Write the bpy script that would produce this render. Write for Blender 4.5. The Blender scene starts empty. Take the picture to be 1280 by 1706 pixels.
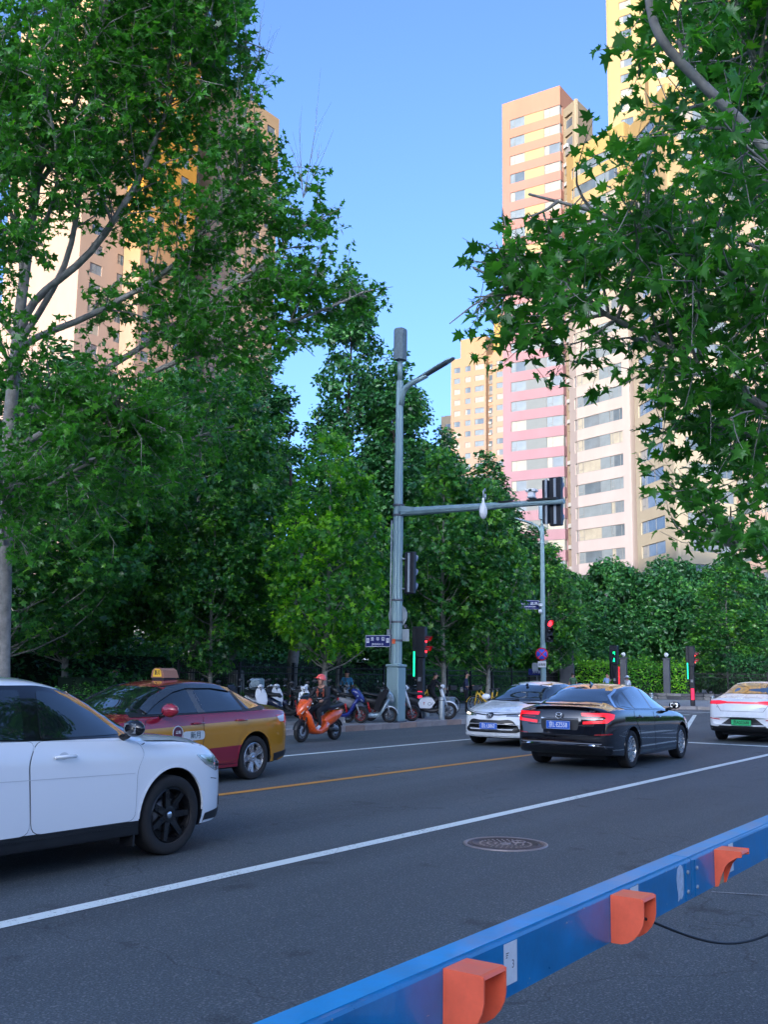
import bpy, bmesh, math, random
import numpy as np
from mathutils import Vector, Matrix
from mathutils.bvhtree import BVHTree
R = math.radians
SC = bpy.context.scene
COL = SC.collection

# ------------------------------------------------------------------ camera, world, sun, exposure
YAW, PITCH, ROLL, EYE = R(34.2646), R(8.7788), R(0.85), 1.6
_f = Vector((math.cos(YAW) * math.cos(PITCH), math.sin(YAW) * math.cos(PITCH), math.sin(PITCH)))
_r = Vector((math.sin(YAW), -math.cos(YAW), 0))
_u = _r.cross(_f)
_r2 = _r * math.cos(ROLL) + _u * math.sin(ROLL)
_u2 = _u * math.cos(ROLL) - _r * math.sin(ROLL)
cd = bpy.data.cameras.new('camera')
cam = bpy.data.objects.new('camera', cd)
COL.objects.link(cam)
m = Matrix((_r2, _u2, -_f)).transposed().to_4x4()
m.translation = (0, 0, EYE)
cam.matrix_world = m
cd.sensor_fit = 'VERTICAL'
cd.sensor_height = 36
cd.sensor_width = 36
cd.lens = 36 * 1725 / 1706
cd.clip_start = 0.05
cd.clip_end = 4000
SC.camera = cam

SUN_AZ, SUN_EL = R(196), R(8)          # direction the sun stands in, seen from the scene (from +X towards +Y)
w = bpy.data.worlds.new('World')
SC.world = w
w.use_nodes = True
nt = w.node_tree
bg = nt.nodes['Background']
sky = nt.nodes.new('ShaderNodeTexSky')
sky.sky_type = 'NISHITA'
sky.sun_disc = False
sky.sun_elevation = SUN_EL
sky.sun_rotation = math.pi / 2 - SUN_AZ
sky.air_density = 0.38
sky.dust_density = 4.5
sky.ozone_density = 3.0
nt.links.new(sky.outputs[0], bg.inputs[0])
bg.inputs[1].default_value = 0.15
sd = bpy.data.lights.new('sun', 'SUN')
sd.energy = 2.0
sd.angle = R(0.6)
sd.color = (1.0, 0.84, 0.64)
so = bpy.data.objects.new('sun', sd)
COL.objects.link(so)
dvec = Vector((math.cos(SUN_AZ) * math.cos(SUN_EL), math.sin(SUN_AZ) * math.cos(SUN_EL), math.sin(SUN_EL)))
so.rotation_euler = dvec.to_track_quat('Z', 'Y').to_euler()
so.location = (0, 0, 120)
SC.view_settings.view_transform = 'Standard'
SC.view_settings.look = 'None'
SC.view_settings.exposure = 2.6
SC.view_settings.gamma = 1
SC.view_settings.use_curve_mapping = False
SC.render.engine = 'CYCLES'
SC.cycles.max_bounces = 6
SC.cycles.diffuse_bounces = 3
SC.cycles.glossy_bounces = 3
SC.cycles.transmission_bounces = 4
SC.cycles.transparent_max_bounces = 6
SC.cycles.sample_clamp_indirect = 6

# ------------------------------------------------------------------ helpers
def pxat(x, y, depth):
    """offline check helper: world point seen at photo pixel x, y at the given depth"""
    d = _f + _r2 * ((x - 640) / 1725) + _u2 * ((853 - y) / 1725)
    return Vector((0, 0, EYE)) + d * depth

def link(name, mesh, parent=None, loc=None, rot=None):
    o = bpy.data.objects.new(name, mesh)
    COL.objects.link(o)
    if parent: o.parent = parent
    if loc is not None: o.location = loc
    if rot is not None: o.rotation_euler = rot
    return o

def tag(o, label=None, cat=None, group=None, kind=None):
    if label: o['label'] = label
    if cat: o['category'] = cat
    if group: o['group'] = group
    if kind: o['kind'] = kind
    return o

def thing(name, label, cat, loc=(0, 0, 0), rz=0.0, group=None):
    o = link(name, None, None, loc, (0, 0, rz))
    o.empty_display_size = .3
    return tag(o, label, cat, group)

def copy_tree(o, parent=None):
    c = o.copy()
    COL.objects.link(c)
    if parent: c.parent = parent
    for ch in CH.get(o.name, []):
        copy_tree(ch, c)
    return c

CH = {}
def index_children():
    CH.clear()
    for o in bpy.data.objects:
        if o.parent: CH.setdefault(o.parent.name, []).append(o)

MATS = {}
def mat(name, col, rough=.5, metal=0., var=0., vs=4., bump=0., bs=60., coat=0., emit=0., spec=.5, streak=False):
    if name in MATS: return MATS[name]
    m = bpy.data.materials.new(name); m.use_nodes = True
    n = m.node_tree; b = n.nodes['Principled BSDF']
    c4 = (col[0], col[1], col[2], 1)
    b.inputs['Base Color'].default_value = c4
    b.inputs['Roughness'].default_value = rough
    b.inputs['Metallic'].default_value = metal
    b.inputs['Specular IOR Level'].default_value = spec
    if coat: b.inputs['Coat Weight'].default_value = coat; b.inputs['Coat Roughness'].default_value = .03
    if emit:
        b.inputs['Emission Color'].default_value = c4; b.inputs['Emission Strength'].default_value = emit
    tc = n.nodes.new('ShaderNodeTexCoord')
    if var:
        t = n.nodes.new('ShaderNodeTexNoise'); t.inputs['Scale'].default_value = vs; t.inputs['Detail'].default_value = 5
        t.inputs['Roughness'].default_value = .65
        src = tc.outputs['Object']
        if streak:
            mp = n.nodes.new('ShaderNodeMapping'); mp.inputs['Scale'].default_value = (1, 1, .12)
            n.links.new(src, mp.inputs[0]); src = mp.outputs[0]
        n.links.new(src, t.inputs['Vector'])
        r = n.nodes.new('ShaderNodeMapRange'); r.inputs[1].default_value = .3; r.inputs[2].default_value = .7
        r.inputs[3].default_value = 1 - var; r.inputs[4].default_value = 1 + var
        n.links.new(t.outputs[0], r.inputs[0])
        mx = n.nodes.new('ShaderNodeVectorMath'); mx.operation = 'SCALE'; mx.inputs[0].default_value = col
        n.links.new(r.outputs[0], mx.inputs['Scale']); n.links.new(mx.outputs[0], b.inputs['Base Color'])
        r2 = n.nodes.new('ShaderNodeMapRange'); r2.inputs[1].default_value = .3; r2.inputs[2].default_value = .7
        r2.inputs[3].default_value = max(0, rough - .08); r2.inputs[4].default_value = min(1, rough + .1)
        n.links.new(t.outputs[0], r2.inputs[0]); n.links.new(r2.outputs[0], b.inputs['Roughness'])
    if bump:
        t = n.nodes.new('ShaderNodeTexNoise'); t.inputs['Scale'].default_value = bs; t.inputs['Detail'].default_value = 4
        n.links.new(tc.outputs['Object'], t.inputs['Vector'])
        bp = n.nodes.new('ShaderNodeBump'); bp.inputs['Strength'].default_value = bump; bp.inputs['Distance'].default_value = .01
        n.links.new(t.outputs[0], bp.inputs['Height']); n.links.new(bp.outputs[0], b.inputs['Normal'])
    MATS[name] = m
    return m

class MB:
    """collects verts/faces; build() links one mesh"""
    def __init__(s): s.v = []; s.f = []; s.m = []; s.mats = []; s.sm = []
    def mi(s, m):
        if m not in s.mats: s.mats.append(m)
        return s.mats.index(m)
    def add(s, vs, fs, m, smooth=False):
        b = len(s.v); k = s.mi(m)
        s.v.extend([tuple(v) for v in vs])
        for f in fs:
            s.f.append(tuple(b + i for i in f)); s.m.append(k); s.sm.append(smooth)
        return s
    def box(s, c, d, m, rz=0., rx=0., ry=0., bev=0.):
        x, y, z = d[0] / 2, d[1] / 2, d[2] / 2
        M_ = Matrix.Translation(c) @ Matrix.Rotation(rz, 4, 'Z') @ Matrix.Rotation(ry, 4, 'Y') @ Matrix.Rotation(rx, 4, 'X')
        if bev > 0:
            e = min(bev, x * .9, y * .9, z * .9)
            vs = []; 
            for sz in (-1, 1):
                for (zz, ins) in (((z) * sz, e), ((z - e) * sz, 0)) if sz < 0 else (((z - e) * sz, 0), ((z) * sz, e)):
                    X, Y = x - ins, y - ins
                    k = e
                    vs += [(-X + k, -Y, zz), (X - k, -Y, zz), (X, -Y + k, zz), (X, Y - k, zz), (X - k, Y, zz), (-X + k, Y, zz), (-X, Y - k, zz), (-X, -Y + k, zz)]
            fs = [tuple(range(7, -1, -1)), tuple(range(24, 32))]
            for r_ in range(3):
                for i in range(8):
                    j = (i + 1) % 8
                    fs.append((r_ * 8 + i, r_ * 8 + j, r_ * 8 + 8 + j, r_ * 8 + 8 + i))
            return s.add([M_ @ Vector(v) for v in vs], fs, m)
        vs = [M_ @ Vector(v) for v in ((-x, -y, -z), (x, -y, -z), (x, y, -z), (-x, y, -z), (-x, -y, z), (x, -y, z), (x, y, z), (-x, y, z))]
        return s.add(vs, [(0, 3, 2, 1), (4, 5, 6, 7), (0, 1, 5, 4), (1, 2, 6, 5), (2, 3, 7, 6), (3, 0, 4, 7)], m)
    def bb(s, a, b, m, bev=0.):
        return s.box([(a[i] + b[i]) / 2 for i in range(3)], [abs(b[i] - a[i]) for i in range(3)], m, bev=bev)
    def tube(s, pts, rads, m, n=8, caps=True, smooth=True, sq=None):
        pts = [Vector(p) for p in pts]
        if not hasattr(rads, '__len__'): rads = [rads] * len(pts)
        rings = []; up = None
        for i, p in enumerate(pts):
            t = (pts[min(i + 1, len(pts) - 1)] - pts[max(i - 1, 0)])
            t = t.normalized() if t.length > 1e-9 else Vector((0, 0, 1))
            if up is None:
                a = Vector((0, 0, 1)) if abs(t.z) < .9 else Vector((1, 0, 0))
                up = (a - t * a.dot(t)).normalized()
            else:
                up = (up - t * up.dot(t))
                up = up.normalized() if up.length > 1e-6 else Vector((1, 0, 0))
            sd_ = t.cross(up)
            ring = []
            for k in range(n):
                a = 2 * math.pi * (k + (.5 if sq else 0)) / n
                ring.append(p + (up * math.cos(a) + sd_ * math.sin(a)) * rads[i])
            rings.append(ring)
        vs = [v for r_ in rings for v in r_]; fs = []
        for i in range(len(rings) - 1):
            for k in range(n):
                j = (k + 1) % n
                fs.append((i * n + k, i * n + j, (i + 1) * n + j, (i + 1) * n + k))
        if caps:
            fs.append(tuple(range(n - 1, -1, -1))); fs.append(tuple((len(rings) - 1) * n + k for k in range(n)))
        return s.add(vs, fs, m, smooth)
    def cyl(s, a, b, r, m, n=12, r2=None, smooth=True):
        return s.tube([a, b], [r, r if r2 is None else r2], m, n, True, smooth)
    def lathe(s, prof, m, n=24, axis='Z', c=(0, 0, 0), smooth=True, closed=False):
        vs = []; fs = []
        for (r_, h) in prof:
            for k in range(n):
                a = 2 * math.pi * k / n
                x, y = r_ * math.cos(a), r_ * math.sin(a)
                p = (x, y, h) if axis == 'Z' else ((x, h, y) if axis == 'Y' else (h, x, y))
                vs.append((p[0] + c[0], p[1] + c[1], p[2] + c[2]))
        L = len(prof)
        for i in range(L if closed else L - 1):
            for k in range(n):
                j = (k + 1) % n; i2 = (i + 1) % L
                f = (i * n + k, i * n + j, i2 * n + j, i2 * n + k)
                fs.append(f if axis != 'Y' else f[::-1])
        return s.add(vs, fs, m, smooth)
    def sphere(s, c, r, m, n=12, k=8, sc=(1, 1, 1)):
        prof = [(max(1e-4, math.sin(math.pi * i / k)) * r, -math.cos(math.pi * i / k) * r) for i in range(k + 1)]
        b = len(s.v); s.lathe(prof, m, n)
        for i in range(b, len(s.v)):
            v = s.v[i]; s.v[i] = (v[0] * sc[0] + c[0], v[1] * sc[1] + c[1], v[2] * sc[2] + c[2])
        return s
    def prism(s, poly, a, b, m, axis='Z', smooth=False):
        """extrude a 2D polygon; axis Z: (x,y); axis Y: (x,z); axis X: (y,z)"""
        def P(p, h): return (p[0], p[1], h) if axis == 'Z' else ((p[0], h, p[1]) if axis == 'Y' else (h, p[0], p[1]))
        n = len(poly)
        vs = [P(p, a) for p in poly] + [P(p, b) for p in poly]
        fs = [tuple(range(n - 1, -1, -1)), tuple(range(n, 2 * n))] + [(i, (i + 1) % n, n + (i + 1) % n, n + i) for i in range(n)]
        return s.add(vs, fs, m, smooth)
    def loft(s, secs, m, n=16, e=2.4, smooth=True):
        """sections (x, z, half_width, half_height[, ycentre]) stacked along their path in the XZ plane"""
        rings = []
        P = [Vector((q[0], 0, q[1])) for q in secs]
        for i, q in enumerate(secs):
            t = P[min(i + 1, len(P) - 1)] - P[max(i - 1, 0)]; t.normalize()
            nrm = Vector((-t.z, 0, t.x))
            ring = []
            for k in range(n):
                a = 2 * math.pi * k / n
                cx, sy = math.cos(a), math.sin(a)
                u = math.copysign(abs(cx) ** (2 / e), cx) * q[2]; v = math.copysign(abs(sy) ** (2 / e), sy) * q[3]
                ring.append(P[i] + Vector((0, u + (q[4] if len(q) > 4 else 0), 0)) + nrm * v)
            rings.append(ring)
        vs = [v for r_ in rings for v in r_]; fs = []
        for i in range(len(rings) - 1):
            for k in range(n):
                j = (k + 1) % n
                fs.append((i * n + j, i * n + k, (i + 1) * n + k, (i + 1) * n + j))
        fs.append(tuple(range(n))); fs.append(tuple((len(rings) - 1) * n + k for k in range(n - 1, -1, -1)))
        return s.add(vs, fs, m, smooth)
    def mesh(s, name):
        me = bpy.data.meshes.new(name)
        me.from_pydata(s.v, [], s.f)
        for mm in s.mats: me.materials.append(mm)
        me.polygons.foreach_set('material_index', s.m)
        me.polygons.foreach_set('use_smooth', s.sm)
        me.update()
        return me
    def build(s, name, parent=None, loc=None, rot=None):
        return link(name, s.mesh(name), parent, loc, rot)

def fixn(me):
    bm = bmesh.new(); bm.from_mesh(me); bmesh.ops.recalc_face_normals(bm, faces=bm.faces); bm.to_mesh(me); bm.free(); return me

def sharp(me, ang=35):
    me.set_sharp_from_angle(angle=R(ang)); return me

def pchip(xs, ys):
    xs = np.array(xs, float); ys = np.array(ys, float)
    o = np.argsort(xs); xs = xs[o]; ys = ys[o]
    h = np.diff(xs); d = np.diff(ys) / h
    mm = np.zeros(len(xs))
    for i in range(1, len(xs) - 1):
        if d[i - 1] * d[i] > 0:
            w1, w2 = 2 * h[i] + h[i - 1], h[i] + 2 * h[i - 1]
            mm[i] = (w1 + w2) / (w1 / d[i - 1] + w2 / d[i])
    mm[0], mm[-1] = d[0], d[-1]
    def f(x):
        x = min(max(x, xs[0]), xs[-1]); i = min(max(int(np.searchsorted(xs, x)) - 1, 0), len(h) - 1)
        t = (x - xs[i]) / h[i]
        return float((2 * t**3 - 3 * t**2 + 1) * ys[i] + (t**3 - 2 * t**2 + t) * h[i] * mm[i] + (-2 * t**3 + 3 * t**2) * ys[i + 1] + (t**3 - t**2) * h[i] * mm[i + 1])
    return f

def rpoly(pts, r=.03, n=4):
    """round the corners of a 2D polygon"""
    out = []; N = len(pts)
    for i in range(N):
        p0, p1, p2 = Vector(pts[i - 1]), Vector(pts[i]), Vector(pts[(i + 1) % N])
        a, b = p0 - p1, p2 - p1
        k = min(r, a.length * .45, b.length * .45)
        A, B = p1 + a.normalized() * k, p1 + b.normalized() * k
        for j in range(n + 1):
            t = j / n
            out.append(tuple(A * (1 - t)**2 + p1 * 2 * t * (1 - t) + B * t**2))
    return out

def text(s, size, m, parent, loc, rot=(math.pi / 2, 0, 0), ex=.002, name='lettering', sx=1.0, bold=0.0):
    cu = bpy.data.curves.new('txt', 'FONT')
    cu.body = s; cu.size = size; cu.extrude = ex; cu.align_x = 'CENTER'; cu.align_y = 'CENTER'; cu.offset = bold
    cu.resolution_u = 2
    o = bpy.data.objects.new('txt', cu); COL.objects.link(o)
    dg = bpy.context.evaluated_depsgraph_get()
    me = bpy.data.meshes.new_from_object(o.evaluated_get(dg))
    bpy.data.objects.remove(o); bpy.data.curves.remove(cu)
    me.materials.clear(); me.materials.append(m)
    me.name = name
    q = link(name, me, parent, loc, rot)
    q.scale = (sx, 1, 1)
    return q

# ------------------------------------------------------------------ materials
STEEL = mat('galvanised_steel', (.36, .40, .44), .42, .35, .10, 6, .05, 80, streak=True)
STEEL_D = mat('steel_dark', (.12, .13, .15), .5, .4, .1, 8)
BLACKP = mat('black_plastic', (.012, .013, .015), .45, 0, .2, 8)
BLACKG = mat('gloss_black', (.006, .006, .008), .08, 0, coat=.6)
RUBBER = mat('tyre_rubber', (.014, .014, .015), .85, 0, .2, 12, .2, 160)
CHROME = mat('chrome', (.75, .76, .78), .1, 1.)
ALU = mat('alloy_wheel', (.50, .51, .53), .28, .85, .08, 20)
GLASS = mat('tinted_glass', (.008, .012, .014), .02, 0, coat=1.0, spec=.8)
WHITEP = mat('white_paint', (.78, .80, .82), .25, 0, .03, 2, coat=.8)
WHITEPL = mat('white_plastic', (.70, .72, .74), .4, 0, .05, 6)
GREYPL = mat('grey_plastic', (.20, .21, .23), .45, 0, .1, 6)
SILVERP = mat('silver_paint', (.42, .45, .48), .28, .55, .05, 4, coat=.5)
REDL = mat('red_lens', (.45, .004, .008), .15, 0, coat=.8, emit=.06)
REDG = mat('red_light', (1.0, .02, .03), .3, emit=1.2)
GREENG = mat('green_light', (.01, .85, .36), .3, emit=.3)
PINKG = mat('magenta_light', (1.0, .02, .07), .3, emit=.22)
WARMG = mat('lamp_lit', (1.0, .82, .62), .3, emit=.35)
LENS = mat('lamp_lens', (.45, .48, .5), .06, .6, coat=1.)
ORANGEP = mat('orange_plastic', (.80, .105, .02), .3, 0, .06, 6, coat=.5)
REDP = mat('red_plastic', (.55, .02, .02), .35, 0, .05, 5)
BLUEPL = mat('blue_plate', (.01, .11, .55), .35, 0, .05, 10)
NAVY = mat('navy_sign', (.004, .014, .13), .7, 0, .08, 8)
SIGNW = mat('sign_white', (.72, .74, .76), .45, 0, .04, 8)
CLOTH_D = mat('dark_cloth', (.012, .013, .018), .9, 0, .3, 12, .3, 120)
CLOTH_N = mat('navy_cloth', (.018, .028, .07), .9, 0, .25, 12, .3, 120)
CLOTH_B = mat('blue_cloth', (.04, .19, .33), .9, 0, .15, 12, .3, 120)
CLOTH_W = mat('pale_cloth', (.55, .60, .68), .85, 0, .1, 12, .3, 120)
CLOTH_G = mat('green_cloth', (.07, .14, .08), .9, 0, .15, 12, .3, 120)
CLOTH_O = mat('orange_cloth', (.42, .09, .05), .9, 0, .2, 12, .3, 120)
SKIN = mat('skin', (.42, .22, .15), .55, 0, .06, 20)
HAIR = mat('black_hair', (.008, .007, .007), .6, 0, .3, 60)
# ------------------------------------------------------------------ ground, road, kerbs
def nodes_mat(name):
    m = bpy.data.materials.new(name); m.use_nodes = True
    return m, m.node_tree, m.node_tree.nodes['Principled BSDF']

def asphalt():
    m, n, b = nodes_mat('asphalt')
    N = n.nodes.new; L = n.links.new
    tc = N('ShaderNodeTexCoord')
    g = N('ShaderNodeTexNoise'); g.inputs['Scale'].default_value = 75; g.inputs['Detail'].default_value = 3; g.inputs['Roughness'].default_value = .75
    v = N('ShaderNodeTexVoronoi'); v.inputs['Scale'].default_value = 95
    big = N('ShaderNodeTexNoise'); big.inputs['Scale'].default_value = .35; big.inputs['Detail'].default_value = 6; big.inputs['Roughness'].default_value = .6
    mp = N('ShaderNodeMapping'); mp.inputs['Scale'].default_value = (.25, 1, 1)
    L(tc.outputs['Object'], mp.inputs[0])
    for t in (g, v): L(tc.outputs['Object'], t.inputs['Vector'])
    L(mp.outputs[0], big.inputs['Vector'])
    mp2 = N('ShaderNodeMapping'); mp2.inputs['Scale'].default_value = (.012, .75, 1); L(tc.outputs['Object'], mp2.inputs[0])
    trk = N('ShaderNodeTexNoise'); trk.inputs['Scale'].default_value = 1; trk.inputs['Detail'].default_value = 2.5; L(mp2.outputs[0], trk.inputs['Vector'])
    tk = N('ShaderNodeMapRange'); tk.inputs[1].default_value = .35; tk.inputs[2].default_value = .65; tk.inputs[3].default_value = .80; tk.inputs[4].default_value = 1.12; L(trk.outputs[0], tk.inputs[0])
    stn = N('ShaderNodeTexNoise'); stn.inputs['Scale'].default_value = 1.9; stn.inputs['Detail'].default_value = 4; L(tc.outputs['Object'], stn.inputs['Vector'])
    st_ = N('ShaderNodeMapRange'); st_.inputs[1].default_value = .63; st_.inputs[2].default_value = .72; st_.inputs[3].default_value = 1; st_.inputs[4].default_value = .62; L(stn.outputs[0], st_.inputs[0])
    tks = N('ShaderNodeMath'); tks.operation = 'MULTIPLY'; L(tk.outputs[0], tks.inputs[0]); L(st_.outputs[0], tks.inputs[1])
    r1 = N('ShaderNodeValToRGB'); e = r1.color_ramp.elements
    e[0].position = .34; e[0].color = (.038, .047, .050, 1); e[1].position = .72; e[1].color = (.185, .21, .215, 1)
    k = e.new(.52); k.color = (.071, .089, .098, 1)
    L(g.outputs[0], r1.inputs[0])
    # pale aggregate stones
    sp = N('ShaderNodeMapRange'); sp.inputs[1].default_value = .86; sp.inputs[2].default_value = .97; sp.inputs[3].default_value = 0; sp.inputs[4].default_value = .55
    sep = N('ShaderNodeSeparateColor'); L(v.outputs['Color'], sep.inputs[0]); L(sep.outputs[0], sp.inputs[0])
    mx = N('ShaderNodeMix'); mx.data_type = 'RGBA'; mx.inputs['B'].default_value = (.26, .26, .255, 1)
    L(sp.outputs[0], mx.inputs['Factor']); L(r1.outputs[0], mx.inputs['A'])
    mr = N('ShaderNodeMapRange'); mr.inputs[1].default_value = .3; mr.inputs[2].default_value = .7; mr.inputs[3].default_value = .78; mr.inputs[4].default_value = 1.2
    L(big.outputs[0], mr.inputs[0])
    sc = N('ShaderNodeVectorMath'); sc.operation = 'SCALE'; L(mx.outputs['Result'], sc.inputs[0]); L(mr.outputs[0], sc.inputs['Scale'])
    # hairline cracks, sealed
    wn = N('ShaderNodeTexVoronoi'); wn.feature = 'DISTANCE_TO_EDGE'; wn.inputs['Scale'].default_value = .22
    wd = N('ShaderNodeTexNoise'); wd.inputs['Scale'].default_value = 1.5; wd.inputs['Detail'].default_value = 5
    L(tc.outputs['Object'], wd.inputs['Vector'])
    ad = N('ShaderNodeVectorMath'); ad.operation = 'MULTIPLY_ADD'; ad.inputs[1].default_value = (1.2, 1.2, 1.2)
    L(wd.outputs['Color'], ad.inputs[0]); L(tc.outputs['Object'], ad.inputs[2]); L(ad.outputs[0], wn.inputs['Vector'])
    cr = N('ShaderNodeMapRange'); cr.inputs[1].default_value = .0; cr.inputs[2].default_value = .0035; cr.inputs[3].default_value = .55; cr.inputs[4].default_value = 1
    L(wn.outputs['Distance'], cr.inputs[0])
    s2 = N('ShaderNodeVectorMath'); s2.operation = 'SCALE'; L(sc.outputs[0], s2.inputs[0]); L(cr.outputs[0], s2.inputs['Scale'])
    s3 = N('ShaderNodeVectorMath'); s3.operation = 'SCALE'; L(s2.outputs[0], s3.inputs[0]); L(tks.outputs[0], s3.inputs['Scale'])
    L(s3.outputs[0], b.inputs['Base Color'])
    b.inputs['Roughness'].default_value = .72
    bp = N('ShaderNodeBump'); bp.inputs['Strength'].default_value = .55; bp.inputs['Distance'].default_value = .006
    L(g.outputs[0], bp.inputs['Height']); L(bp.outputs[0], b.inputs['Normal'])
    return m
ASPHALT = asphalt()

def worn_paint(name, col, thr=.36):
    """road paint with worn-through spots where the asphalt shows"""
    m, n, b = nodes_mat(name)
    N = n.nodes.new; L = n.links.new
    tc = N('ShaderNodeTexCoord')
    t = N('ShaderNodeTexNoise'); t.inputs['Scale'].default_value = 38; t.inputs['Detail'].default_value = 4; t.inputs['Roughness'].default_value = .8
    t2 = N('ShaderNodeTexNoise'); t2.inputs['Scale'].default_value = 1.3; t2.inputs['Detail'].default_value = 3
    L(tc.outputs['Object'], t.inputs['Vector']); L(tc.outputs['Object'], t2.inputs['Vector'])
    ma = N('ShaderNodeMath'); ma.operation = 'MULTIPLY_ADD'; ma.inputs[1].default_value = .35
    L(t2.outputs[0], ma.inputs[0]); L(t.outputs[0], ma.inputs[2])
    mr = N('ShaderNodeMapRange'); mr.inputs[1].default_value = thr + .15; mr.inputs[2].default_value = thr + .24
    L(ma.outputs[0], mr.inputs[0])
    mx = N('ShaderNodeMix'); mx.data_type = 'RGBA'; mx.inputs['A'].default_value = (.09, .09, .092, 1); mx.inputs['B'].default_value = (*col, 1)
    L(mr.outputs[0], mx.inputs['Factor']); L(mx.outputs['Result'], b.inputs['Base Color'])
    b.inputs['Roughness'].default_value = .6
    return m
PAINT_W = worn_paint('road_paint_white', (.76, .82, .77))
PAINT_WF = worn_paint('road_paint_faded', (.40, .41, .41), .44)
PAINT_Y = worn_paint('road_paint_yellow', (.62, .27, .04))

def paving(name, base, sx, sy, var):
    m, n, b = nodes_mat(name)
    N = n.nodes.new; L = n.links.new
    tc = N('ShaderNodeTexCoord')
    br = N('ShaderNodeTexBrick'); br.inputs['Scale'].default_value = 1; br.inputs['Brick Width'].default_value = sx; br.inputs['Row Height'].default_value = sy
    br.inputs['Mortar Size'].default_value = .008; br.inputs['Color1'].default_value = (*[c * (1 - var) for c in base], 1)
    br.inputs['Color2'].default_value = (*[c * (1 + var) for c in base], 1); br.inputs['Mortar'].default_value = (*[c * .45 for c in base], 1)
    L(tc.outputs['Object'], br.inputs['Vector'])
    t = N('ShaderNodeTexNoise'); t.inputs['Scale'].default_value = 1.4; t.inputs['Detail'].default_value = 7; L(tc.outputs['Object'], t.inputs['Vector'])
    mr = N('ShaderNodeMapRange'); mr.inputs[1].default_value = .3; mr.inputs[2].default_value = .7; mr.inputs[3].default_value = .72; mr.inputs[4].default_value = 1.2
    L(t.outputs[0], mr.inputs[0])
    sc = N('ShaderNodeVectorMath'); sc.operation = 'SCALE'; L(br.outputs['Color'], sc.inputs[0]); L(mr.outputs[0], sc.inputs['Scale'])
    L(sc.outputs[0], b.inputs['Base Color']); b.inputs['Roughness'].default_value = .75
    return m
PAVE = paving('grey_paving', (.27, .275, .28), .6, .3, .16)
PAVE2 = paving('plaza_paving', (.30, .31, .31), .6, .6, .1)
EARTH = mat('dark_earth', (.05, .045, .035), .95, 0, .4, 3, .3, 30)
CONC = mat('concrete', (.28, .28, .27), .85, 0, .18, 3, .2, 40)

def sheet(name, poly, z, m, kind='structure', parent=None):
    b = MB(); b.add([(x, y, z) for x, y in poly], [tuple(range(len(poly)))], m)
    o = b.build(name, parent)
    if parent is None: tag(o, kind=kind)
    return o

sheet('ground', [(-600, -600), (900, -600), (900, 900), (-600, 900)], -.03, EARTH)
sheet('road', [(-120, -4.0), (33.5, -4.0), (33.5, -120), (52.3, -120), (52.3, 24), (-120, 24)], 0.0, ASPHALT)
# pavement on the far side: kerb line (top view) running along the street, then round the corner
KERB = [(-60, 16.75), (0, 16.75), (16, 16.75), (22, 16.72), (25.5, 16.68), (29, 16.66), (32, 16.8), (36, 17.3), (41, 17.9), (47, 18.0), (50, 17.5), (51.3, 16.2), (51.9, 12), (52.0, -8), (52.0, -60)]
pv = MB()
n_ = len(KERB)
outer = [(-60, 400), (0, 400), (16, 400), (22, 400), (25.5, 400), (29, 400), (32, 400), (36, 400), (41, 400), (47, 400), (60, 400), (400, 200), (400, 100), (400, -8), (400, -60)]
def koff(i, d):
    a = Vector(KERB[max(i - 1, 0)]); c = Vector(KERB[min(i + 1, n_ - 1)]); t = (c - a).normalized()
    return Vector(KERB[i]) + Vector((-t.y, t.x)) * d
vs = [(*koff(i, .15), .15) for i in range(n_)] + [(x, y, .15) for x, y in outer]
pv.add(vs, [(i, i + 1, n_ + i + 1, n_ + i) for i in range(n_ - 1)], PAVE)
tag(pv.build('pavement'), kind='structure')
sheet('plaza', [(53.4, -60), (120, -60), (120, 60), (53.4, 21)], .154, PAVE2)
# kerb stones, one object each, under one piece of the setting
kerb = tag(link('kerb', None), kind='structure')
KM = [mat('kerb_stone_%d' % i, c, .8, 0, .2, 5, .2, 50) for i, c in enumerate([(.30, .21, .17), (.36, .27, .22), (.25, .22, .21), (.33, .30, .28), (.24, .17, .14)])]
random.seed(4)
seg = []
for i in range(1, n_ - 1):
    A, B = Vector(KERB[i]), Vector(KERB[i + 1]); l = (B - A).length; k = max(1, round(l / 1.0))
    for j in range(k): seg.append((A + (B - A) * (j / k), A + (B - A) * ((j + 1) / k)))
kmesh = {}
cnt = 0
rest = MB()
for A, B in seg:
    c = (A + B) / 2; l = (B - A).length; t = (B - A).normalized(); nr = Vector((-t.y, t.x)); c = c + nr * .075
    km = random.choice(KM); ang = math.atan2(t.y, t.x)
    if c.x > 14 and cnt < 90 and (c.x < 51 or c.y > -6):
        key = (round(l, 2), km.name)
        if key not in kmesh:
            b = MB(); b.box((0, 0, 0), (l - .012, .146, .3), km, bev=.012); kmesh[key] = b.mesh('kerb_stone')
        o = link('kerb_stone', kmesh[key], kerb, (c.x, c.y, .005 + random.uniform(-.004, .004)), (0, 0, ang + random.uniform(-.006, .006))); cnt += 1
    else:
        rest.box((c.x, c.y, .005), (l - .012, .146, .3), km, rz=ang)
tag(rest.build('distant_kerb_stones', kerb), kind='stuff')
# near-side pavement (off frame, behind and under the camera)
sheet('near_pavement', [(-120, -120), (33, -120), (33, -4.0), (-120, -4.0)], .12, PAVE)

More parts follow.
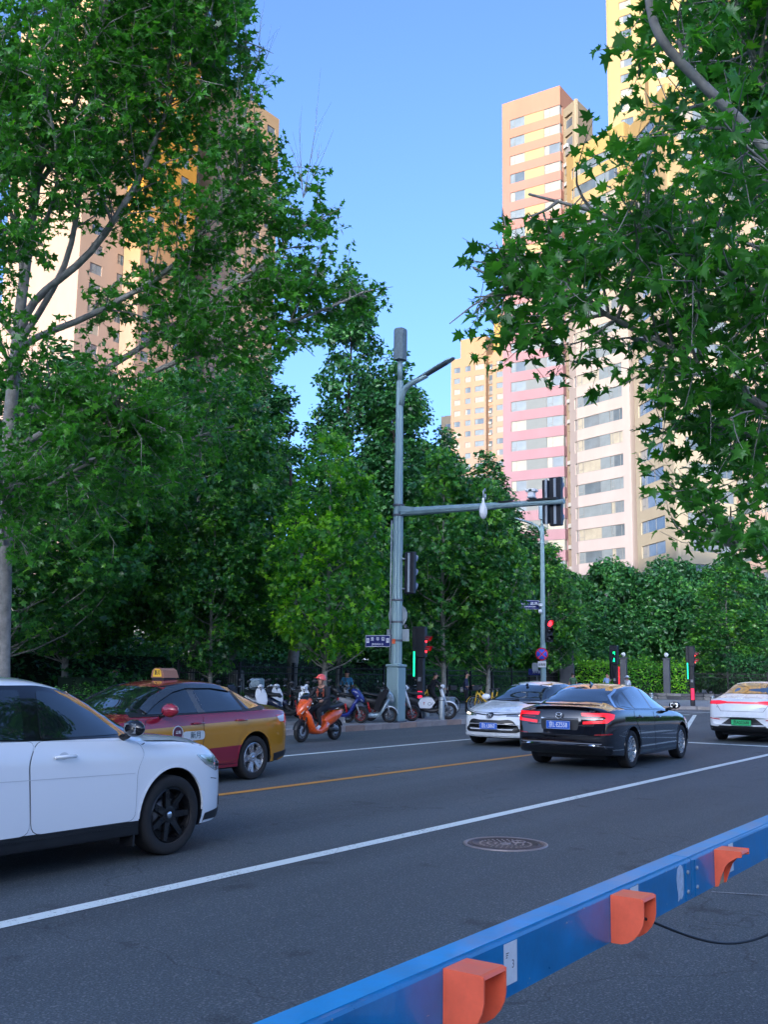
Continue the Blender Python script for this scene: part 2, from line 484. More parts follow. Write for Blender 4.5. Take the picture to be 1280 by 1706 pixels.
# painted lines
def line(name, A, B, wd, m, z=.005, label=None):
    A, B = Vector(A), Vector(B); t = (B - A).normalized(); nr = Vector((-t.y, t.x)) * wd / 2
    b = MB(); k = 12
    vs = []
    for i in range(k + 1):
        p = A + (B - A) * i / k; vs += [(p.x + nr.x, p.y + nr.y, z), (p.x - nr.x, p.y - nr.y, z)]
    b.add(vs, [(2 * i, 2 * i + 1, 2 * i + 3, 2 * i + 2) for i in range(k)], m)
    o = b.build(name); tag(o, kind='structure'); return o
line('lane_line', (-40, 5.77), (25.6, 5.77), .15, PAINT_W)
line('centre_line', (-40, 9.47), (25.6, 9.45), .15, PAINT_Y)
line('edge_line', (-40, 12.87), (30.5, 12.75), .13, PAINT_W)
line('stop_line', (25.65, 1.5), (25.65, 9.35), .28, PAINT_W)
line('paint_dribble', (8.12, 2.50), (8.30, 2.02), .022, PAINT_WF)
# zebra crossing and guide lines in the junction
for i in range(16):
    y = 1.2 + i * 1.0
    if y < 9.2: line('crossing_bar', (28.2, y), (31.8, y), .42, PAINT_W if i % 3 else PAINT_WF)
for i in range(9):
    x = 35.2 + i * 1.75
    line('crossing_bar', (x, 14.2), (x, 17.6 if x < 49 else 16.6), .42, PAINT_W if i % 2 else PAINT_WF)
for i in range(7):
    line('crossing_bar', (38 + i * 1.7, 9.0), (39.1 + i * 1.7, 7.4), .22, PAINT_WF)
line('guide_line', (28.0, 9.3), (44.0, 14.0), .15, PAINT_W)
for i in range(4):
    line('guide_dash', (31 + i * 4.4, 4.6 + i * .8), (33.2 + i * 4.4, 5.0 + i * .8), .15, PAINT_WF)

# manhole cover
IRON = mat('cast_iron', (.10, .082, .08), .5, .5, .25, 12, .3, 120)
IRONW = mat('worn_iron', (.32, .27, .26), .42, .5, .2, 14)
mh = thing('manhole_cover', 'round rusty cast-iron manhole cover set in the asphalt', 'manhole', (9.09, 4.74, 0))
b = MB(); b.lathe([(.40, .001), (.40, .012), (.372, .012), (.372, .004), (.36, .004)], IRONW, 56); b.build('rim', mh)
b = MB(); b.lathe([(.36, .006), (.355, .011), (.335, .011), (.333, .007), (.318, .007), (.316, .011), (.306, .011), (.304, .006), (.0001, .006)], IRON, 56)
b.build('lid', mh)
b = MB()
for rr in (.24, .17, .10):
    for k in range(int(rr * 130)):
        a = 2 * math.pi * k / int(rr * 130)
        b.box((rr * math.cos(a), rr * math.sin(a), .009), (.018, .012, .006), IRONW, rz=a)
b.lathe([(.052, .006), (.048, .012), (.0001, .012)], IRONW, 20)
b.lathe([(.07, .007), (.07, .012), (.058, .012), (.058, .007)], IRONW, 24, c=(.18, -.05, 0))
tag(b.build('raised_pattern', mh), kind='stuff')

# ------------------------------------------------------------------ blue guard rail with orange hoods
RAILB = mat('blue_rail_paint', (.002, .17, .40), .34, 0, .22, 5, .06, 30, coat=.25)
RAILT = mat('blue_rail_top', (.008, .30, .62), .45, 0, .16, 6, .05, 30, coat=.1)
HOOD = mat('orange_hood_plastic', (.95, .15, .07), .42, 0, .09, 14)

YF, ZT, ZB = 1.52, .815, .645       # near face, top and underside of the beam
STICK = mat('sticker_paper', (.62, .66, .70), .5, 0, .08, 30)
STICKD = mat('sticker_print', (.10, .11, .13), .6)
WORN = mat('worn_white_patch', (.40, .50, .62), .6, 0, .25, 25)
def rail_beam(x0, x1, label):
    t = thing('rail_beam', label, 'guard rail', (x0, YF, 0))
    L = x1 - x0
    b = MB()
    prof = [(0, ZB), (0, ZT - .012), (.004, ZT - .003), (.012, ZT), (.098, ZT), (.106, ZT - .003), (.11, ZT - .012), (.11, ZB), (.095, ZB), (.095, ZB + .01), (.015, ZB + .01), (.015, ZB)]
    b.prism([(y, z) for y, z in prof], 0, L, RAILB, axis='X')
    b.build('beam', t)
    b = MB(); b.bb((.0, .013, ZT + .0005), (L, .097, ZT + .003), RAILT); b.build('top_plate', t)
    for xx in (L - .06, .06):
        b = MB()
        b.bb((xx - .018, -.0035, ZB + .004), (xx + .018, -.0005, ZT - .014), RAILB); b.build('end_seam', t)
        b = MB()
        for zz in (ZB + .04, ZT - .05): b.cyl((xx, -.010, zz), (xx, -.003, zz), .009, STEEL, 6)
        tag(b.build('bolts', t), kind='stuff')
    return t
rail_beam(-1.0, 4.655, 'long blue painted guard rail beam in the foreground carrying two orange hoods')
rail_beam(4.663, 9.9, 'blue guard rail beam beyond the seam running off the right edge of the frame')
def rail_post(x, label):
    t = thing('rail_post', label, 'post', (x, YF + .055, 0), group='posts under the blue guard rail')
    b = MB(); b.bb((-.03, -.03, .012), (.03, .03, ZB - .002), STEEL_D, bev=.004); b.build('post', t)
    b = MB(); b.bb((-.11, -.09, 0.001), (.11, .09, .012), STEEL_D, bev=.003); b.build('base_plate', t)
for x, l_ in ((-.9, 'dark steel post under the rail far to the left, outside the picture'), (1.2, 'dark steel post under the rail just left of the nearest hood, outside the picture'), (7.6, 'dark steel post under the second rail beam right of the picture'), (9.8, 'dark steel post at the far end of the blue guard rail')): rail_post(x, l_)

rs_ = random.Random(12)
CHIP = mat('bare_metal_chip', (.30, .36, .42), .5, .4, .2, 60)
cm = MB()
for k in range(46):
    x = rs_.uniform(1.8, 7.5); z = rs_.choice((ZT - .006, ZT - .012, ZB + .01, ZB + .02, rs_.uniform(ZB, ZT)))
    l = rs_.uniform(.004, .03); h_ = rs_.uniform(.0015, .006)
    z = min(z, ZT - .014)
    cm.add([(x, YF - .0012, z), (x + l, YF - .0012, z + rs_.uniform(-.002, .002)), (x + l * .8, YF - .0012, z + h_), (x + l * .3, YF - .0012, z + h_ * 1.3)], [(0, 1, 2, 3)], CHIP)
tag(cm.build('paint_chips'), 'tiny chips of bare metal scattered over the blue rail face', 'paint chips', kind='stuff')
def hood(x, label, curve='full', w=.13, p=.125):
    t = thing('orange_hood', label, 'hood', (x, YF - .001, ZT))
    # profile of a side wall: along y (outwards) and z
    top = -.006
    if curve == 'full': side = [(0, top), (-p, top - .004), (-p, -.075), (-p * .96, -.10), (-p * .86, -.125), (-p * .7, -.148), (-p * .5, -.165), (-p * .3, -.172), (0, -.172)]
    else: side = [(0, top), (-p, top + .002), (-p, -.03), (-p * .8, -.035), (-p * .55, -.055), (-p * .38, -.08), (-p * .28, -.11), (-p * .2, -.14), (-p * .12, -.168), (0, -.172)]
    th = .006
    for k, (a, b_) in enumerate(((0, th), (w - th, w))):
        b = MB(); b.prism(side, a, b_, HOOD, axis='X'); me = b.mesh('side_wall'); link('side_wall', fixn(me), t)
    b = MB()
    n = 6
    prof = [(.0, top), (-p + .012, top + .0), (-p + .004, top - .003), (-p, top - .012), (-p + th, top - .012), (-p + .014, top - th), (0, top - th)]
    b.prism(prof, 0.0005, w - .0005, HOOD, axis='X', smooth=False); link('top_wall', fixn(b.mesh('top_wall')), t)
    b = MB(); b.bb((.002, -.004, -.17), (w - .002, -.001, top - .002), HOOD); b.build('back_plate', t)
    return t
hood(2.547, 'nearest orange plastic hood on the blue rail, half cut off by the bottom edge')
h2 = hood(3.733, 'middle orange plastic hood on the blue rail with a black cable coming out')
h3 = hood(4.992, 'farthest orange plastic hood on the blue rail with a deep curved cut-out', 'cut')
b = MB(); b.bb((.03, -.012, -.165), (.10, -.0045, -.06), mat('wood_block', (.36, .28, .18), .7, 0, .25, 30)); b.build('inner_block', h3)
def sticker(x, z, w, h, label, num=None):
    t = thing('rail_sticker', label, 'sticker', (x, YF - .0006, z))
    b = MB(); b.bb((0, -.0012, -h), (w, -.0004, 0), STICK); b.build('paper', t)
    b = MB()
    for k in range(3): b.bb((.012, -.0018, -.03 - k * .006), (.03 - k * .004, -.0013, -.027 - k * .006), STICKD)
    tag(b.build('small_print', t), kind='stuff')
    if num: text(num, .035, STICKD, t, (w * .68, -.0016, -h * .55), ex=.0002)
    return t
sticker(2.90, ZT - .015, .085, .12, 'white torn number sticker beside the nearest orange hood', '3')
sticker(3.93, ZT - .013, .085, .09, 'white sticker on the blue rail just above the middle orange hood')
sticker(5.22, ZT - .012, .075, .13, 'white sticker on the blue rail behind the farthest orange hood')
wp = MB(); rng_ = random.Random(3)
pts = [(.05 + .045 * math.cos(a) * (1 + rng_.uniform(-.08, .08)), -.055 + .052 * math.sin(a) * (1 + rng_.uniform(-.1, .1))) for a in [i * math.pi / 11 for i in range(12)]]
pts = pts[:12] + [(.012, -.10), (.022, -.118), (.02, -.148), (.05, -.138), (.062, -.146), (.085, -.13), (.09, -.10)]
wp.prism(pts, -.0013, -.0004, WORN, axis='Y')
o = link('worn_patch', fixn(wp.mesh('worn_patch')), None, (4.46, YF, ZT - .005)); tag(o, 'pale worn patch where a notice was torn off the blue rail near its seam', 'worn patch')
# cable sagging from the middle hood to the right
cb = MB(); pts = []
for i in range(33):
    t = i / 32; x = 3.80 + t * 1.35; y = 1.45 - t * .42; z = .735 - .30 * t + .0
    z = .735 + (.755 - .735) * t - .17 * math.sin(math.pi * min(1, t * 1.0)) ** 1.1 - .06 * t
    pts.append((x, y, z))
cb.tube(pts, .0055, BLACKP, 8)
tag(cb.build('charging_cable'), 'black cable sagging from the middle orange hood towards the right edge', 'cable')
# ------------------------------------------------------------------ cars
def loft_body(P):
    """body shell as one closed surface; returns mesh data (verts, faces)"""
    L, W = P['L'], P['W']
    xf, xr = L / 2 + P.get('dx', 0), -L / 2 + P.get('dx', 0)
    ztop, zs, zb = pchip(*zip(*P['top'])), pchip(*zip(*P['sh'])), pchip(*zip(*P['bot']))
    wf, wr = pchip(*zip(*P['w'])), pchip(*zip(*P['wr']))
    N = 84
    ts = np.linspace(0, 1, N)
    ts = ts + .055 * np.sin(2 * np.pi * ts) * -1 * -1
    xs = []
    for t in np.linspace(0, 1, N):
        u = .5 - .5 * math.cos(math.pi * t); xs.append(xr + (xf - xr) * (.45 * t + .55 * u))
    rings = []
    for x in xs:
        w = W / 2 * wf(x); zt, z_s, z0 = ztop(x), zs(x), zb(x)
        z_s = min(z_s, zt - .012); r_ = wr(x); hh = z_s - z0
        wsh = w - P.get('shin', .045)
        ze = zt - min(.085, (zt - z_s) * .32)
        ctl = [(0, z0), (w * .7, z0), (w - .05, z0 + .01), (w - .018, z0 + .06 * hh + .01), (w - .004, z0 + .24 * hh), (w, z0 + .5 * hh), (w - .004, z0 + .74 * hh), (w - .016, z0 + .9 * hh),
               (wsh, z_s), (wsh * .78 + r_ * .22 - .0, z_s + (ze - z_s) * .22), (wsh * .25 + r_ * .75, z_s + (ze - z_s) * .78), (r_ * .96, ze + (zt - ze) * .2), (r_ * .80, ze + (zt - ze) * .62), (r_ * .42, zt - (zt - ze) * .07), (0, zt)]
        c = [Vector(p) for p in ctl]; pts = []
        for i in range(len(c) - 1):
            p0, p1, p2, p3 = c[max(i - 1, 0)], c[i], c[i + 1], c[min(i + 2, len(c) - 1)]
            if i == 0: p0 = Vector((-c[1][0], c[1][1]))
            if i == len(c) - 2: p3 = Vector((-c[-2][0], c[-2][1]))
            K = 2 if i in (0, 1) else 3
            for k in range(K):
                t = k / K
                pts.append(.5 * ((2 * p1) + (p2 - p0) * t + (2 * p0 - 5 * p1 + 4 * p2 - p3) * t * t + (3 * p1 - p0 - 3 * p2 + p3) * t**3))
        pts.append(c[-1])
        half = [(max(p[0], 0), p[1]) for p in pts]; half[0] = (0, half[0][1]); half[-1] = (0, half[-1][1])
        ring = half + [(-p[0], p[1]) for p in half[-2:0:-1]]
        bf = P.get('bowf', .30) * max(0, min(1, (x - (xf - 1.0)) / 1.0)) ** 1.6
        br = P.get('bowr', .16) * max(0, min(1, ((xr + .8) - x) / .8)) ** 1.6
        rings.append([(x - bf * (abs(y) / (W / 2)) ** 2.4 + br * (abs(y) / (W / 2)) ** 2.4, y, z) for y, z in ring])
    n = len(rings[0]); vs = [v for r_ in rings for v in r_]; fs = []
    for i in range(N - 1):
        for k in range(n):
            j = (k + 1) % n; fs.append((i * n + k, (i + 1) * n + k, (i + 1) * n + j, i * n + j))
    h = (n + 2) // 2
    for base, fl in ((0, 0), ((N - 1) * n, 1)):      # caps as strips between the two halves
        for k in range(h - 1):
            a, b_ = k, k + 1; a2, b2 = (n - k) % n, (n - k - 1) % n
            f = [base + a, base + b_, base + b2, base + a2]
            f2 = []
            for q in f:
                if q not in f2: f2.append(q)
            if len(f2) > 2: fs.append(tuple(f2 if not fl else f2[::-1]))
    return vs, fs

AX = {'L': (Vector((0, 1, 0)), lambda a, b: (a, 3, b)), 'R': (Vector((0, -1, 0)), lambda a, b: (a, -3, b)),
      'F': (Vector((1, 0, 0)), lambda a, b: (6, a, b)), 'B': (Vector((-1, 0, 0)), lambda a, b: (-6, a, b)), 'T': (Vector((0, 0, 1)), lambda a, b: (a, b, 4))}
def patch(bvh, poly, ax, m, off=.004, th=.008, step=.05):
    d, f = AX[ax]
    bm = bmesh.new()
    vv = [bm.verts.new((p[0], p[1], 0)) for p in poly]
    bm.faces.new(vv)
    xs = [p[0] for p in poly]; ys = [p[1] for p in poly]
    for k in range(int(math.floor(min(xs) / step)), int(math.ceil(max(xs) / step)) + 1):
        bmesh.ops.bisect_plane(bm, geom=bm.verts[:] + bm.edges[:] + bm.faces[:], plane_co=(k * step, 0, 0), plane_no=(1, 0, 0), dist=1e-5)
    for k in range(int(math.floor(min(ys) / step)), int(math.ceil(max(ys) / step)) + 1):
        bmesh.ops.bisect_plane(bm, geom=bm.verts[:] + bm.edges[:] + bm.faces[:], plane_co=(0, k * step, 0), plane_no=(0, 1, 0), dist=1e-5)
    bad = []
    for v in bm.verts:
        o = Vector(f(v.co.x, v.co.y)); hit, no, _, _ = bvh.ray_cast(o, -d)
        if hit is None:
            near, no, _, _ = bvh.find_nearest(o - d * (o.dot(d) - .5))
            hit = near
        if no.dot(d) < 0: no = -no
        v.co = hit + no * off; v.index = 0
        v.normal = no
    bm.normal_update()
    # orientation outward
    tot = sum((fc.normal.dot(d) * fc.calc_area() for fc in bm.faces))
    if tot < 0: bmesh.ops.reverse_faces(bm, faces=bm.faces[:])
    bm.normal_update()
    be = [e for e in bm.edges if e.is_boundary]
    r = bmesh.ops.extrude_edge_only(bm, edges=be)
    nv = [g for g in r['geom'] if isinstance(g, bmesh.types.BMVert)]
    for v in nv:
        near, no, _, _ = bvh.find_nearest(v.co)
        if no.dot(d) < 0 and ax != 'T': no = -no
        v.co = v.co - no * th
    bm.normal_update()
    me = bpy.data.meshes.new('patch'); bm.to_mesh(me); bm.free()
    me.materials.append(m)
    me.polygons.foreach_set('use_smooth', [True] * len(me.polygons)); sharp(me, 50)
    return me

def mirror(poly): return [(-a, b) for a, b in poly][::-1]

def make_wheel(parent, x, y, r, wdt, rimm, tyrem, spokes, side, hubcol=None, style='ten'):
    t = MB()
    s = side; o = y
    rr = r * .70 if style != 'five' else r * .70
    # tyre: lathe around the Y axis
    hw = wdt / 2
    prof = [(rr, -hw * .82), (rr + .012, -hw * .95), (r - .035, -hw), (r - .012, -hw * .9), (r - .003, -hw * .72), (r, -hw * .4), (r, 0), (r, hw * .4), (r - .003, hw * .72), (r - .012, hw * .9), (r - .035, hw), (rr + .012, hw * .95), (rr, hw * .82), (rr, 0)]
    b = MB(); b.lathe(prof, rimm, 40, 'Y', closed=True)
    hub = MB()
    hub.lathe([(rr - .002, hw * .80 * s), (rr - .014, hw * .86 * s), (rr - .020, hw * .70 * s), (rr - .03, hw * .2 * s), (rr - .03, -hw * .7 * s)], rimm, 40, 'Y')
    ns = {'ten': 10, 'five': 5, 'seven': 7, 'turbine': 10}[style]
    for k in range(ns):
        a = 2 * math.pi * k / ns
        subs = ((-.10, -.05), (.10, .05)) if style == 'five' else (((0, 0.0),) if style != 'turbine' else ((-.05, -.09), (.05, .09)))
        for da0, da1 in subs:
            w0, w1 = (.020, .026) if style == 'five' else ((.015, .011) if style != 'seven' else (.026, .020))
            if style == 'seven': w0, w1 = .030, .022
            r0, r1 = .045, rr - .018
            A, B_ = a + da0, a + da1
            if style == 'five': A, B_ = a + da0 * 1.6, a + da1 * 3.6
            pA = Vector((math.cos(A) * r0, hw * .62 * s, math.sin(A) * r0)); pB = Vector((math.cos(B_) * r1, hw * .80 * s, math.sin(B_) * r1))
            dr = (pB - pA).normalized(); nn = dr.cross(Vector((0, 1, 0))).normalized()
            yv = Vector((0, s, 0))
            vs = [pA - nn * w0, pA + nn * w0, pB + nn * w1, pB - nn * w1, pA - nn * w0 * 1.2 - yv * .03, pA + nn * w0 * 1.2 - yv * .03, pB + nn * w1 * 1.3 - yv * .035, pB - nn * w1 * 1.3 - yv * .035]
            hub.add(vs, [(0, 1, 2, 3), (4, 7, 6, 5), (0, 4, 5, 1), (1, 5, 6, 2), (2, 6, 7, 3), (3, 7, 4, 0)], rimm)
    hub.lathe([(.075, hw * .45 * s), (.070, hw * .66 * s), (.035, hw * .72 * s), (.030, hw * .70 * s), (.0001, hw * .70 * s)], rimm, 20, 'Y')
    w_ = link('wheel', fixn(sharp(hub.mesh('wheel'), 40)), parent, (x, y, r))
    b = MB(); b.lathe(prof, RUBBER, 40, 'Y', closed=True)
    link('tyre', fixn(b.mesh('tyre')), w_)
    b = MB(); b.lathe([(rr - .035, -hw * .1 * s), (.12, -hw * .1 * s), (.0001, -hw * .1 * s)], BLACKP, 28, 'Y'); b.lathe([(.14, 0), (.14, .02 * s), (.05, .02 * s)], STEEL_D, 24, 'Y')
    link('brake_disc', b.mesh('brake_disc'), w_)
    b = MB(); b.lathe([(.028, hw * .715 * s), (.024, hw * .74 * s), (.0001, hw * .745 * s)], hubcol or CHROME, 14, 'Y')
    link('hub_cap', fixn(b.mesh('hub_cap')), w_)
    return w_

def plate(parent, txt, loc, rz, colm, txtm=None, w=.44, h=.14, name='number_plate'):
    b = MB(); b.box((0, 0, 0), (w, .006, h), colm, bev=.003)
    p = b.build(name, parent, loc, (0, 0, rz))
    b = MB(); tm = txtm or SIGNW
    for (c, d) in (((0, -.0040, h / 2 - .006), (w - .012, .001, .003)), ((0, -.0040, -h / 2 + .006), (w - .012, .001, .003)), ((-w / 2 + .006, -.0040, 0), (.003, .001, h - .012)), ((w / 2 - .006, -.0040, 0), (.003, .001, h - .012))): b.box(c, d, tm)
    b.build('plate_border', p)
    text(txt, h * .80, tm, p, (0, -.0042, -.002), ex=.0012, sx=.82 if len(txt) < 8 else .70, bold=.0015)
    return p

def car(P, label, loc, heading):
    t = thing(P.get('name', 'car'), label, 'car', loc, heading)
    L, W = P['L'], P['W']; paint = P['paint']
    vs, fs = loft_body(P)
    me = bpy.data.meshes.new('body'); me.from_pydata(vs, [], fs); fixn(me)
    bvh = BVHTree.FromPolygons([tuple(v.co) for v in me.vertices], [tuple(p.vertices) for p in me.polygons])
    body = link('body', me, t)
    # wheel wells
    r, ax_ = P['wr_'], P['axles']
    cut = MB()
    for x in ax_:
        for s in (-1, 1):
            n = 36; ring = [(x + (r + .062) * math.cos(2 * math.pi * k / n), r + .01 + (r + .062) * math.sin(2 * math.pi * k / n)) for k in range(n)]
            a, b_ = sorted((s * (W / 2 - .34), s * (W / 2 + .3)))
            cut.prism(ring, a, b_, BLACKP, axis='Y')
    co = link('cutter', fixn(cut.mesh('cutter')), t)
    md = body.modifiers.new('b', 'BOOLEAN'); md.operation = 'DIFFERENCE'; md.solver = 'EXACT'; md.object = co; bpy.context.view_layer.update()
    dg = bpy.context.evaluated_depsgraph_get()
    nm = bpy.data.meshes.new_from_object(body.evaluated_get(dg))
    body.modifiers.clear(); body.data = nm; bpy.data.objects.remove(co)
    nm.materials.clear(); nm.materials.append(paint); nm.materials.append(BLACKP)
    sill = P.get('sill', .25)
    for p in nm.polygons:
        c = p.center; k = 0
        for x in ax_:
            d = math.hypot(c.x - x, c.z - r - .01)
            if d < r + .0615 and abs(c.y) < W / 2 - .015: k = 1
            if d < r + .061: k = 1
        if c.z < P.get('sillz', 0) and ax_[1] + r < c.x < ax_[0] - r: k = 1
        if c.z < P.get('under', .2) or (p.normal.z < -.6 and c.z < .4): k = 1
        p.material_index = k
    nm.polygons.foreach_set('use_smooth', [True] * len(nm.polygons)); sharp(nm, 38)
    A = lambda nme, poly, ax, mt, off=.004, par=None, lab=None, th=.012, step=.05: (lambda o: (tag(o, lab), o)[1])(link(nme, patch(bvh, poly, ax, mt, off, th, step), par or body_parent))
    body_parent = t
    for x in ax_:
        for s in (-1, 1):
            wh = make_wheel(t, x, s * (W / 2 - .125), r, P.get('tw', .215), P['rim'], RUBBER, 0, s, P.get('hubcol'), P.get('rimstyle', 'ten'))
            arch = [(x + (r + .075) * math.cos(a), r + .01 + (r + .075) * math.sin(a)) for a in [math.pi * (i / 24) * 1.0 for i in range(25)]]
            arch += [(x + (r + .058) * math.cos(a), r + .01 + (r + .058) * math.sin(a)) for a in [math.pi * (1 - i / 24) for i in range(25)]]
            A('wheel_arch_trim', arch, 'L' if s > 0 else 'R', P.get('archmat', paint), .005, th=.02, step=.2)
    for s, ax in ((1, 'L'), (-1, 'R')):
        # glass house
        A('window_surround', rpoly(P['glass_out'], .05), ax, P.get('surround', BLACKG), .005)
        for nme, poly in P['glass']: A(nme, rpoly(poly, .035), ax, GLASS, .009)
        if P.get('chrome_line'): 
            pl = P['chrome_line']
            A('window_trim', pl, ax, P.get('trimmat', CHROME), .008, step=.15)
        for k, dp in enumerate(P['doors']):
            inner = rpoly(dp, .09)
            c = Vector((sum(p[0] for p in inner) / len(inner), sum(p[1] for p in inner) / len(inner)))
            sm = []
            for p in inner:
                v = Vector(p) - c; sm.append(tuple(c + v + v.normalized() * .006))
            A('door_seam', sm, ax, BLACKP, .0012, th=.006)
            d = A('door', inner, ax, paint, .0045, th=.004)
            hx, hz = P['handles'][k]
            hit, no, _, _ = bvh.ray_cast(Vector((hx, s * 3, hz)), Vector((0, -s, 0)))
            b = MB(); b.tube([(hx - .10, hit.y + s * .012, hz), (hx - .09, hit.y + s * .036, hz + .002), (hx, hit.y + s * .044, hz + .004), (hx + .09, hit.y + s * .036, hz + .002), (hx + .10, hit.y + s * .012, hz)], [.011, .014, .015, .014, .011], P.get('handlemat', paint), 8)
            hd = b.build('handle', d)
            cup = [(hx + .045 * math.cos(a), hz + .028 * math.sin(a) + .006) for a in [i * math.pi / 6 for i in range(12)]]
            A('handle_recess', cup, ax, P.get('cupmat', BLACKP if P.get('darkcup', 1) else paint), .006, d, step=.2)  # flat patch; where darker than the paint, it carries the cup's shade
        A('sill_trim', P['sillpoly'], ax, P.get('sillmat', BLACKP), .006, step=.15)
        # mirror
        mx, mz = P['mirror']
        hit, no, _, _ = bvh.ray_cast(Vector((mx, s * 3, mz - .03)), Vector((0, -s, 0)))
        y0 = abs(hit.y)
        b = MB(); b.sphere((mx - .0, s * (y0 + .155), mz + .065), 1, P.get('mirmat', paint), 16, 10, tuple(q * P.get('mirs', 1) for q in (.062, .115, .072)))
        mo = b.build('wing_mirror', t)
        b = MB(); b.tube([(mx + .02, s * (y0 - .01), mz - .02), (mx + .01, s * (y0 + .06), mz - .005), (mx, s * (y0 + .12), mz + .02)], [.03, .026, .022], BLACKP, 8); b.build('mirror_stalk', mo)
        b = MB(); b.box((mx - .048, s * (y0 + .155), mz + .066), (.006, .140, .082), LENS, bev=.003); b.build('mirror_glass', mo)
    A('windscreen', rpoly(P['ws'], .05), 'T', GLASS, .005, step=.08)
    A('windscreen_surround', rpoly(P['ws_out'], .05), 'T', BLACKG, .0025, step=.08)
    A('rear_window_surround', rpoly(P['rw_out'], .05), 'T', BLACKG, .0025, step=.08)
    A('rear_window', rpoly(P['rw'], .06), 'T', GLASS, .005, step=.08)
    for x0, y0, y1 in P.get('wipers', []):
        pass
    P['extra'](t, A, bvh)
    # antenna fin
    if P.get('fin'):
        b = MB(); x, z = P['fin']
        b.add([(x - .09, -.018, z), (x - .09, .018, z), (x + .09, .008, z - .004), (x + .09, -.008, z - .004), (x - .10, -.006, z + .065), (x - .10, .006, z + .065)], [(0, 3, 2, 1), (0, 1, 5, 4), (1, 2, 5), (2, 3, 4, 5), (3, 0, 4)], BLACKG)
        b.build('antenna_fin', t)
    # underbody
    b = MB(); b.bb((-L / 2 + .5, -W / 2 + .3, .16), (L / 2 - .5, W / 2 - .3, .26), BLACKP); b.build('underbody', t)
    return t

def sedan(L=4.8, W=1.84, H=1.45, fa=1.47, ra=-1.35, dz=0.0, tail='notch'):
    s = L / 4.8; h = H / 1.45
    top = [(2.40, .50), (2.385, .60), (2.33, .685), (2.2, .76), (1.9, .85), (1.5, .925), (1.1, .995), (.95, 1.06), (.6, 1.235), (.2, 1.385), (-.15, 1.44), (-.45, 1.45), (-.8, 1.435), (-1.15, 1.365), (-1.5, 1.235), (-1.8, 1.115), (-2.1, 1.075), (-2.27, 1.06), (-2.34, .98), (-2.385, .80), (-2.40, .60)]
    sh = [(2.40, .49), (2.33, .62), (2.2, .70), (1.9, .79), (1.5, .865), (1.1, .915), (.5, .94), (-.5, .965), (-1.3, .99), (-1.8, 1.0), (-2.2, .985), (-2.34, .90), (-2.40, .58)]
    bot = [(2.40, .40), (2.36, .25), (2.2, .20), (1.5, .19), (0, .19), (-1.3, .20), (-2.1, .24), (-2.35, .30), (-2.40, .42)]
    w = [(2.40, .74), (2.36, .84), (2.25, .90), (2.0, .955), (1.5, .99), (1, 1), (0, 1), (-1, 1), (-1.6, .99), (-2.1, .95), (-2.33, .89), (-2.40, .80)]
    wr = [(2.40, .40), (2.2, .55), (1.6, .66), (1.1, .66), (.8, .64), (.3, .58), (-.3, .57), (-.9, .56), (-1.3, .57), (-1.7, .62), (-2.1, .64), (-2.40, .45)]
    sx = lambda a: [(x * s, z * h) for x, z in a]
    k = W / 1.84
    return dict(L=L, W=W, top=sx(top), sh=sx(sh), bot=sx(bot), w=[(x * s, y) for x, y in w], wr=[(x * s, y * k) for x, y in wr], axles=(fa, ra), wr_=.325)
def base_car(P, paint, **kw):
    s = P['L'] / 4.8; h = P['H'] / 1.45 if 'H' in P else 1
    F, B_ = P['axles']
    P['paint'] = paint
    P['glass_out'] = [(1.04, .955), (.60, 1.205), (.25, 1.35), (-.10, 1.395), (-.5, 1.395), (-1.0, 1.335), (-1.35, 1.215), (-1.68, 1.045), (-1.5, 1.005), (-.2, .98)]
    P['glass'] = [('window', [(.84, .985), (.56, 1.16), (.22, 1.305), (-.10, 1.355), (-.14, .998)]),
                  ('window', [(-.24, .998), (-.20, 1.36), (-.6, 1.358), (-1.0, 1.30), (-1.08, 1.015)]),
                  ('quarter_window', [(-1.16, 1.02), (-1.10, 1.275), (-1.32, 1.195), (-1.54, 1.06)])]
    P['doors'] = [[(F - .50, .30), (F - .46, .62), (F - .50, .93), (-.19, .962), (-.20, .62), (-.15, .27)],
                  [(-.165, .27), (-.215, .62), (-.205, .962), (B_ + .16, .985), (B_ + .10, .88), (B_ + .36, .66), (B_ + .46, .29)]]
    P['handles'] = [(-.02, .845), (-.98, .87)]
    P['sillpoly'] = [(F - .48, .20), (F - .46, .275), (B_ + .46, .265), (B_ + .48, .20)]
    P['mirror'] = (F - .70, .985)
    P['ws_out'] = [(1.13, 0), (1.09, -.38), (.96, -.73), (.26, -.57), (.30, 0), (.26, .57), (.96, .73), (1.09, .38)]
    P['ws'] = [(1.09, 0), (1.05, -.36), (.91, -.66), (.29, -.51), (.33, 0), (.29, .51), (.91, .66), (1.05, .36)]
    P['rw_out'] = [(-.93, 0), (-.96, -.50), (-1.72, -.64), (-1.80, 0), (-1.72, .64), (-.96, .50)]
    P['rw'] = [(-.97, 0), (-1.0, -.46), (-1.68, -.58), (-1.76, 0), (-1.68, .58), (-1.0, .46)]
    P['rim'] = ALU
    P.update(kw)
    return P

SYM = lambda pts: (pts, mirror(pts))
def both(A, nme, poly, ax, m, off, **k):
    a = A(nme, poly, ax, m, off, **k); b = A(nme, mirror(poly), ax, m, off, **k); return a, b

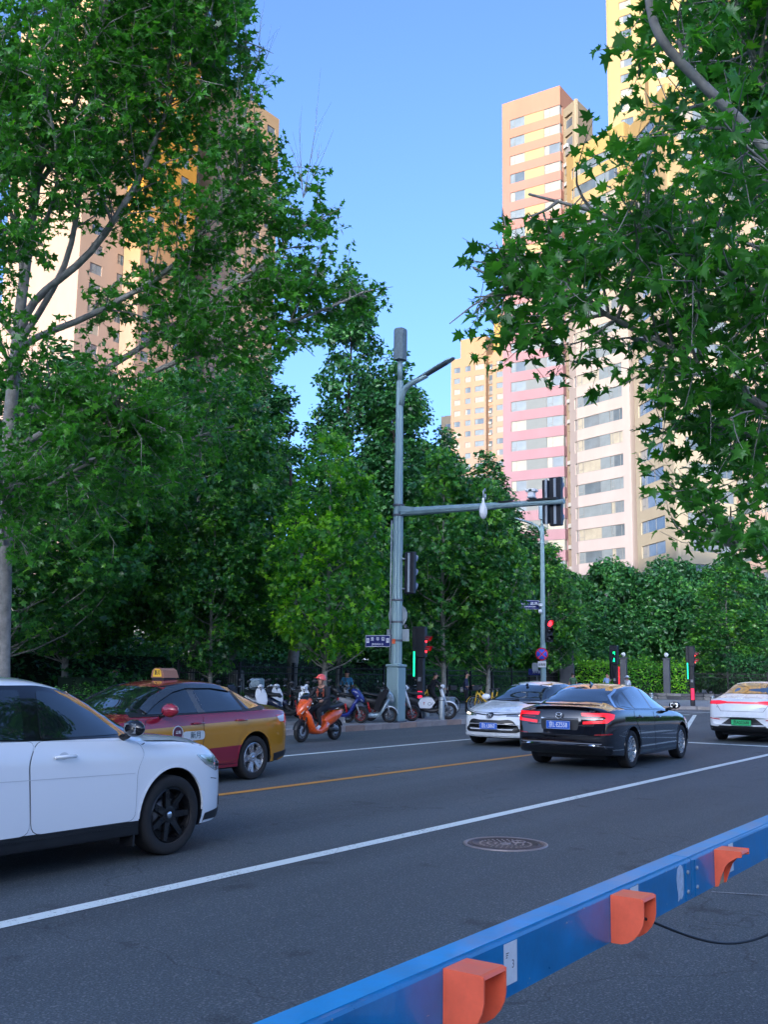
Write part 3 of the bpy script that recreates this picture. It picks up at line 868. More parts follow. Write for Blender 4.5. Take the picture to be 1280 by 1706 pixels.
# --- black sedan seen from behind
PB = mat('black_car_paint', (.004, .004, .007), .07, 0, .0, 4, coat=1.0, spec=.7)
P = sedan(4.89, 1.862, 1.45)
def ex_black(t, A, bvh):
    A('boot_lid_seam', [(-.66, .985), (-.60, .74), (.60, .74), (.66, .985), (.645, .985), (.59, .752), (-.59, .752), (-.645, .985)], 'B', BLACKP, .003)
    hs = both(A, 'tail_light_housing', rpoly([(.36, .965), (.86, .955), (.872, .90), (.85, .775), (.40, .775)], .02), 'B', BLACKG, .006)
    for sgn, hou in ((1, hs[0]), (-1, hs[1])):
        c = [(.38, .955), (.82, .955), (.865, .935), (.868, .86), (.81, .792), (.42, .765), (.42, .812), (.745, .835), (.79, .868), (.79, .885), (.75, .898), (.40, .900)]
        if sgn < 0: c = mirror(c)
        A('tail_light', rpoly(c, .012), 'B', mat('brake_light_lit', (.85, .006, .015), .25, coat=.8, emit=.16), .012, par=hou)
        c = [(.47, .862), (.74, .868), (.74, .875), (.47, .872)]
        if sgn < 0: c = mirror(c)
        A('inner_strip', c, 'B', REDL, .012, par=hou)
    A('chrome_strip', rpoly([(-.34, .845), (-.34, .862), (.34, .862), (.34, .845)], .005), 'B', CHROME, .010)
    A('plate_recess', rpoly([(-.33, .665), (-.35, .838), (.35, .838), (.33, .665)], .03), 'B', BLACKP, .004)
    plate(t, '京L·EZ558', (-2.485, 0, .745), -math.pi / 2, BLUEPL)
    lg = link('badge', None, t)
    b = MB(); z0 = .905; x0 = -2.452
    for (y0, za, y1, zb_) in ((.045, .045, .032, -.04), (-.045, .045, -.032, -.04)):
        b.tube([(x0, y0, z0 + za), (x0, y1, z0 + zb_)], .0075, CHROME, 6)
    b.tube([(x0, .036, z0 + .0), (x0, -.036, z0 + .0)], .007, CHROME, 6)
    ring = [(x0, .060 * math.cos(a) * (1 - .12 * math.sin(a) * -1), z0 + .052 * math.sin(a)) for a in [i * math.pi / 8 for i in range(17)]]
    b.tube(ring, .006, CHROME, 6); b.build('emblem', lg)
    text('ACCORD', .042, CHROME, t, (-2.435, .52, 1.0), (math.pi / 2, 0, -math.pi / 2), name='badge_lettering')
    text('SPORT', .035, CHROME, t, (-2.40, -.60, .985), (math.pi / 2, 0, -math.pi / 2 + .1), name='badge_lettering')
    both(A, 'rear_reflector', [(.62, .585), (.86, .60), (.86, .62), (.62, .60)], 'B', mat('reflector_red', (.30, .004, .008), .2, coat=.8), .008)
    A('lower_bumper', rpoly([(-.84, .26), (-.86, .36), (-.6, .385), (.6, .385), (.86, .36), (.84, .26)], .03), 'B', BLACKG, .008)
    A('bumper_crease', [(-.86, .395), (-.6, .415), (.6, .415), (.86, .395), (.86, .402), (.6, .423), (-.6, .423), (-.86, .402)], 'B', CHROME, .010)
    b = MB()
    b.loft([(-2.28, 1.075, .70, .006), (-2.38, 1.098, .72, .010), (-2.425, 1.104, .70, .005)], P['paint'], 24, 3); b.build('boot_spoiler', t)
    for s in (-1, 1):
        pass
    both(A, 'headlight', rpoly([(.50, .66), (.52, .73), (.86, .76), (.84, .68)], .02), 'F', LENS, .006)
    A('grille', rpoly([(-.50, .40), (-.55, .66), (.55, .66), (.50, .40)], .04), 'F', BLACKP, .006)
P = base_car(P, PB, name='black_sedan', rimstyle='turbine', extra=ex_black, fin=(-.92, 1.425), surround=BLACKG, mirmat=PB,
    chrome_line=[(-1.74, 1.035), (-1.40, 1.225), (-1.02, 1.352), (-.5, 1.41), (-.1, 1.41), (.28, 1.362), (.63, 1.215), (1.05, .96), (1.09, .955), (.65, 1.228), (.29, 1.378), (-.1, 1.427), (-.5, 1.427), (-1.03, 1.368), (-1.42, 1.24), (-1.78, 1.04)])
P['sillmat'] = PB
car(P, 'glossy black sedan with lit red tail lights heading away on the road', (19.2, 7.74, 0), R(1.0))

# --- white sedan at the left edge (heading to the right, seen from its right side)
P = sedan(4.72, 1.84, 1.53, fa=1.42, ra=-1.30)
RIMB = mat('black_rim', (.018, .018, .02), .3, .6, .1, 20, coat=.3)
def ex_white(t, A, bvh):
    for s, ax in ((1, 'L'), (-1, 'R')):
        hl = A('headlight', rpoly([(1.70, .84), (1.84, .74), (2.02, .67), (2.14, .70), (2.12, .765), (1.92, .82)], .02), ax, LENS, .005)
        b = MB()
        hit, no, _, _ = bvh.ray_cast(Vector((2.05, s * 3, .735)), Vector((0, -s, 0)))
        if hit is not None:
            b.sphere((hit.x - .004, hit.y - s * .012, .735), .036, BLACKG, 12, 8); b.build('projector_lens', hl)
        A('indicator_strip', [(1.75, .822), (1.88, .765), (2.0, .745), (1.9, .775), (1.77, .832)], ax, CHROME, .009, par=hl)
        A('fender_seam', [(.955, .93), (1.12, .985), (1.5, .97), (1.9, .90), (1.9, .892), (1.5, .962), (1.12, .977), (.96, .922)], ax, BLACKP, .0012, step=.12)
        A('bumper_seam', [(1.93, .62), (1.935, .62), (2.16, .585), (2.16, .579), (1.93, .612)], ax, BLACKP, .0015, step=.12)
        A('bumper_lower_trim', rpoly([(1.83, .20), (1.86, .31), (2.2, .34), (2.26, .26), (2.1, .20)], .02), ax, BLACKP, .008)
        A('door_crease', [(.95, .725), (-1.2, .765), (-1.2, .7695), (.95, .730)], ax, crease_shade, .0065, step=.12)
        b = MB(); b.box((1.42 - .43, s * .82, .26), (.02, .16, .26), BLACKP); b.build('mud_flap', t)
    both(A, 'fog_light', rpoly([(.52, .33), (.55, .44), (.80, .44), (.78, .35)], .02), 'F', BLACKP, .006)
    A('grille', rpoly([(-.55, .36), (-.60, .62), (.60, .62), (.55, .36)], .04), 'F', BLACKP, .006)
    both(A, 'tail_light', rpoly([(.42, .80), (.44, .92), (.86, .92), (.84, .80)], .02), 'B', REDL, .006)
crease_shade = mat('white_car_crease', (.50, .52, .54), .35)  # greyer white: shade of door crease and handle cups put into colour
WCAR = mat('white_car_paint', (.80, .82, .84), .16, 0, .0, 2, coat=.9)
P = base_car(P, WCAR, name='white_sedan', rimstyle='seven', rim=RIMB, extra=ex_white, mirmat=BLACKG, tw=.215, archmat=WCAR, cupmat=mat('white_car_crease', (.50, .52, .54), .35))
P['wr_'] = .338
P['top'] = [(x, z + (.085 if 1.7 < x < 2.33 else (.04 if 1.3 < x < 1.75 else 0))) for x, z in P['top']]
P['sh'] = [(x, z + (.085 if 1.7 < x < 2.3 else (.04 if 1.3 < x < 1.75 else 0))) for x, z in P['sh']]
P['glass_out'] = [(.98, .975), (.56, 1.20), (.22, 1.345), (-.10, 1.385), (-.5, 1.385), (-1.0, 1.335), (-1.35, 1.215), (-1.68, 1.06), (-1.5, 1.02), (-.2, .985)]
P['glass'] = [('window', [(.70, .998), (.45, 1.17), (.18, 1.295), (-.02, 1.335), (-.14, 1.345), (-.25, .998)]),
              ('window', [(-.40, .998), (-.30, 1.35), (-.6, 1.352), (-1.0, 1.30), (-1.12, 1.015)]),
              ('quarter_window', [(-1.18, 1.02), (-1.12, 1.265), (-1.32, 1.195), (-1.54, 1.07)])]
P['doors'] = [[(.99, .30), (.95, .5), (.97, .72), (.93, .85), (.84, .945), (-.30, .985), (-.38, .85), (-.36, .60), (-.33, .28)],
              [(-.345, .28), (-.375, .60), (-.395, .85), (-.315, .985), (-1.14, .995), (-1.2, .88), (-.94, .66), (-.84, .29)]]
P['handles'] = [(-.10, .865), (-1.0, .88)]
P['mirror'] = (.74, 1.0)
def shx(x): return x + float(np.interp(x, [-2.0, -1.6, -.4, -.1, .5, 1.0, 1.32], [0, .18, .27, .27, .21, .12, 0]))
def shp(pl, kz=1.045): return [(shx(a), b * kz) for a, b in pl]
P['top'] = [(shx(a), b) for a, b in P['top']]; P['sh'] = [(shx(a), b) for a, b in P['sh']]; P['wr'] = [(shx(a), b) for a, b in P['wr']]
P['glass_out'] = shp(P['glass_out']); P['glass'] = [(n_, shp(pl)) for n_, pl in P['glass']]
P['doors'] = [[(min(shx(a), 1.42 - .445) if b < .8 else shx(a), b if b < .35 else b * 1.045) for a, b in pl] for pl in P['doors']]
P['doors'] = [[(a, max(b, .34)) for a, b in pl] for pl in P['doors']]
P['handles'] = [(shx(a) + .04, b * 1.045) for a, b in P['handles']]
P['ws'] = [(shx(a), b) for a, b in P['ws']]; P['ws_out'] = [(shx(a), b) for a, b in P['ws_out']]
P['mirror'] = (.84, 1.04)
P['sillz'] = .33
P['sillpoly'] = [(.94, .17), (.975, .335), (-.84, .325), (-.82, .17)]
P['sillmat'] = BLACKP
car(P, 'white sedan with black wheels cut off by the left edge of the frame', (5.28, 7.66, 0), 0)

# --- taxi (heading left, seen from its left side)
TAXI, n, bs = nodes_mat('taxi_paint')
N = n.nodes.new; Lk = n.links.new
tc = N('ShaderNodeTexCoord'); sp = N('ShaderNodeSeparateXYZ'); Lk(tc.outputs['Object'], sp.inputs[0])
def mth(op, a, b_=None, c=None):
    q = N('ShaderNodeMath'); q.operation = op
    for i, v in enumerate((a, b_, c)):
        if v is None: continue
        if isinstance(v, (int, float)): q.inputs[i].default_value = v
        else: Lk(v, q.inputs[i])
    return q.outputs[0]
X_, Z_ = sp.outputs[0], sp.outputs[2]
topl = mth('MULTIPLY_ADD', X_, -.035, .835)          # upper edge of the yellow band
below = mth('LESS_THAN', Z_, topl)
botl = mth('MULTIPLY_ADD', X_, -.03, .49)
above = mth('GREATER_THAN', Z_, botl)
rear = mth('LESS_THAN', X_, -1.30)
yb = mth('MULTIPLY', below, mth('MAXIMUM', above, rear))
mx = N('ShaderNodeMix'); mx.data_type = 'RGBA'; mx.inputs['A'].default_value = (.27, .014, .035, 1); mx.inputs['B'].default_value = (.50, .225, .02, 1)
Lk(yb, mx.inputs['Factor']); Lk(mx.outputs['Result'], bs.inputs['Base Color'])
bs.inputs['Roughness'].default_value = .16; bs.inputs['Coat Weight'].default_value = .9; bs.inputs['Coat Roughness'].default_value = .04; bs.inputs['Metallic'].default_value = .15
BURG = mat('burgundy_paint', (.30, .02, .04), .2, .1, coat=.8)
P = sedan(4.60, 1.80, 1.45, fa=1.38, ra=-1.32)
def ex_taxi(t, A, bvh):
    # roof sign
    sg = link('roof_sign', None, t, (-.28, 0, 1.437)); sg.scale = (.72, .72, .92)
    b = MB(); b.prism([(-.19, .035), (-.155, .15), (-.10, .185), (.05, .185), (.13, .15), (.20, .035)], -.20, .20, mat('taxi_sign_base', (.30, .13, .07), .45, 0, .05, 5), axis='Y')
    b.bb((-.16, -.17, .0), (.16, .17, .035), BLACKP); me = b.mesh('sign_housing'); o = link('sign_housing', me, sg)
    sg.rotation_euler = (0, 0, R(90))
    YS = mat('taxi_sign_yellow', (.85, .50, .02), .35, 0, .03, 6)
    for s in (-1, 1):
        b = MB(); b.prism(rpoly([(-.135, .052), (-.105, .15), (-.07, .172), (.04, .172), (.085, .145), (.12, .052)], .02), s * .2005, s * .206, YS, axis='Y')
        pn = link('sign_panel', fixn(b.mesh('sign_panel')), sg)
        text('新月', .085, BLACKP, pn, (0, s * .2075, .108), (math.pi / 2, 0, 0 if s < 0 else math.pi), ex=.001, bold=.001)
    for s, ax in ((1, 'L'), (-1, 'R')):
        A('tail_light', rpoly([(-1.86, .90), (-2.20, .955), (-2.27, .88), (-2.20, .80), (-2.05, .80)], .02), ax, REDL, .007)
        A('tail_light_clear', rpoly([(-1.82, .905), (-2.02, .93), (-2.02, .83), (-1.90, .825)], .02), ax, mat('clear_lens', (.62, .64, .68), .12, coat=1.), .0085)
        A('bumper_lower_trim', rpoly([(-1.78, .22), (-1.76, .36), (-2.18, .40), (-2.22, .26)], .02), ax, BLACKP, .007)
        A('headlight', rpoly([(1.80, .75), (2.05, .68), (2.15, .62), (2.02, .60)], .02), ax, LENS, .006)
        A('rain_visor', rpoly([(.80, 1.045), (.52, 1.20), (.20, 1.325), (-.10, 1.372), (-.60, 1.376), (-1.02, 1.315), (-1.02, 1.265), (-.6, 1.315), (-.10, 1.315), (.16, 1.265), (.46, 1.14), (.76, .99)], .01), ax, mat('smoked_visor', (.03, .04, .05), .10, coat=.8), .028, th=.004)
        A('b_pillar_trim', rpoly([(-.13, .995), (-.11, 1.31), (-.25, 1.31), (-.29, .995)], .01), ax, mat('pillar_film', (.08, .09, .10), .35), .009)
        # livery sticker on the front door
        st = A('door_sticker', rpoly([(.20, .62), (.20, .75), (-.22, .755), (-.22, .635)], .05), ax, mat('sticker_grey_blue', (.55, .60, .62), .4), .0075, step=.1)
        hit, no, _, _ = bvh.ray_cast(Vector((0, s * 3, .69)), Vector((0, -s, 0)))
        text('新月', .105, mat('sticker_dark_print', (.05, .09, .11), .5), st, (-.04, hit.y + s * .0115, .692), (math.pi / 2 - .03 * s, 0, math.pi if s > 0 else 0), ex=.001)
        circ = [(.30 + .085 * math.cos(a), .735 + .085 * math.sin(a)) for a in [i * math.pi / 10 for i in range(20)]]
        e = A('round_emblem', circ, ax, mat('emblem_maroon', (.10, .01, .03), .4), .0085, step=.1)
        ring = [(.30 + .10 * math.cos(a), .735 + .10 * math.sin(a)) for a in [i * math.pi / 10 for i in range(20)]]
        A('emblem_ring', ring, ax, mat('sticker_grey_blue', (.55, .60, .62), .4), .0065, step=.1)
        text('出租', .05, SIGNW, e, (.30, hit.y + s * .013, .745), (math.pi / 2, 0, math.pi if s > 0 else 0), ex=.001)
    b = MB(); b.box((.52, -.26, 1.252), (.075, .10, .002), mat('green_permit', (.02, .62, .16), .5), ry=R(27)); b.build('green_permit', t)
    both(A, 'tail_light_rear', rpoly([(.42, .82), (.44, .93), (.86, .93), (.84, .82)], .02), 'B', REDL, .006)
    A('grille', rpoly([(-.55, .36), (-.62, .60), (.62, .60), (.55, .36)], .04), 'F', BLACKP, .006)
P = base_car(P, TAXI, name='taxi', rimstyle='five', extra=ex_taxi, handlemat=BURG, mirmat=BURG, darkcup=0, surround=BLACKP)
P['handles'] = [(-.08, .855), (-.98, .875)]
P['mirror'] = (.56, .985)
P['mirs'] = 1.3
P['wr_'] = .318
tx = car(P, 'burgundy and yellow taxi with a yellow roof sign behind the white car', (10.62, 11.27, 0), math.pi)

# --- white saloon coming towards us, behind the black one
P = sedan(4.64, 1.78, 1.435, fa=1.38, ra=-1.32)
def ex_cor(t, A, bvh):
    hl = both(A, 'headlight', rpoly([(.36, .665), (.40, .70), (.70, .735), (.87, .76), (.88, .70), (.70, .655)], .02), 'F', LENS, .008)
    for k, s in enumerate((1, -1)):
        p = [(.60, .675), (.62, .71), (.78, .725), (.80, .69)]
        A('headlight_lit', rpoly(p if s > 0 else mirror(p), .02), 'F', WARMG, .013, par=hl[k])
    A('grille', rpoly([(-.60, .315), (-.68, .36), (-.52, .575), (-.42, .60), (-.25, .582), (.25, .582), (.42, .60), (.52, .575), (.68, .36), (.60, .315)], .03), 'F', BLACKP, .008)
    for i in range(4):
        z = .36 + i * .05
        A('grille_bar', [(-.62 + i * .03, z), (.62 - i * .03, z), (.62 - i * .03, z + .012), (-.62 + i * .03, z + .012)], 'F', BLACKG, .012, step=.2)
    A('chrome_line', [(-.84, .765), (-.55, .725), (-.2, .70), (.2, .70), (.55, .725), (.84, .765), (.84, .752), (.55, .706), (.2, .680), (-.2, .680), (-.55, .706), (-.84, .752)], 'F', BLACKG, .011)
    A('emblem_base', [(.085 * math.cos(a), .675 + .062 * math.sin(a)) for a in [i * math.pi / 10 for i in range(20)]], 'F', BLACKG, .016, step=.1)
    x0 = 2.318 + .03
    b = MB()
    for (ry, rz_, cz) in ((.072, .05, .675), (.026, .046, .675), (.05, .02, .70)):
        b.tube([(x0 - .002, ry * math.cos(a), cz + rz_ * math.sin(a)) for a in [i * math.pi / 10 for i in range(21)]], .0045, CHROME, 6)
    b.build('emblem', t)
    for s, ax in ((1, 'F'), (-1, 'F')):
        p = [(.76, .34), (.80, .54), (.87, .58), (.875, .50), (.83, .32)]
        A('corner_duct', rpoly(p if s > 0 else mirror(p), .02), 'F', BLACKG, .008)
    A('lower_lip', rpoly([(-.80, .225), (-.84, .285), (-.5, .265), (.5, .265), (.84, .285), (.80, .225)], .02), 'F', WHITEP, .02)
    plate(t, '京L·LB863', (2.352, 0, .455), math.pi / 2, BLUEPL)
    # wipers
    for y0, y1 in ((-.55, .08), (0.02, .62)):
        pts = []
        for i in range(9):
            k = i / 8; y = y0 + (y1 - y0) * k; x = 1.06 - .10 * k * (1 - .3 * k)
            hit, no, _, _ = bvh.ray_cast(Vector((x, y, 4)), Vector((0, 0, -1)))
            pts.append(hit + no * .022)
        b = MB(); b.tube(pts, .010, BLACKP, 6); b.build('wiper', t)
    b = MB(); b.tube([(.42, 0, 1.33), (.38, 0, 1.36)], .03, BLACKP, 8); b.build('mirror_base', t)
    both(A, 'tail_light', rpoly([(.42, .80), (.44, .92), (.84, .92), (.82, .80)], .02), 'B', REDL, .006)
    A('bonnet_seam', [(-.80, .775), (-.45, .742), (.45, .742), (.80, .775), (.80, .767), (.45, .735), (-.45, .735), (-.80, .767)], 'F', BLACKP, .003)
P = base_car(P, WHITEP, name='white_sedan', rimstyle='ten', extra=ex_cor, mirmat=WHITEP, bowf=.42)
car(P, 'white sedan with blue number plate facing us beside the black sedan', (22.98, 11.18, 0), math.pi)

# --- white electric car at the right edge, seen from behind
P = sedan(4.76, 1.84, 1.50, fa=1.42, ra=-1.33)
def ex_ev(t, A, bvh):
    A('light_bar', rpoly([(-.90, 1.0), (-.88, .93), (-.60, .925), (-.40, .95), (.40, .95), (.60, .925), (.88, .93), (.90, 1.0), (.55, 1.015), (.35, .995), (-.35, .995), (-.55, 1.015)], .012), 'B', mat('light_bar_red', (.80, .01, .03), .2, coat=.8, emit=.12), .010)
    A('light_bar_line', [(-.42, .965), (.42, .965), (.42, .978), (-.42, .978)], 'B', REDL, .014)
    A('boot_seam', [(-.64, .93), (-.52, .755), (.52, .755), (.64, .93), (.63, .93), (.51, .765), (-.51, .765), (-.63, .93)], 'B', GREYPL, .0045)
    A('bumper_insert', rpoly([(-.62, .36), (-.30, .60), (.30, .60), (.62, .36)], .02), 'B', BLACKP, .008)
    A('lower_bumper', rpoly([(-.90, .27), (-.91, .40), (-.62, .375), (.62, .375), (.91, .40), (.90, .27)], .02), 'B', BLACKP, .012)
    both(A, 'rear_reflector', [(.56, .545), (.86, .575), (.86, .595), (.56, .565)], 'B', REDL, .009)
    PLG = mat('green_plate', (.03, .52, .17), .4, 0, .1, 12)
    plate(t, '京AG02688', (-2.425, 0, .49), -math.pi / 2, PLG, BLACKP, w=.48)
    text('BUICK', .065, CHROME, t, (-2.405, 0, 1.075), (math.pi / 2 - .3, 0, -math.pi / 2), ex=.006, name='badge_lettering')
    text('E5', .05, GREYPL, t, (-2.40, .58, .86), (math.pi / 2, 0, -math.pi / 2), name='badge_lettering')
    text('ELECTRIC', .032, GREYPL, t, (-2.41, -.52, .85), (math.pi / 2, 0, -math.pi / 2), name='badge_lettering')
    both(A, 'headlight', rpoly([(.50, .66), (.52, .73), (.86, .76), (.84, .68)], .02), 'F', LENS, .006)
P = base_car(P, WHITEP, name='electric_car', rimstyle='five', extra=ex_ev, mirmat=WHITEP)
z = 1.03
P['top'] = [(x, h * (1.0 if x > -1.2 else 1.0)) for x, h in P['top'] if not (-2.3 < x < -1.2)] + [(-1.3, 1.365), (-1.7, 1.215), (-2.0, 1.115), (-2.2, 1.085)]
car(P, 'white electric car with a full-width red light bar at the right edge', (28.95, 7.30, 0), R(0))
# ------------------------------------------------------------------ poles, signals, signs, bollards
POLEM = mat('painted_pole_grey', (.25, .36, .375), .42, .25, .08, 5, .05, 60, streak=True)
DARKG = mat('signal_housing', (.008, .010, .016), .42, 0, .15, 6)
VISOR = mat('visor_grey', (.20, .23, .28), .4, 0, .1, 6)
SIGNB = mat('sign_back', (.34, .39, .42), .5, .3, .1, 6)

def signal_head(parent, name, c, fx, n=3, lit=None, w=.40, hgt=1.28, dp=.16, plate_back=True):
    """vertical traffic signal; fx = facing direction angle (local Z rotation of +X)"""
    h = link(name, None, parent, c, (0, 0, fx))
    b = MB(); b.bb((-dp / 2, -w / 2, -hgt / 2), (dp / 2, w / 2, hgt / 2), DARKG, bev=.02); b.build('housing', h)
    b = MB(); b.bb((-dp / 2 - .03, -.04, -hgt / 2 + .04), (-dp / 2 - .002, .03, hgt / 2 - .04), STEEL, bev=.005); b.build('bracket', h)
    for i in range(n):
        z = hgt / 2 - hgt / n * (i + .5)
        r_ = min(w, hgt / n) * .40
        b = MB(); b.lathe([(r_, dp / 2), (r_ * .9, dp / 2 + .02), (.0001, dp / 2 + .035)], lit[i] if lit and lit[i] else BLACKG, 20, 'X', (0, 0, z)); b.build('lens', h)
        b = MB(); vs = []; m_ = 14
        for k in range(m_ + 1):
            a = math.pi * (-.15 + 1.30 * k / m_)
            for (rr, xx) in ((r_ + .012, dp / 2), (r_ + .012, dp / 2 + .10 + .14 * max(0, math.sin(a))), (r_ + .004, dp / 2 + .10 + .14 * max(0, math.sin(a))), (r_ + .004, dp / 2)):
                vs.append((xx, rr * math.cos(a), z + rr * math.sin(a)))
        fs = [(4 * k + j, 4 * k + (j + 1) % 4, 4 * k + 4 + (j + 1) % 4, 4 * k + 4 + j) for k in range(m_) for j in range(4)] + [(0, 1, 2, 3), (4 * m_ + 3, 4 * m_ + 2, 4 * m_ + 1, 4 * m_)]
        b.add(vs, fs, VISOR if lit is None else DARKG, True); o = link('visor', sharp(fixn(b.mesh('visor')), 40), h)
    return h

def fluted_pole(parent, z0, z1, r0, r1, n=12, name='pole'):
    b = MB(); vs = []; K = 2
    for z, r_ in ((z0, r0), (z1, r1)):
        for k in range(n * 2):
            a = 2 * math.pi * k / (n * 2); q = r_ * (1 if k % 2 == 0 else .90)
            vs.append((q * math.cos(a), q * math.sin(a), z))
    m_ = n * 2
    b.add(vs, [(k, (k + 1) % m_, m_ + (k + 1) % m_, m_ + k) for k in range(m_)] + [tuple(range(m_ - 1, -1, -1)), tuple(range(m_, 2 * m_))], POLEM)
    return b.build(name, parent)

def street_sign(parent, c, cn, en, left=None, right=None, wdt=.92, hgt=.36, facing=math.pi, lab=None):
    """blue road-name board, drawn on both sides; facing = angle of the front"""
    s = link('name_board', None, parent, c, (0, 0, facing + math.pi / 2))
    b = MB(); b.bb((-wdt / 2, -.02, -hgt / 2), (wdt / 2, .02, hgt / 2), NAVY, bev=.008); b.build('board', s)
    b = MB()
    for sg in (-1, 1):
        y = sg * .0225
        b.bb((-wdt / 2 + .012, y - .001, hgt / 2 - .024), (wdt / 2 - .012, y + .001, hgt / 2 - .012), SIGNW)
        b.bb((-wdt / 2 + .012, y - .001, -hgt / 2 + .012), (wdt / 2 - .012, y + .001, -hgt / 2 + .024), SIGNW)
        b.bb((-wdt / 2 + .012, y - .001, -hgt / 2 + .024), (-wdt / 2 + .022, y + .001, hgt / 2 - .024), SIGNW)
        b.bb((wdt / 2 - .022, y - .001, -hgt / 2 + .024), (wdt / 2 - .012, y + .001, hgt / 2 - .024), SIGNW)
    b.build('border', s)
    off = .05 if left == 'arrow' else 0
    for sg, rz in ((-1, 0), (1, math.pi)):
        cc = '  '.join(cn) if len(cn) < 4 else ' '.join(cn)
        text(cc, .125 if left == 'box' else .155, SIGNW, s, (off, sg * .0235, .055), (math.pi / 2, 0, rz), ex=.001, bold=.002, name='road_name')
        text(en, .085, SIGNW, s, (off, sg * .0235, -.095), (math.pi / 2, 0, rz), ex=.001, bold=.001, sx=.95, name='road_name_latin')
        if left == 'box':
            for k, (xx, ch) in enumerate(((-wdt / 2 + .10, '西'), (wdt / 2 - .10, '东'))):
                b = MB(); b.bb((xx - .05, sg * .0235 - .001, -.05), (xx + .05, sg * .0235 + .001, .085), SIGNW); b.build('direction_box', s)
                text(ch, .085, NAVY, s, (xx, sg * .0255, .015), (math.pi / 2, 0, rz), ex=.0005)
        if left == 'arrow':
            b = MB(); x0 = -sg * -1 * (-wdt / 2 + .13) if sg > 0 else -wdt / 2 + .13
            x0 = (-wdt / 2 + .13) if sg < 0 else (wdt / 2 - .13)
            b.prism([(x0 - .075, .0), (x0, .125), (x0 + .075, .0), (x0 + .028, .0), (x0 + .028, -.12), (x0 - .028, -.12), (x0 - .028, .0)], sg * .0235 - .001, sg * .0235 + .001, SIGNW, axis='Y'); link('arrow', fixn(b.mesh('arrow')), s)
            text('北', .07, NAVY, s, (x0, sg * .0255, .032), (math.pi / 2, 0, rz), ex=.0005)
    return s

def lamp_arm(parent, z, direction, ln, rise, r0=.105):
    d = Vector((math.cos(direction), math.sin(direction), 0))
    pts = [Vector((0, 0, z - .55)) + d * .05, Vector((0, 0, z - .25)) + d * .08, Vector((0, 0, z - .03)) + d * .20, Vector((0, 0, z + .10)) + d * .42, Vector((0, 0, z + rise * .40)) + d * ln * .5]
    b = MB(); b.tube(pts, [r0, r0 * .95, r0 * .9, r0 * .85, r0 * .8], POLEM, 10); a = b.build('lamp_arm', parent)
    # flat lamp head
    p0, p1 = Vector((0, 0, z + rise * .28)) + d * ln * .34, Vector((0, 0, z + rise)) + d * ln
    sd_ = Vector((-d.y, d.x, 0)); b = MB(); rings = []
    for t, wd, hh in ((0, .085, .08), (.2, .11, .085), (.55, .15, .085), (.85, .15, .07), (.97, .10, .04), (1, .04, .02)):
        c = p0 + (p1 - p0) * t; ring = []
        for k in range(12):
            an = 2 * math.pi * k / 12
            ring.append(c + sd_ * math.cos(an) * wd + Vector((0, 0, (math.sin(an) if math.sin(an) > 0 else math.sin(an) * .35) * hh)))
        rings.append(ring)
    vs = [v for r_ in rings for v in r_]
    fs = [(i * 12 + k, i * 12 + (k + 1) % 12, (i + 1) * 12 + (k + 1) % 12, (i + 1) * 12 + k) for i in range(5) for k in range(12)] + [tuple(range(11, -1, -1)), tuple(range(60, 72))]
    b.add(vs, fs, POLEM, True); hd = link('lamp_head', fixn(b.mesh('lamp_head')), a)
    c = p0 + (p1 - p0) * .5
    b = MB(); b.box((c.x, c.y, c.z - .034), ((p1 - p0).length * .6, .18, .012), STEEL_D, rz=direction, ry=-math.atan2(p1.z - p0.z, (p1 - p0).to_2d().length)); b.build('lamp_glass', hd)

ANT = mat('antenna_shroud', (.15, .20, .22), .7, 0, .28, 14, .3, 40)
p = thing('traffic_pole', 'tall grey corner pole with lamp arm, signal arm and antenna box on top', 'street pole', (25.9, 17.12, .15))
b = MB(); b.bb((-.24, -.24, 0), (.24, .24, .03), STEEL_D, bev=.01); b.bb((-.21, -.21, .03), (.21, .21, 1.60), POLEM, bev=.02); b.bb((-.235, -.235, 1.60), (.235, .235, 1.68), POLEM, bev=.02); b.build('base_box', p)
b = MB(); b.bb((-.216, -.13, .5), (-.211, .13, 1.15), POLEM, bev=.002); b.build('access_door', p)
fluted_pole(p, 1.68, 6.3, .165, .150)
fluted_pole(p, 6.3, 10.35, .135, .105, name='upper_pole')
b = MB(); b.cyl((0, 0, 10.35), (0, 0, 11.05), .075, POLEM, 14); b.build('neck', p)
b = MB()
oct_ = [(-.19, -.09), (-.12, -.17), (.12, -.17), (.19, -.09), (.19, .09), (.12, .17), (-.12, .17), (-.19, .09)]
b.prism(oct_, 11.12, 11.98, ANT); b.prism([(x * .97, y * .97) for x, y in oct_], 11.02, 11.12, ANT); b.prism([(x * .9, y * .9) for x, y in oct_], 11.98, 12.02, ANT); b.build('antenna_box', p)
b = MB()
for z in (2.9, 3.55, 2.35, 6.12, 6.42): b.lathe([(.172, z), (.178, z + .01), (.178, z + .05), (.172, z + .06)], STEEL_D, 20)
b.build('clamp_band', p)
b = MB(); b.tube([(-.10, .17, 1.72), (-.10, .175, 4.0), (-.10, .165, 6.0)], .022, STEEL, 8); b.build('conduit', p)
lamp_arm(p, 10.12, -math.pi / 2, 1.95, .66)
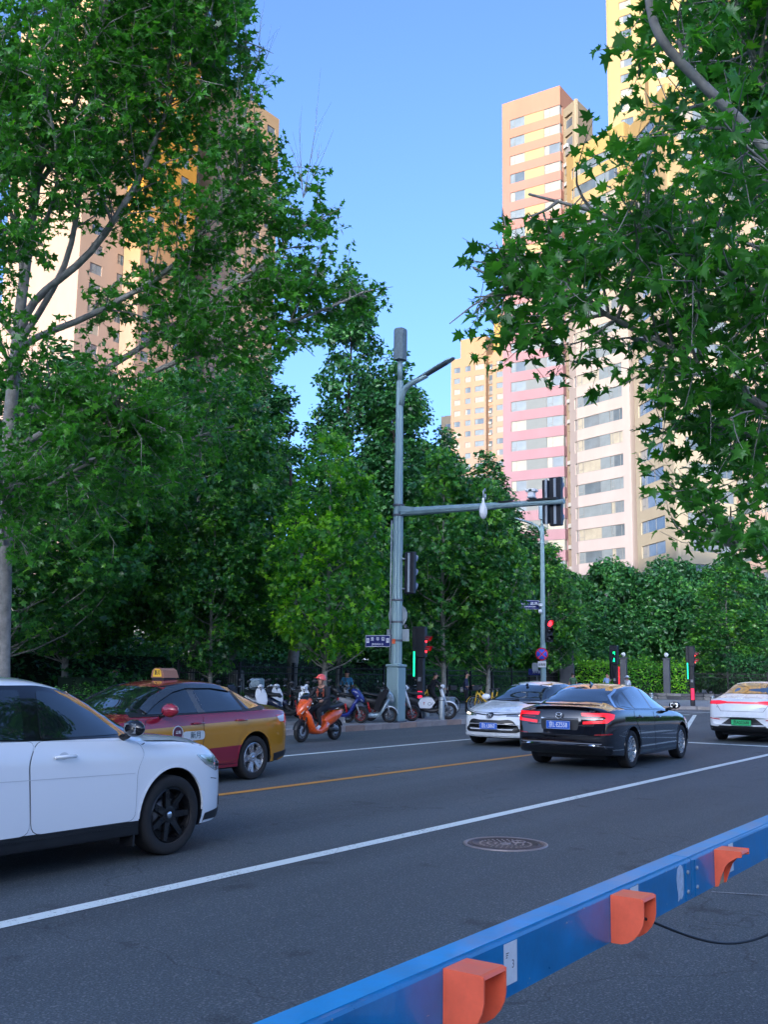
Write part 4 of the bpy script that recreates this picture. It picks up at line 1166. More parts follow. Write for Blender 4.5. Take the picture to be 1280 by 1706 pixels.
# signal arm
b = MB(); b.tube([(0, -.12, 6.24), (0, -3.3, 6.18), (0, -3.32, 6.18)], [.13, .10, .11], POLEM, 8, smooth=False)
b.tube([(0, -3.30, 6.18), (0, -5.45, 6.14)], [.088, .068], POLEM, 8, smooth=False)
b.lathe([(.17, -.13), (.17, -.16)], POLEM, 12, 'Y', (0, 0, 6.28)); b.build('signal_arm', p)
b = MB()
for s_ in (-1, 1): b.prism([(-.15, 6.42), (-.15, 6.14), (-.62, 6.24), (-.62, 6.34)], s_ * .11, s_ * .12, POLEM, axis='X')
link('gusset', fixn(b.mesh('gusset')), p)
b = MB(); b.bb((-.09, -5.25, 6.22), (.09, -4.35, 6.27), BLACKP); b.bb((-.1, -3.9, 6.26), (.0, -3.45, 6.29), BLACKP); b.build('cable_tray', p)
signal_head(p, 'traffic_signal', (.20, -5.12, 6.19), 0, 3, None, .36, 1.36)
b = MB(); b.bb((.02, -4.92, 5.55), (.06, -4.86, 6.82), STEEL, bev=.005); b.build('signal_bracket', p)
b = MB(); b.bb((.06, -4.92, 5.58), (.22, -4.76, 6.80), DARKG, bev=.01); b.build('back_board', p)
s2 = signal_head(p, 'traffic_signal', (.15, -.36, 4.40), 0, 3, None, .34, 1.26)
b = MB(); b.bb((.0, -.24, 3.9), (.1, -.10, 3.94), STEEL); b.bb((.0, -.24, 4.8), (.1, -.10, 4.84), STEEL); b.build('signal_mount', p)
# cameras
b = MB(); b.cyl((0, -3.0, 6.55), (0, -3.0, 6.40), .03, STEEL, 8); b.tube([(0, -3.0, 6.62), (-.02, -3.0, 6.70), (-.12, -3.0, 6.62), (-.13, -3.0, 6.42)], .022, STEEL, 8)
b.lathe([(.03, 6.42), (.04, 6.30), (.085, 6.18), (.115, 6.10), (.118, 5.98), (.10, 5.90), (.07, 5.84), (.0001, 5.80)], WHITEPL, 18, c=(-.13, -3.0, 0)); b.build('dome_camera', p)
b = MB(); b.bb((-.03, -4.50, 6.2), (.03, -4.44, 6.30), STEEL); b.bb((-.10, -4.58, 6.30), (.10, -4.36, 6.34), STEEL, bev=.01); b.bb((-.08, -4.56, 6.34), (.08, -4.38, 6.48), WHITEPL, bev=.015); b.bb((-.12, -4.62, 6.48), (.12, -4.32, 6.56), WHITEPL, bev=.015); b.bb((-.125, -4.53, 6.50), (-.12, -4.43, 6.54), BLACKG); b.build('camera_box', p)
# signs seen from the back and the road-name board
b = MB(); b.lathe([(.34, .09), (.34, .105), (.0001, .105)], SIGNB, 32, 'X', (0, .03, 3.12)); b.lathe([(.335, .09), (.0001, .09)], SIGNB, 32, 'X', (0, .03, 3.12)); b.bb((.05, -.06, 2.9), (.09, .02, 3.36), STEEL_D); b.build('round_sign_back', p)
b = MB(); b.bb((.09, -.38, 2.36), (.10, .42, 2.72), SIGNB, bev=.004); b.bb((.06, -.30, 2.75), (.09, -.22, 2.85), STEEL_D); b.build('sign_back_plate', p)
street_sign(p, (-.13, .58, 2.36), '景华街', 'JINGHUA St', 'box')
b = MB(); b.bb((-.14, .10, 2.2), (-.11, .18, 2.55), STEEL_D); b.build('board_bracket', p)
b = MB(); b.bb((-.20, -.06, 2.28), (-.165, .03, 2.42), ORANGEP); b.build('small_tag', p)

# second pole across the junction
p = thing('lamp_pole', 'slender grey lamp pole beyond the white sedan with no-stopping sign and road-name board', 'street pole', (46.7, 22.25, .15))
b = MB(); b.bb((-.18, -.18, 0), (.18, .18, .9), POLEM, bev=.02); b.build('base_box', p)
fluted_pole(p, .9, 8.75, .14, .10)
b = MB(); b.prism([(x * .8, y * .8) for x, y in oct_], 9.1, 9.95, mat('shroud_plain', (.30, .40, .44), .5, 0, .05, 5)); b.cyl((0, 0, 8.7), (0, 0, 9.1), .06, POLEM, 10); b.build('antenna_box', p)
lamp_arm(p, 8.75, R(115), 1.35, .40, .06)
street_sign(p, (-.05, .72, 4.85), '郎家园路', 'LANGJIAYUAN', 'arrow', wdt=1.02, hgt=.46, facing=R(208))
b = MB(); b.bb((.0, .10, 4.83), (.04, 1.9, 4.89), STEEL, bev=.01); b.bb((.0, .1, 4.98), (.04, .25, 5.02), STEEL); b.build('sign_rail', p)
b = MB(); b.sphere((-.18, .05, 4.50), .11, WHITEPL, 14, 10); b.bb((-.22, -.05, 4.75), (-.1, .12, 4.9), WHITEPL, bev=.02); b.build('dome_camera', p)
signal_head(p, 'traffic_signal', (-.0, -.32, 3.55), R(235), 3, [REDG, None, None], .36, 1.10)
b = MB(); b.bb((-.03, -.25, 3.6), (.03, -.08, 3.64), STEEL); b.build('signal_mount', p)
ns = link('no_stopping_sign', None, p, (-.20, -.02, 2.42), (0, 0, R(25)))
b = MB(); b.lathe([(.31, 0), (.31, -.012), (.0001, -.012)], mat('sign_red', (.62, .02, .05), .4), 32, 'X'); b.build('red_disc', ns)
b = MB(); b.lathe([(.25, -.014), (.25, -.016), (.0001, -.016)], mat('sign_blue', (.03, .10, .62), .4), 32, 'X'); b.build('blue_disc', ns)
b = MB()
for a in (45, -45): b.box((-.019, 0, 0), (.004, .50, .055), mat('sign_red', (.62, .02, .05)), rx=R(a))
b.build('red_cross', ns)
b = MB(); b.bb((-.02, -.22, 1.78), (-.01, .22, 2.08), SIGNW, bev=.003); pl = b.build('time_plate', p, (-.17, -.02, 0)); text('全路段', .13, BLACKP, pl, (-.022, 0, 1.91), (math.pi / 2, 0, -math.pi / 2), ex=.001, bold=.002)
b = MB(); b.bb((.05, .30, 1.6), (.06, .62, 2.0), SIGNB, bev=.003); b.build('sign_back_plate', p)
nb = thing('navy_board', 'small navy name board half hidden left of the far lamp pole, over the fence', 'sign', (47.2, 22.85, 1.55))
b = MB(); b.bb((-.015, -.45, .0), (.015, .45, .30), NAVY, bev=.004); b.build('board', nb)
text('光华里', .14, SIGNW, nb, (-.018, 0, .15), (math.pi / 2, 0, -math.pi / 2), ex=.001, bold=.001)
b = MB(); b.bb((.0, -.03, -1.4), (.04, .03, .0), STEEL_D); b.build('post', nb)

# pedestrian signal totems
def totem(loc, rz, kind, label, h=2.92):
    t = thing('pedestrian_signal', label, 'traffic light', loc, rz)
    b = MB(); b.bb((-.11, -.11, 0), (.11, .11, h - 1.0), DARKG, bev=.02); b.build('column', t)
    b = MB(); b.bb((-.13, -.17, h - 1.0), (.13, .15, h), DARKG, bev=.03); b.bb((-.135, .13, 1.25), (-.02, .27, h), DARKG, bev=.02); b.build('housing', t)
    b = MB(); b.bb((-.145, .16, 1.32), (-.137, .215, 2.12), GREENG if kind != 'front' else BLACKG)
    b.build('light_strip', t)
    for i, z in enumerate((h - .42, h - .74)):
        col = REDG if kind != 'front' else GREENG
        fc = -1
        if kind == 'front':
            b = MB(); b.bb((-.142, -.11, z - .12), (-.134, .09, z + .12), BLACKG); pn = b.build('panel', t)
            b = MB()
            if i == 0:
                b.bb((-.15, -.06, z - .08), (-.144, -.03, z + .09), col); b.bb((-.15, -.06, z + .06), (-.144, .05, z + .09), col); b.bb((-.15, .02, z - .03), (-.144, .05, z + .09), col)
            else:
                b.sphere((-.148, 0, z + .07), .028, col, 8, 6); b.bb((-.15, -.04, z - .04), (-.144, .04, z + .04), col); b.bb((-.15, -.05, z - .11), (-.144, -.01, z - .04), col); b.bb((-.15, .015, z - .11), (-.144, .055, z - .04), col)
            b.build('green_figure', t)
        else:
            b = MB(); b.lathe([(.10, -.172), (.08, -.182), (.0001, -.186)], col, 18, 'Y', (0, 0, z)); b.build('red_lens', t)
            b = MB(); vs = []
            for k in range(11):
                a = math.pi * (-.1 + 1.2 * k / 10); q = .115
                for (rr, yy) in ((q, -.17), (q, -.30 - .08 * max(0, math.sin(a)))): vs.append((rr * math.cos(a), yy, z + rr * math.sin(a)))
            b.add(vs, [(2 * k, 2 * k + 1, 2 * k + 3, 2 * k + 2) for k in range(10)], mat('visor_red_glow', (.16, .012, .014), .35), True); b.build('visor', t)
    b = MB()
    if kind == 'front': b.bb((-.02, -.215, .75), (.05, -.172, 1.9), mat('red_strip', (.9, .02, .04), .3, emit=.22))
    else: b.bb((-.121, -.09, .30), (-.112, .06, .86), PINKG)
    b.build('base_strip', t)
    b = MB(); b.bb((-.14, -.05, 1.16), (-.111, .06, 1.30), GREYPL, bev=.01); b.build('push_button', t)
    return t
totem((28.6, 17.95, .15), R(12), 'side', 'black pedestrian signal with red hand lamp and green strip right of the tall grey pole')
totem((51.9, 16.6, .15), R(12), 'side', 'black pedestrian signal with green strip at the kerb of the far plaza', 2.95)
totem((52.25, 20.76, .15), R(0), 'front', 'black pedestrian signal with green figures and a red strip behind the black sedan', 3.0)

# bollards
BOL = mat('bollard_steel', (.30, .34, .36), .4, .5, .1, 8, .05, 60)
bl = [((28.3, 16.98), .70, .095, 'round grey bollard by the kerb in front of the shared e-bike'),
      ((29.84, 18.47), .66, .08, 'round grey bollard behind the pedestrian signal, left of the shared e-bike'),
      ((50.8, 15.3), .55, .10, 'lone grey bollard on the kerb of the far plaza, right of the pedestrian signal'),
      ((55.2, 19.9), .55, .10, 'grey bollard on the far plaza just beyond the black sedan')]
for (x, y), h_, r_, lab in bl:
    t = thing('bollard', lab, 'bollard', (x, y, .15), group='grey bollards')
    b = MB(); b.lathe([(r_, 0), (r_, h_ - .03), (r_ * .93, h_ - .008), (r_ * .7, h_), (.0001, h_)], BOL, 20); b.build('post', t)
    b = MB(); b.lathe([(r_ + .002, h_ - .12), (r_ + .004, h_ - .115), (r_ + .004, h_ - .09), (r_ + .002, h_ - .085)], STEEL_D, 20); b.build('band', t)
t = thing('utility_box', 'squat grey metal box on the pavement right of the kerb bollard', 'box', (30.5, 18.1, .15))
b = MB(); b.bb((-.18, -.22, 0), (.18, .22, .62), BOL, bev=.015); b.build('case', t)
b = MB(); b.bb((-.19, -.23, .62), (.19, .23, .65), STEEL, bev=.01); b.build('lid', t)
# ------------------------------------------------------------------ scooters, bicycles
def scooter(label, loc, rz, S, group='scooters parked on the pavement', lean=5):
    """front wheel contact near +x; origin between the wheels"""
    t = thing(S.get('name', 'scooter'), label, 'scooter', loc, rz, group)
    t.rotation_euler = (R(lean), 0, rz)
    body, acc, panel = S['body'], S.get('acc', BLACKP), S.get('panel', BLACKP)
    wb, r = S.get('wb', 1.26), S.get('r', .225)
    xf, xr = wb * .52, -wb * .48
    def wheel(x, w_=.055, nm='wheel', rimm=STEEL_D):
        b = MB(); b.lathe([(r * .66, -.03), (r * .66, .03), (r * .60, .03), (r * .60, -.03)], rimm, 28, 'Y', closed=True)
        b.lathe([(.055, -.05), (.055, .05), (.0001, .05)], STEEL_D, 14, 'Y'); b.lathe([(.0001, -.05), (.055, -.05)], STEEL_D, 14, 'Y')
        for k in range(6):
            a = 2 * math.pi * k / 6
            b.tube([(.04 * math.cos(a), 0, .04 * math.sin(a)), (r * .64 * math.cos(a + .25), 0, r * .64 * math.sin(a + .25))], [.018, .013], rimm, 6)
        o = link(nm, fixn(b.mesh(nm)), t, (x, 0, r))
        b = MB(); b.lathe([(r * .66, -.04), (r * .80, -w_), (r * .94, -w_ * .85), (r * .995, -w_ * .4), (r, 0), (r * .995, w_ * .4), (r * .94, w_ * .85), (r * .80, w_), (r * .66, .04), (r * .66, 0)], RUBBER, 28, 'Y', closed=True)
        link('tyre', fixn(b.mesh('tyre')), o)
        b = MB(); b.lathe([(r * .45, .045), (r * .45, .05), (r * .25, .05), (r * .25, .045)], STEEL, 20, 'Y', closed=True); b.build('brake_disc', o)
        return o
    wheel(xf, rimm=S.get('rim', STEEL_D)); wheel(xr, .062, rimm=S.get('rim', STEEL_D))
    # fork and steering column
    b = MB()
    for s in (-1, 1): b.tube([(xf, s * .075, r), (xf - .06, s * .075, r + .20), (xf - .12, s * .06, r + .36)], .020, S.get('fork', STEEL), 8)
    b.tube([(xf - .12, 0, r + .34), (xf - .24, 0, .96)], .026, BLACKP, 8); b.build('fork', t)
    fm = S.get('fender', body)
    b = MB(); vs = []
    for k in range(11):
        a = R(10 + 15.5 * k)
        for (yy, rr) in ((-.062, r * 1.04), (-.045, r * 1.13), (0, r * 1.16), (.045, r * 1.13), (.062, r * 1.04)): vs.append((xf + rr * math.cos(a), yy, r + rr * math.sin(a)))
    b.add(vs, [(5 * k + j, 5 * k + j + 1, 5 * k + 6 + j, 5 * k + 5 + j) for k in range(10) for j in range(4)], fm, True); b.build('front_fender', t)
    st = S.get('style', 'sport')
    if st == 'sport':
        b = MB(); b.loft([(xf + .10, r + .36, .02, .03), (xf + .06, r + .42, .075, .07), (xf - .02, r + .52, .13, .11), (xf - .12, r + .64, .16, .11), (xf - .22, r + .70, .13, .07), (xf - .28, r + .72, .06, .03)], body, 18, 2.6); b.build('nose', t)
        b = MB(); b.loft([(xf - .05, r + .48, .11, .045), (xf - .15, r + .34, .17, .06), (xf - .24, r + .16, .18, .055), (xf - .34, r + .03, .17, .065), (xf - .46, r - .01, .16, .07), (xf - .62, r - .01, .15, .07), (xf - .78, r + .05, .15, .10), (xf - .88, r + .16, .14, .12)], body, 16, 3); b.build('leg_shield', t)
        b = MB(); b.loft([(xf - .0, r + .60, .07, .01), (xf - .08, r + .74, .12, .012), (xf - .17, r + .86, .09, .01)], S.get('screen', BLACKG), 14, 2.5); b.build('fly_screen', t)
        b = MB(); b.sphere((xf + .045, 0, r + .46), 1, LENS, 14, 8, (.035, .075, .045)); b.build('headlight', t)
        b = MB()
        for s in (-1, 1): b.loft([(xf + .08, r + .40, .012, .02, s * .055), (xf - .04, r + .55, .016, .03, s * .125), (xf - .17, r + .68, .012, .02, s * .135)], S.get('trim', WHITEPL), 8)
        b.build('nose_trim', t)
    else:
        b = MB(); b.loft([(xf - .08, r + .20, .10, .035), (xf - .13, r + .34, .165, .045), (xf - .19, r + .50, .18, .05), (xf - .24, r + .64, .14, .05), (xf - .27, r + .72, .09, .04)], body, 18, 3.2); b.build('leg_shield', t)
        b = MB(); b.loft([(xf - .17, r + .22, .13, .04), (xf - .30, r + .06, .15, .06), (xf - .44, r + .0, .15, .07), (xf - .62, r + .0, .14, .07), (xf - .78, r + .06, .13, .09), (xf - .88, r + .16, .12, .11)], panel, 14, 3); b.build('floorboard', t)
        b = MB(); b.sphere((xf - .19, 0, r + .76), 1, S.get('head', body), 14, 8, (.075, .095, .065)); b.sphere((xf - .13, 0, r + .76), 1, LENS, 12, 8, (.03, .06, .045)); b.build('headlight', t)
    # rear body and seat
    b = MB(); b.loft([(xf - .80, r + .03, .09, .08), (xf - .90, r + .20, .125, .15), (xr + .10, r + .32, .14, .15), (xr - .10, r + .38, .12, .10), (xr - .27, r + .45, .06, .05)], S.get('rear', body), 16, 2.8); b.build('rear_body', t)
    b = MB(); b.loft([(xf - .78, r + .46, .08, .03), (xf - .86, r + .52, .12, .05), (xf - 1.02, r + .52, .135, .055), (xr - .02, r + .56, .135, .05), (xr - .20, r + .60, .10, .04), (xr - .27, r + .61, .05, .02)], S.get('seat', BLACKP), 16, 3); b.build('seat', t)
    b = MB(); b.tube([(xr, .09, r), (xf - .92, .10, r + .03)], [.045, .055], BLACKP, 8); b.tube([(xr - .02, -.10, r + .02), (xr - .10, -.11, r + .33)], [.028, .025], S.get('shock', REDP), 8); b.build('swing_arm', t)
    b = MB(); vs = []
    for k in range(8):
        a = R(35 + 18 * k)
        for yy in (-.06, .06): vs.append((xr + r * 1.12 * math.cos(a), yy, r + r * 1.12 * math.sin(a)))
    b.add(vs, [(2 * k, 2 * k + 1, 2 * k + 3, 2 * k + 2) for k in range(7)], BLACKP, True); b.build('rear_fender', t)
    b = MB(); b.sphere((xr - .28, 0, r + .44), 1, REDL, 10, 6, (.03, .06, .03)); b.build('tail_light', t)
    b = MB(); b.box((xr - .30, 0, r + .22), (.012, .17, .13), S.get('plate', WHITEPL), ry=R(18)); b.build('rear_plate', t)
    # handlebar
    b = MB(); b.tube([(xf - .34, .33, .985), (xf - .27, .20, .965), (xf - .245, 0, .95), (xf - .27, -.20, .965), (xf - .34, -.33, .985)], [.018, .015, .02, .015, .018], BLACKP, 8)
    for s in (-1, 1): b.tube([(xf - .30, s * .33, .985), (xf - .27, s * .24, .975)], .008, STEEL, 6)
    b.box((xf - .25, 0, .985), (.09, .20, .05), BLACKP, bev=.015); b.build('handlebar', t)
    for s in (-1, 1):
        b = MB(); b.tube([(xf - .29, s * .24, .97), (xf - .30, s * .30, 1.10)], .007, BLACKP, 6); b.sphere((xf - .30, s * .31, 1.15), 1, BLACKP, 12, 8, (.012, .065, .045)); b.sphere((xf - .308, s * .31, 1.15), 1, LENS, 10, 6, (.008, .056, .037)); b.build('mirror', t)
    if S.get('stand', True):
        b = MB(); b.tube([(xf - .85, .06, r - .02), (xf - .80, .19, .012)], .012, STEEL, 6); b.tube([(xr + .18, 0, r - .05), (xr + .10, .12, .01)], .012, STEEL_D, 6); b.build('side_stand', t)
    if S.get('rack'):
        b = MB()
        for s in (-1, 1): b.tube([(xr - .18, s * .10, r + .62), (xr - .42, s * .10, r + .66)], .010, STEEL, 6)
        b.tube([(xr - .42, -.10, r + .66), (xr - .42, .10, r + .66)], .010, STEEL, 6); b.build('rear_rack', t)
    if S.get('box'):
        b = MB(); b.box((xr - .30, 0, r + .83), (.36, .36, .32), S['box'], bev=.04); b.build('top_box', t)
    if S.get('blanket'):
        b = MB(); vs = []; n = 9
        for i in range(n):
            u = i / (n - 1)
            for j in range(9):
                v = j / 8 - .5
                x = xf - .20 - .24 * u + .10 * abs(v); z = 1.01 - .62 * u ** 1.1 - .25 * abs(v) ** 2; y = v * (.72 - .12 * u)
                vs.append((x + .015 * math.sin(9 * v + 5 * u), y, z))
        for i in range(n):
            u = i / (n - 1)
            for j in range(9):
                k = vs[i * 9 + j]; vs.append((k[0] - .03, k[1] * .97, k[2] - .01))
        fs = [(i * 9 + j, i * 9 + j + 1, i * 9 + j + 10, i * 9 + j + 9) for i in range(n - 1) for j in range(8)]
        fs += [(81 + a, 81 + d, 81 + c, 81 + b_) for a, b_, c, d in fs]
        b.add(vs, fs, S['blanket'], True); b.build('wind_blanket', t)
    if S.get('sidepanel'):
        for s in (-1, 1):
            b = MB(); b.prism([(xf - .92, .36), (xf - .98, .52), (xf - .90, .66), (xf - .52, .66), (xf - .44, .54), (xf - .58, .36)], s * .135, s * .165, S['sidepanel'], axis='Y'); o = link('side_panel', fixn(b.mesh('side_panel')), t)
            b = MB(); y_ = s * .167
            b.tube([(xf - .62 + .05 * math.cos(q * .5), y_, .50 + .045 * math.sin(q * .5)) for q in range(13)], .007, GREYPL, 5); b.box((xf - .54, y_, .50), (.012, .004, .10), GREYPL, ry=.4); b.build('printed_swirl', o)
            b = MB(); b.box((xf - .79, y_, .53), (.07, .004, .012), REDP); b.box((xf - .79, y_, .51), (.012, .004, .09), REDP); b.build('printed_mark', o)
        b = MB(); b.tube([(xf - .15, 0, r + .42), (xf - .40, 0, .58), (xf - .70, 0, .48), (xf - .95, 0, .46)], [.05, .085, .10, .08], BLACKP, 8); b.build('frame_tube', t)
    return t

ORSCOOT = mat('orange_scooter_paint', (.78, .10, .012), .25, 0, .04, 4, coat=.8)
BLUEP = mat('blue_scooter_paint', (.012, .025, .17), .25, 0, .06, 4, coat=.6)
GREYBLUE = mat('silver_blue_paint', (.33, .42, .46), .28, .3, .06, 4, coat=.5)
NAVYP = mat('navy_glossy', (.012, .02, .05), .25, 0, .1, 4, coat=.5)
YEL = mat('yellow_plastic', (.75, .45, .03), .4, 0, .06, 6)
SCH = R(-42)
def place(Fx, Fy, head, S, label, z=.15, lean=5, **k):
    wb = S.get('wb', 1.26)
    return scooter(label, (Fx - math.cos(head) * wb * .52, Fy - math.sin(head) * wb * .52, z), head, S, lean=lean, **k)
place(22.0, 17.35, R(225), dict(body=WHITEPL, style='moped', fender=BLUEP, rear=BLACKP, rim=STEEL), 'white moped with a blue front mudguard, leftmost of the row beside the taxi')
place(22.9, 19.6, R(240), dict(body=WHITEPL, style='moped', rear=WHITEPL, panel=BLACKP), 'white moped behind the orange scooter rider, parked in the second row')
place(24.3, 20.2, R(235), dict(body=WHITEPL, style='moped', rear=BLACKP, rack=1), 'white and black moped with a rear rack half hidden behind the rider')
place(20.5, 20.3, R(160), dict(body=NAVYP, style='sport', rear=BLACKP), 'dark scooter with its black seat towards the taxi boot')
place(19.0, 20.6, R(170), dict(body=BLACKP, style='sport', rear=NAVYP), 'dark navy scooter seen over the taxi boot, farther left of the two')
place(24.45, 17.35, R(-72), dict(body=BLUEP, style='sport', trim=GREYBLUE, fender=BLACKP, rear=BLACKP, rim=mat('red_rim', (.25, .02, .02), .4), box=None), 'blue and grey scooter with dark red front rim right of the rider')
place(25.35, 16.98, R(-40), dict(body=GREYBLUE, style='sport', trim=WHITEPL, fender=WHITEPL, rear=GREYPL, blanket=CLOTH_D), 'grey-blue scooter with a dark leg blanket just left of the tall pole')
place(26.75, 17.1, R(-48), dict(body=WHITEPL, style='moped', fender=BLACKP, rear=BLACKP, rim=mat('red_rim', (.25, .02, .02), .4)), 'white-fronted black scooter between the tall pole and the pedestrian signal')
place(23.9, 18.9, R(-75), dict(body=BLACKP, style='moped', rear=NAVYP, box=GREYBLUE), 'black scooter carrying a grey-blue delivery box behind the rider')
place(28.65, 16.95, R(-52), dict(name='shared_bike', body=WHITEPL, style='moped', rear=BLACKP, panel=BLACKP, sidepanel=WHITEPL, r=.27, wb=1.32, fender=WHITEPL), 'shared electric bike with a white side panel beside the kerb bollard')
place(30.4, 19.6, R(200), dict(body=BLACKP, style='moped', rear=BLACKP, rack=1), 'black bike parked behind the white-panelled shared e-bike', lean=6)
place(24.9, 20.9, R(250), dict(body=BLACKP, style='moped', rear=BLACKP, rack=1), 'black scooter in the second row behind the grey-blue scooter')

place(26.2, 19.4, R(-60), dict(body=BLACKP, style='sport', rear=BLACKP, trim=GREYPL), 'black scooter squeezed in the second row just left of the tall pole')
place(27.6, 19.9, R(-65), dict(body=GREYPL, style='moped', rear=BLACKP), 'grey scooter in the second row behind the tall pole')
place(25.6, 20.0, R(-70), dict(body=WHITEPL, style='moped', rear=NAVYP), 'white scooter in the second row behind the dark blue scooter')
place(21.4, 19.4, R(235), dict(body=BLACKP, style='sport', rear=BLACKP, seat=BLACKP), 'black scooter in the second row left of the blue-mudguard moped')
place(23.3, 17.9, R(215), dict(body=BLACKP, style='sport', rear=NAVYP), 'black scooter directly behind the orange scooter')
def bicycle(label, loc, rz, col, group='shared bicycles behind the parked scooters', lean=6):
    t = thing('bicycle', label, 'bicycle', loc, rz, group); t.rotation_euler = (R(lean), 0, rz)
    for x in (.52, -.52):
        b = MB(); b.lathe([(.30, -.012), (.30, .012), (.285, .012), (.285, -.012)], STEEL, 30, 'Y', closed=True)
        for k in range(14):
            a = 2 * math.pi * k / 14; b.tube([(0, 0, 0), (.29 * math.cos(a), 0, .29 * math.sin(a))], .003, STEEL, 4)
        b.cyl((0, -.04, 0), (0, .04, 0), .03, STEEL_D, 8); o = link('wheel', b.mesh('wheel'), t, (x, 0, .325))
        b = MB(); b.lathe([(.30, -.02), (.325, -.012), (.325, .012), (.30, .02)], RUBBER, 30, 'Y', closed=True); link('tyre', fixn(b.mesh('tyre')), o)
    b = MB(); A, B_, C_, D = (.40, 0, .80), (-.12, 0, .30), (-.26, 0, .78), (-.52, 0, .325)
    b.tube([A, B_], .032, col, 8); b.tube([C_, B_], .022, col, 8); b.tube([D, B_], .014, col, 6); b.tube([D, (-.23, 0, .66)], .014, col, 6); b.tube([(.38, 0, .86), (.42, 0, .70), (.52, 0, .325)], .020, col, 8); b.build('frame', t)
    b = MB(); b.loft([(-.14, .88, .03, .02), (-.24, .89, .07, .035), (-.36, .90, .09, .035)], BLACKP, 12); b.cyl((-.26, 0, .76), (-.26, 0, .88), .014, STEEL, 8); b.build('saddle', t)
    b = MB(); b.tube([(.22, .28, 1.02), (.32, .16, 1.0), (.36, 0, .98), (.32, -.16, 1.0), (.22, -.28, 1.02)], .013, BLACKP, 6); b.cyl((.36, 0, .84), (.36, 0, 1.0), .015, STEEL, 8); b.build('handlebar', t)
    b = MB(); b.box((.52, 0, .93), (.26, .30, .18), BLACKP, bev=.02); b.build('basket', t)
    for x in (.52, -.52):
        b = MB(); vs = []
        for k in range(9):
            a = R(20 + 17 * k)
            for yy in (-.03, .03): vs.append((x + .35 * math.cos(a), yy, .325 + .35 * math.sin(a)))
        b.add(vs, [(2 * k, 2 * k + 1, 2 * k + 3, 2 * k + 2) for k in range(8)], col, True); b.build('mudguard', t)
    return t
bicycle('yellow shared bicycle beside the standing man with the phone', (33.0, 17.9, .15), R(150), YEL)
bicycle('yellow shared bicycle tucked behind the white sedan, right of the standing man', (34.6, 18.6, .15), R(140), YEL)
bicycle('bicycle with dark frame under the seated man on the pavement', (31.6, 19.1, .15), R(-35), BLACKP, lean=0)
bicycle('yellow shared bicycle behind the shared e-bike', (31.9, 20.2, .15), R(-30), YEL)

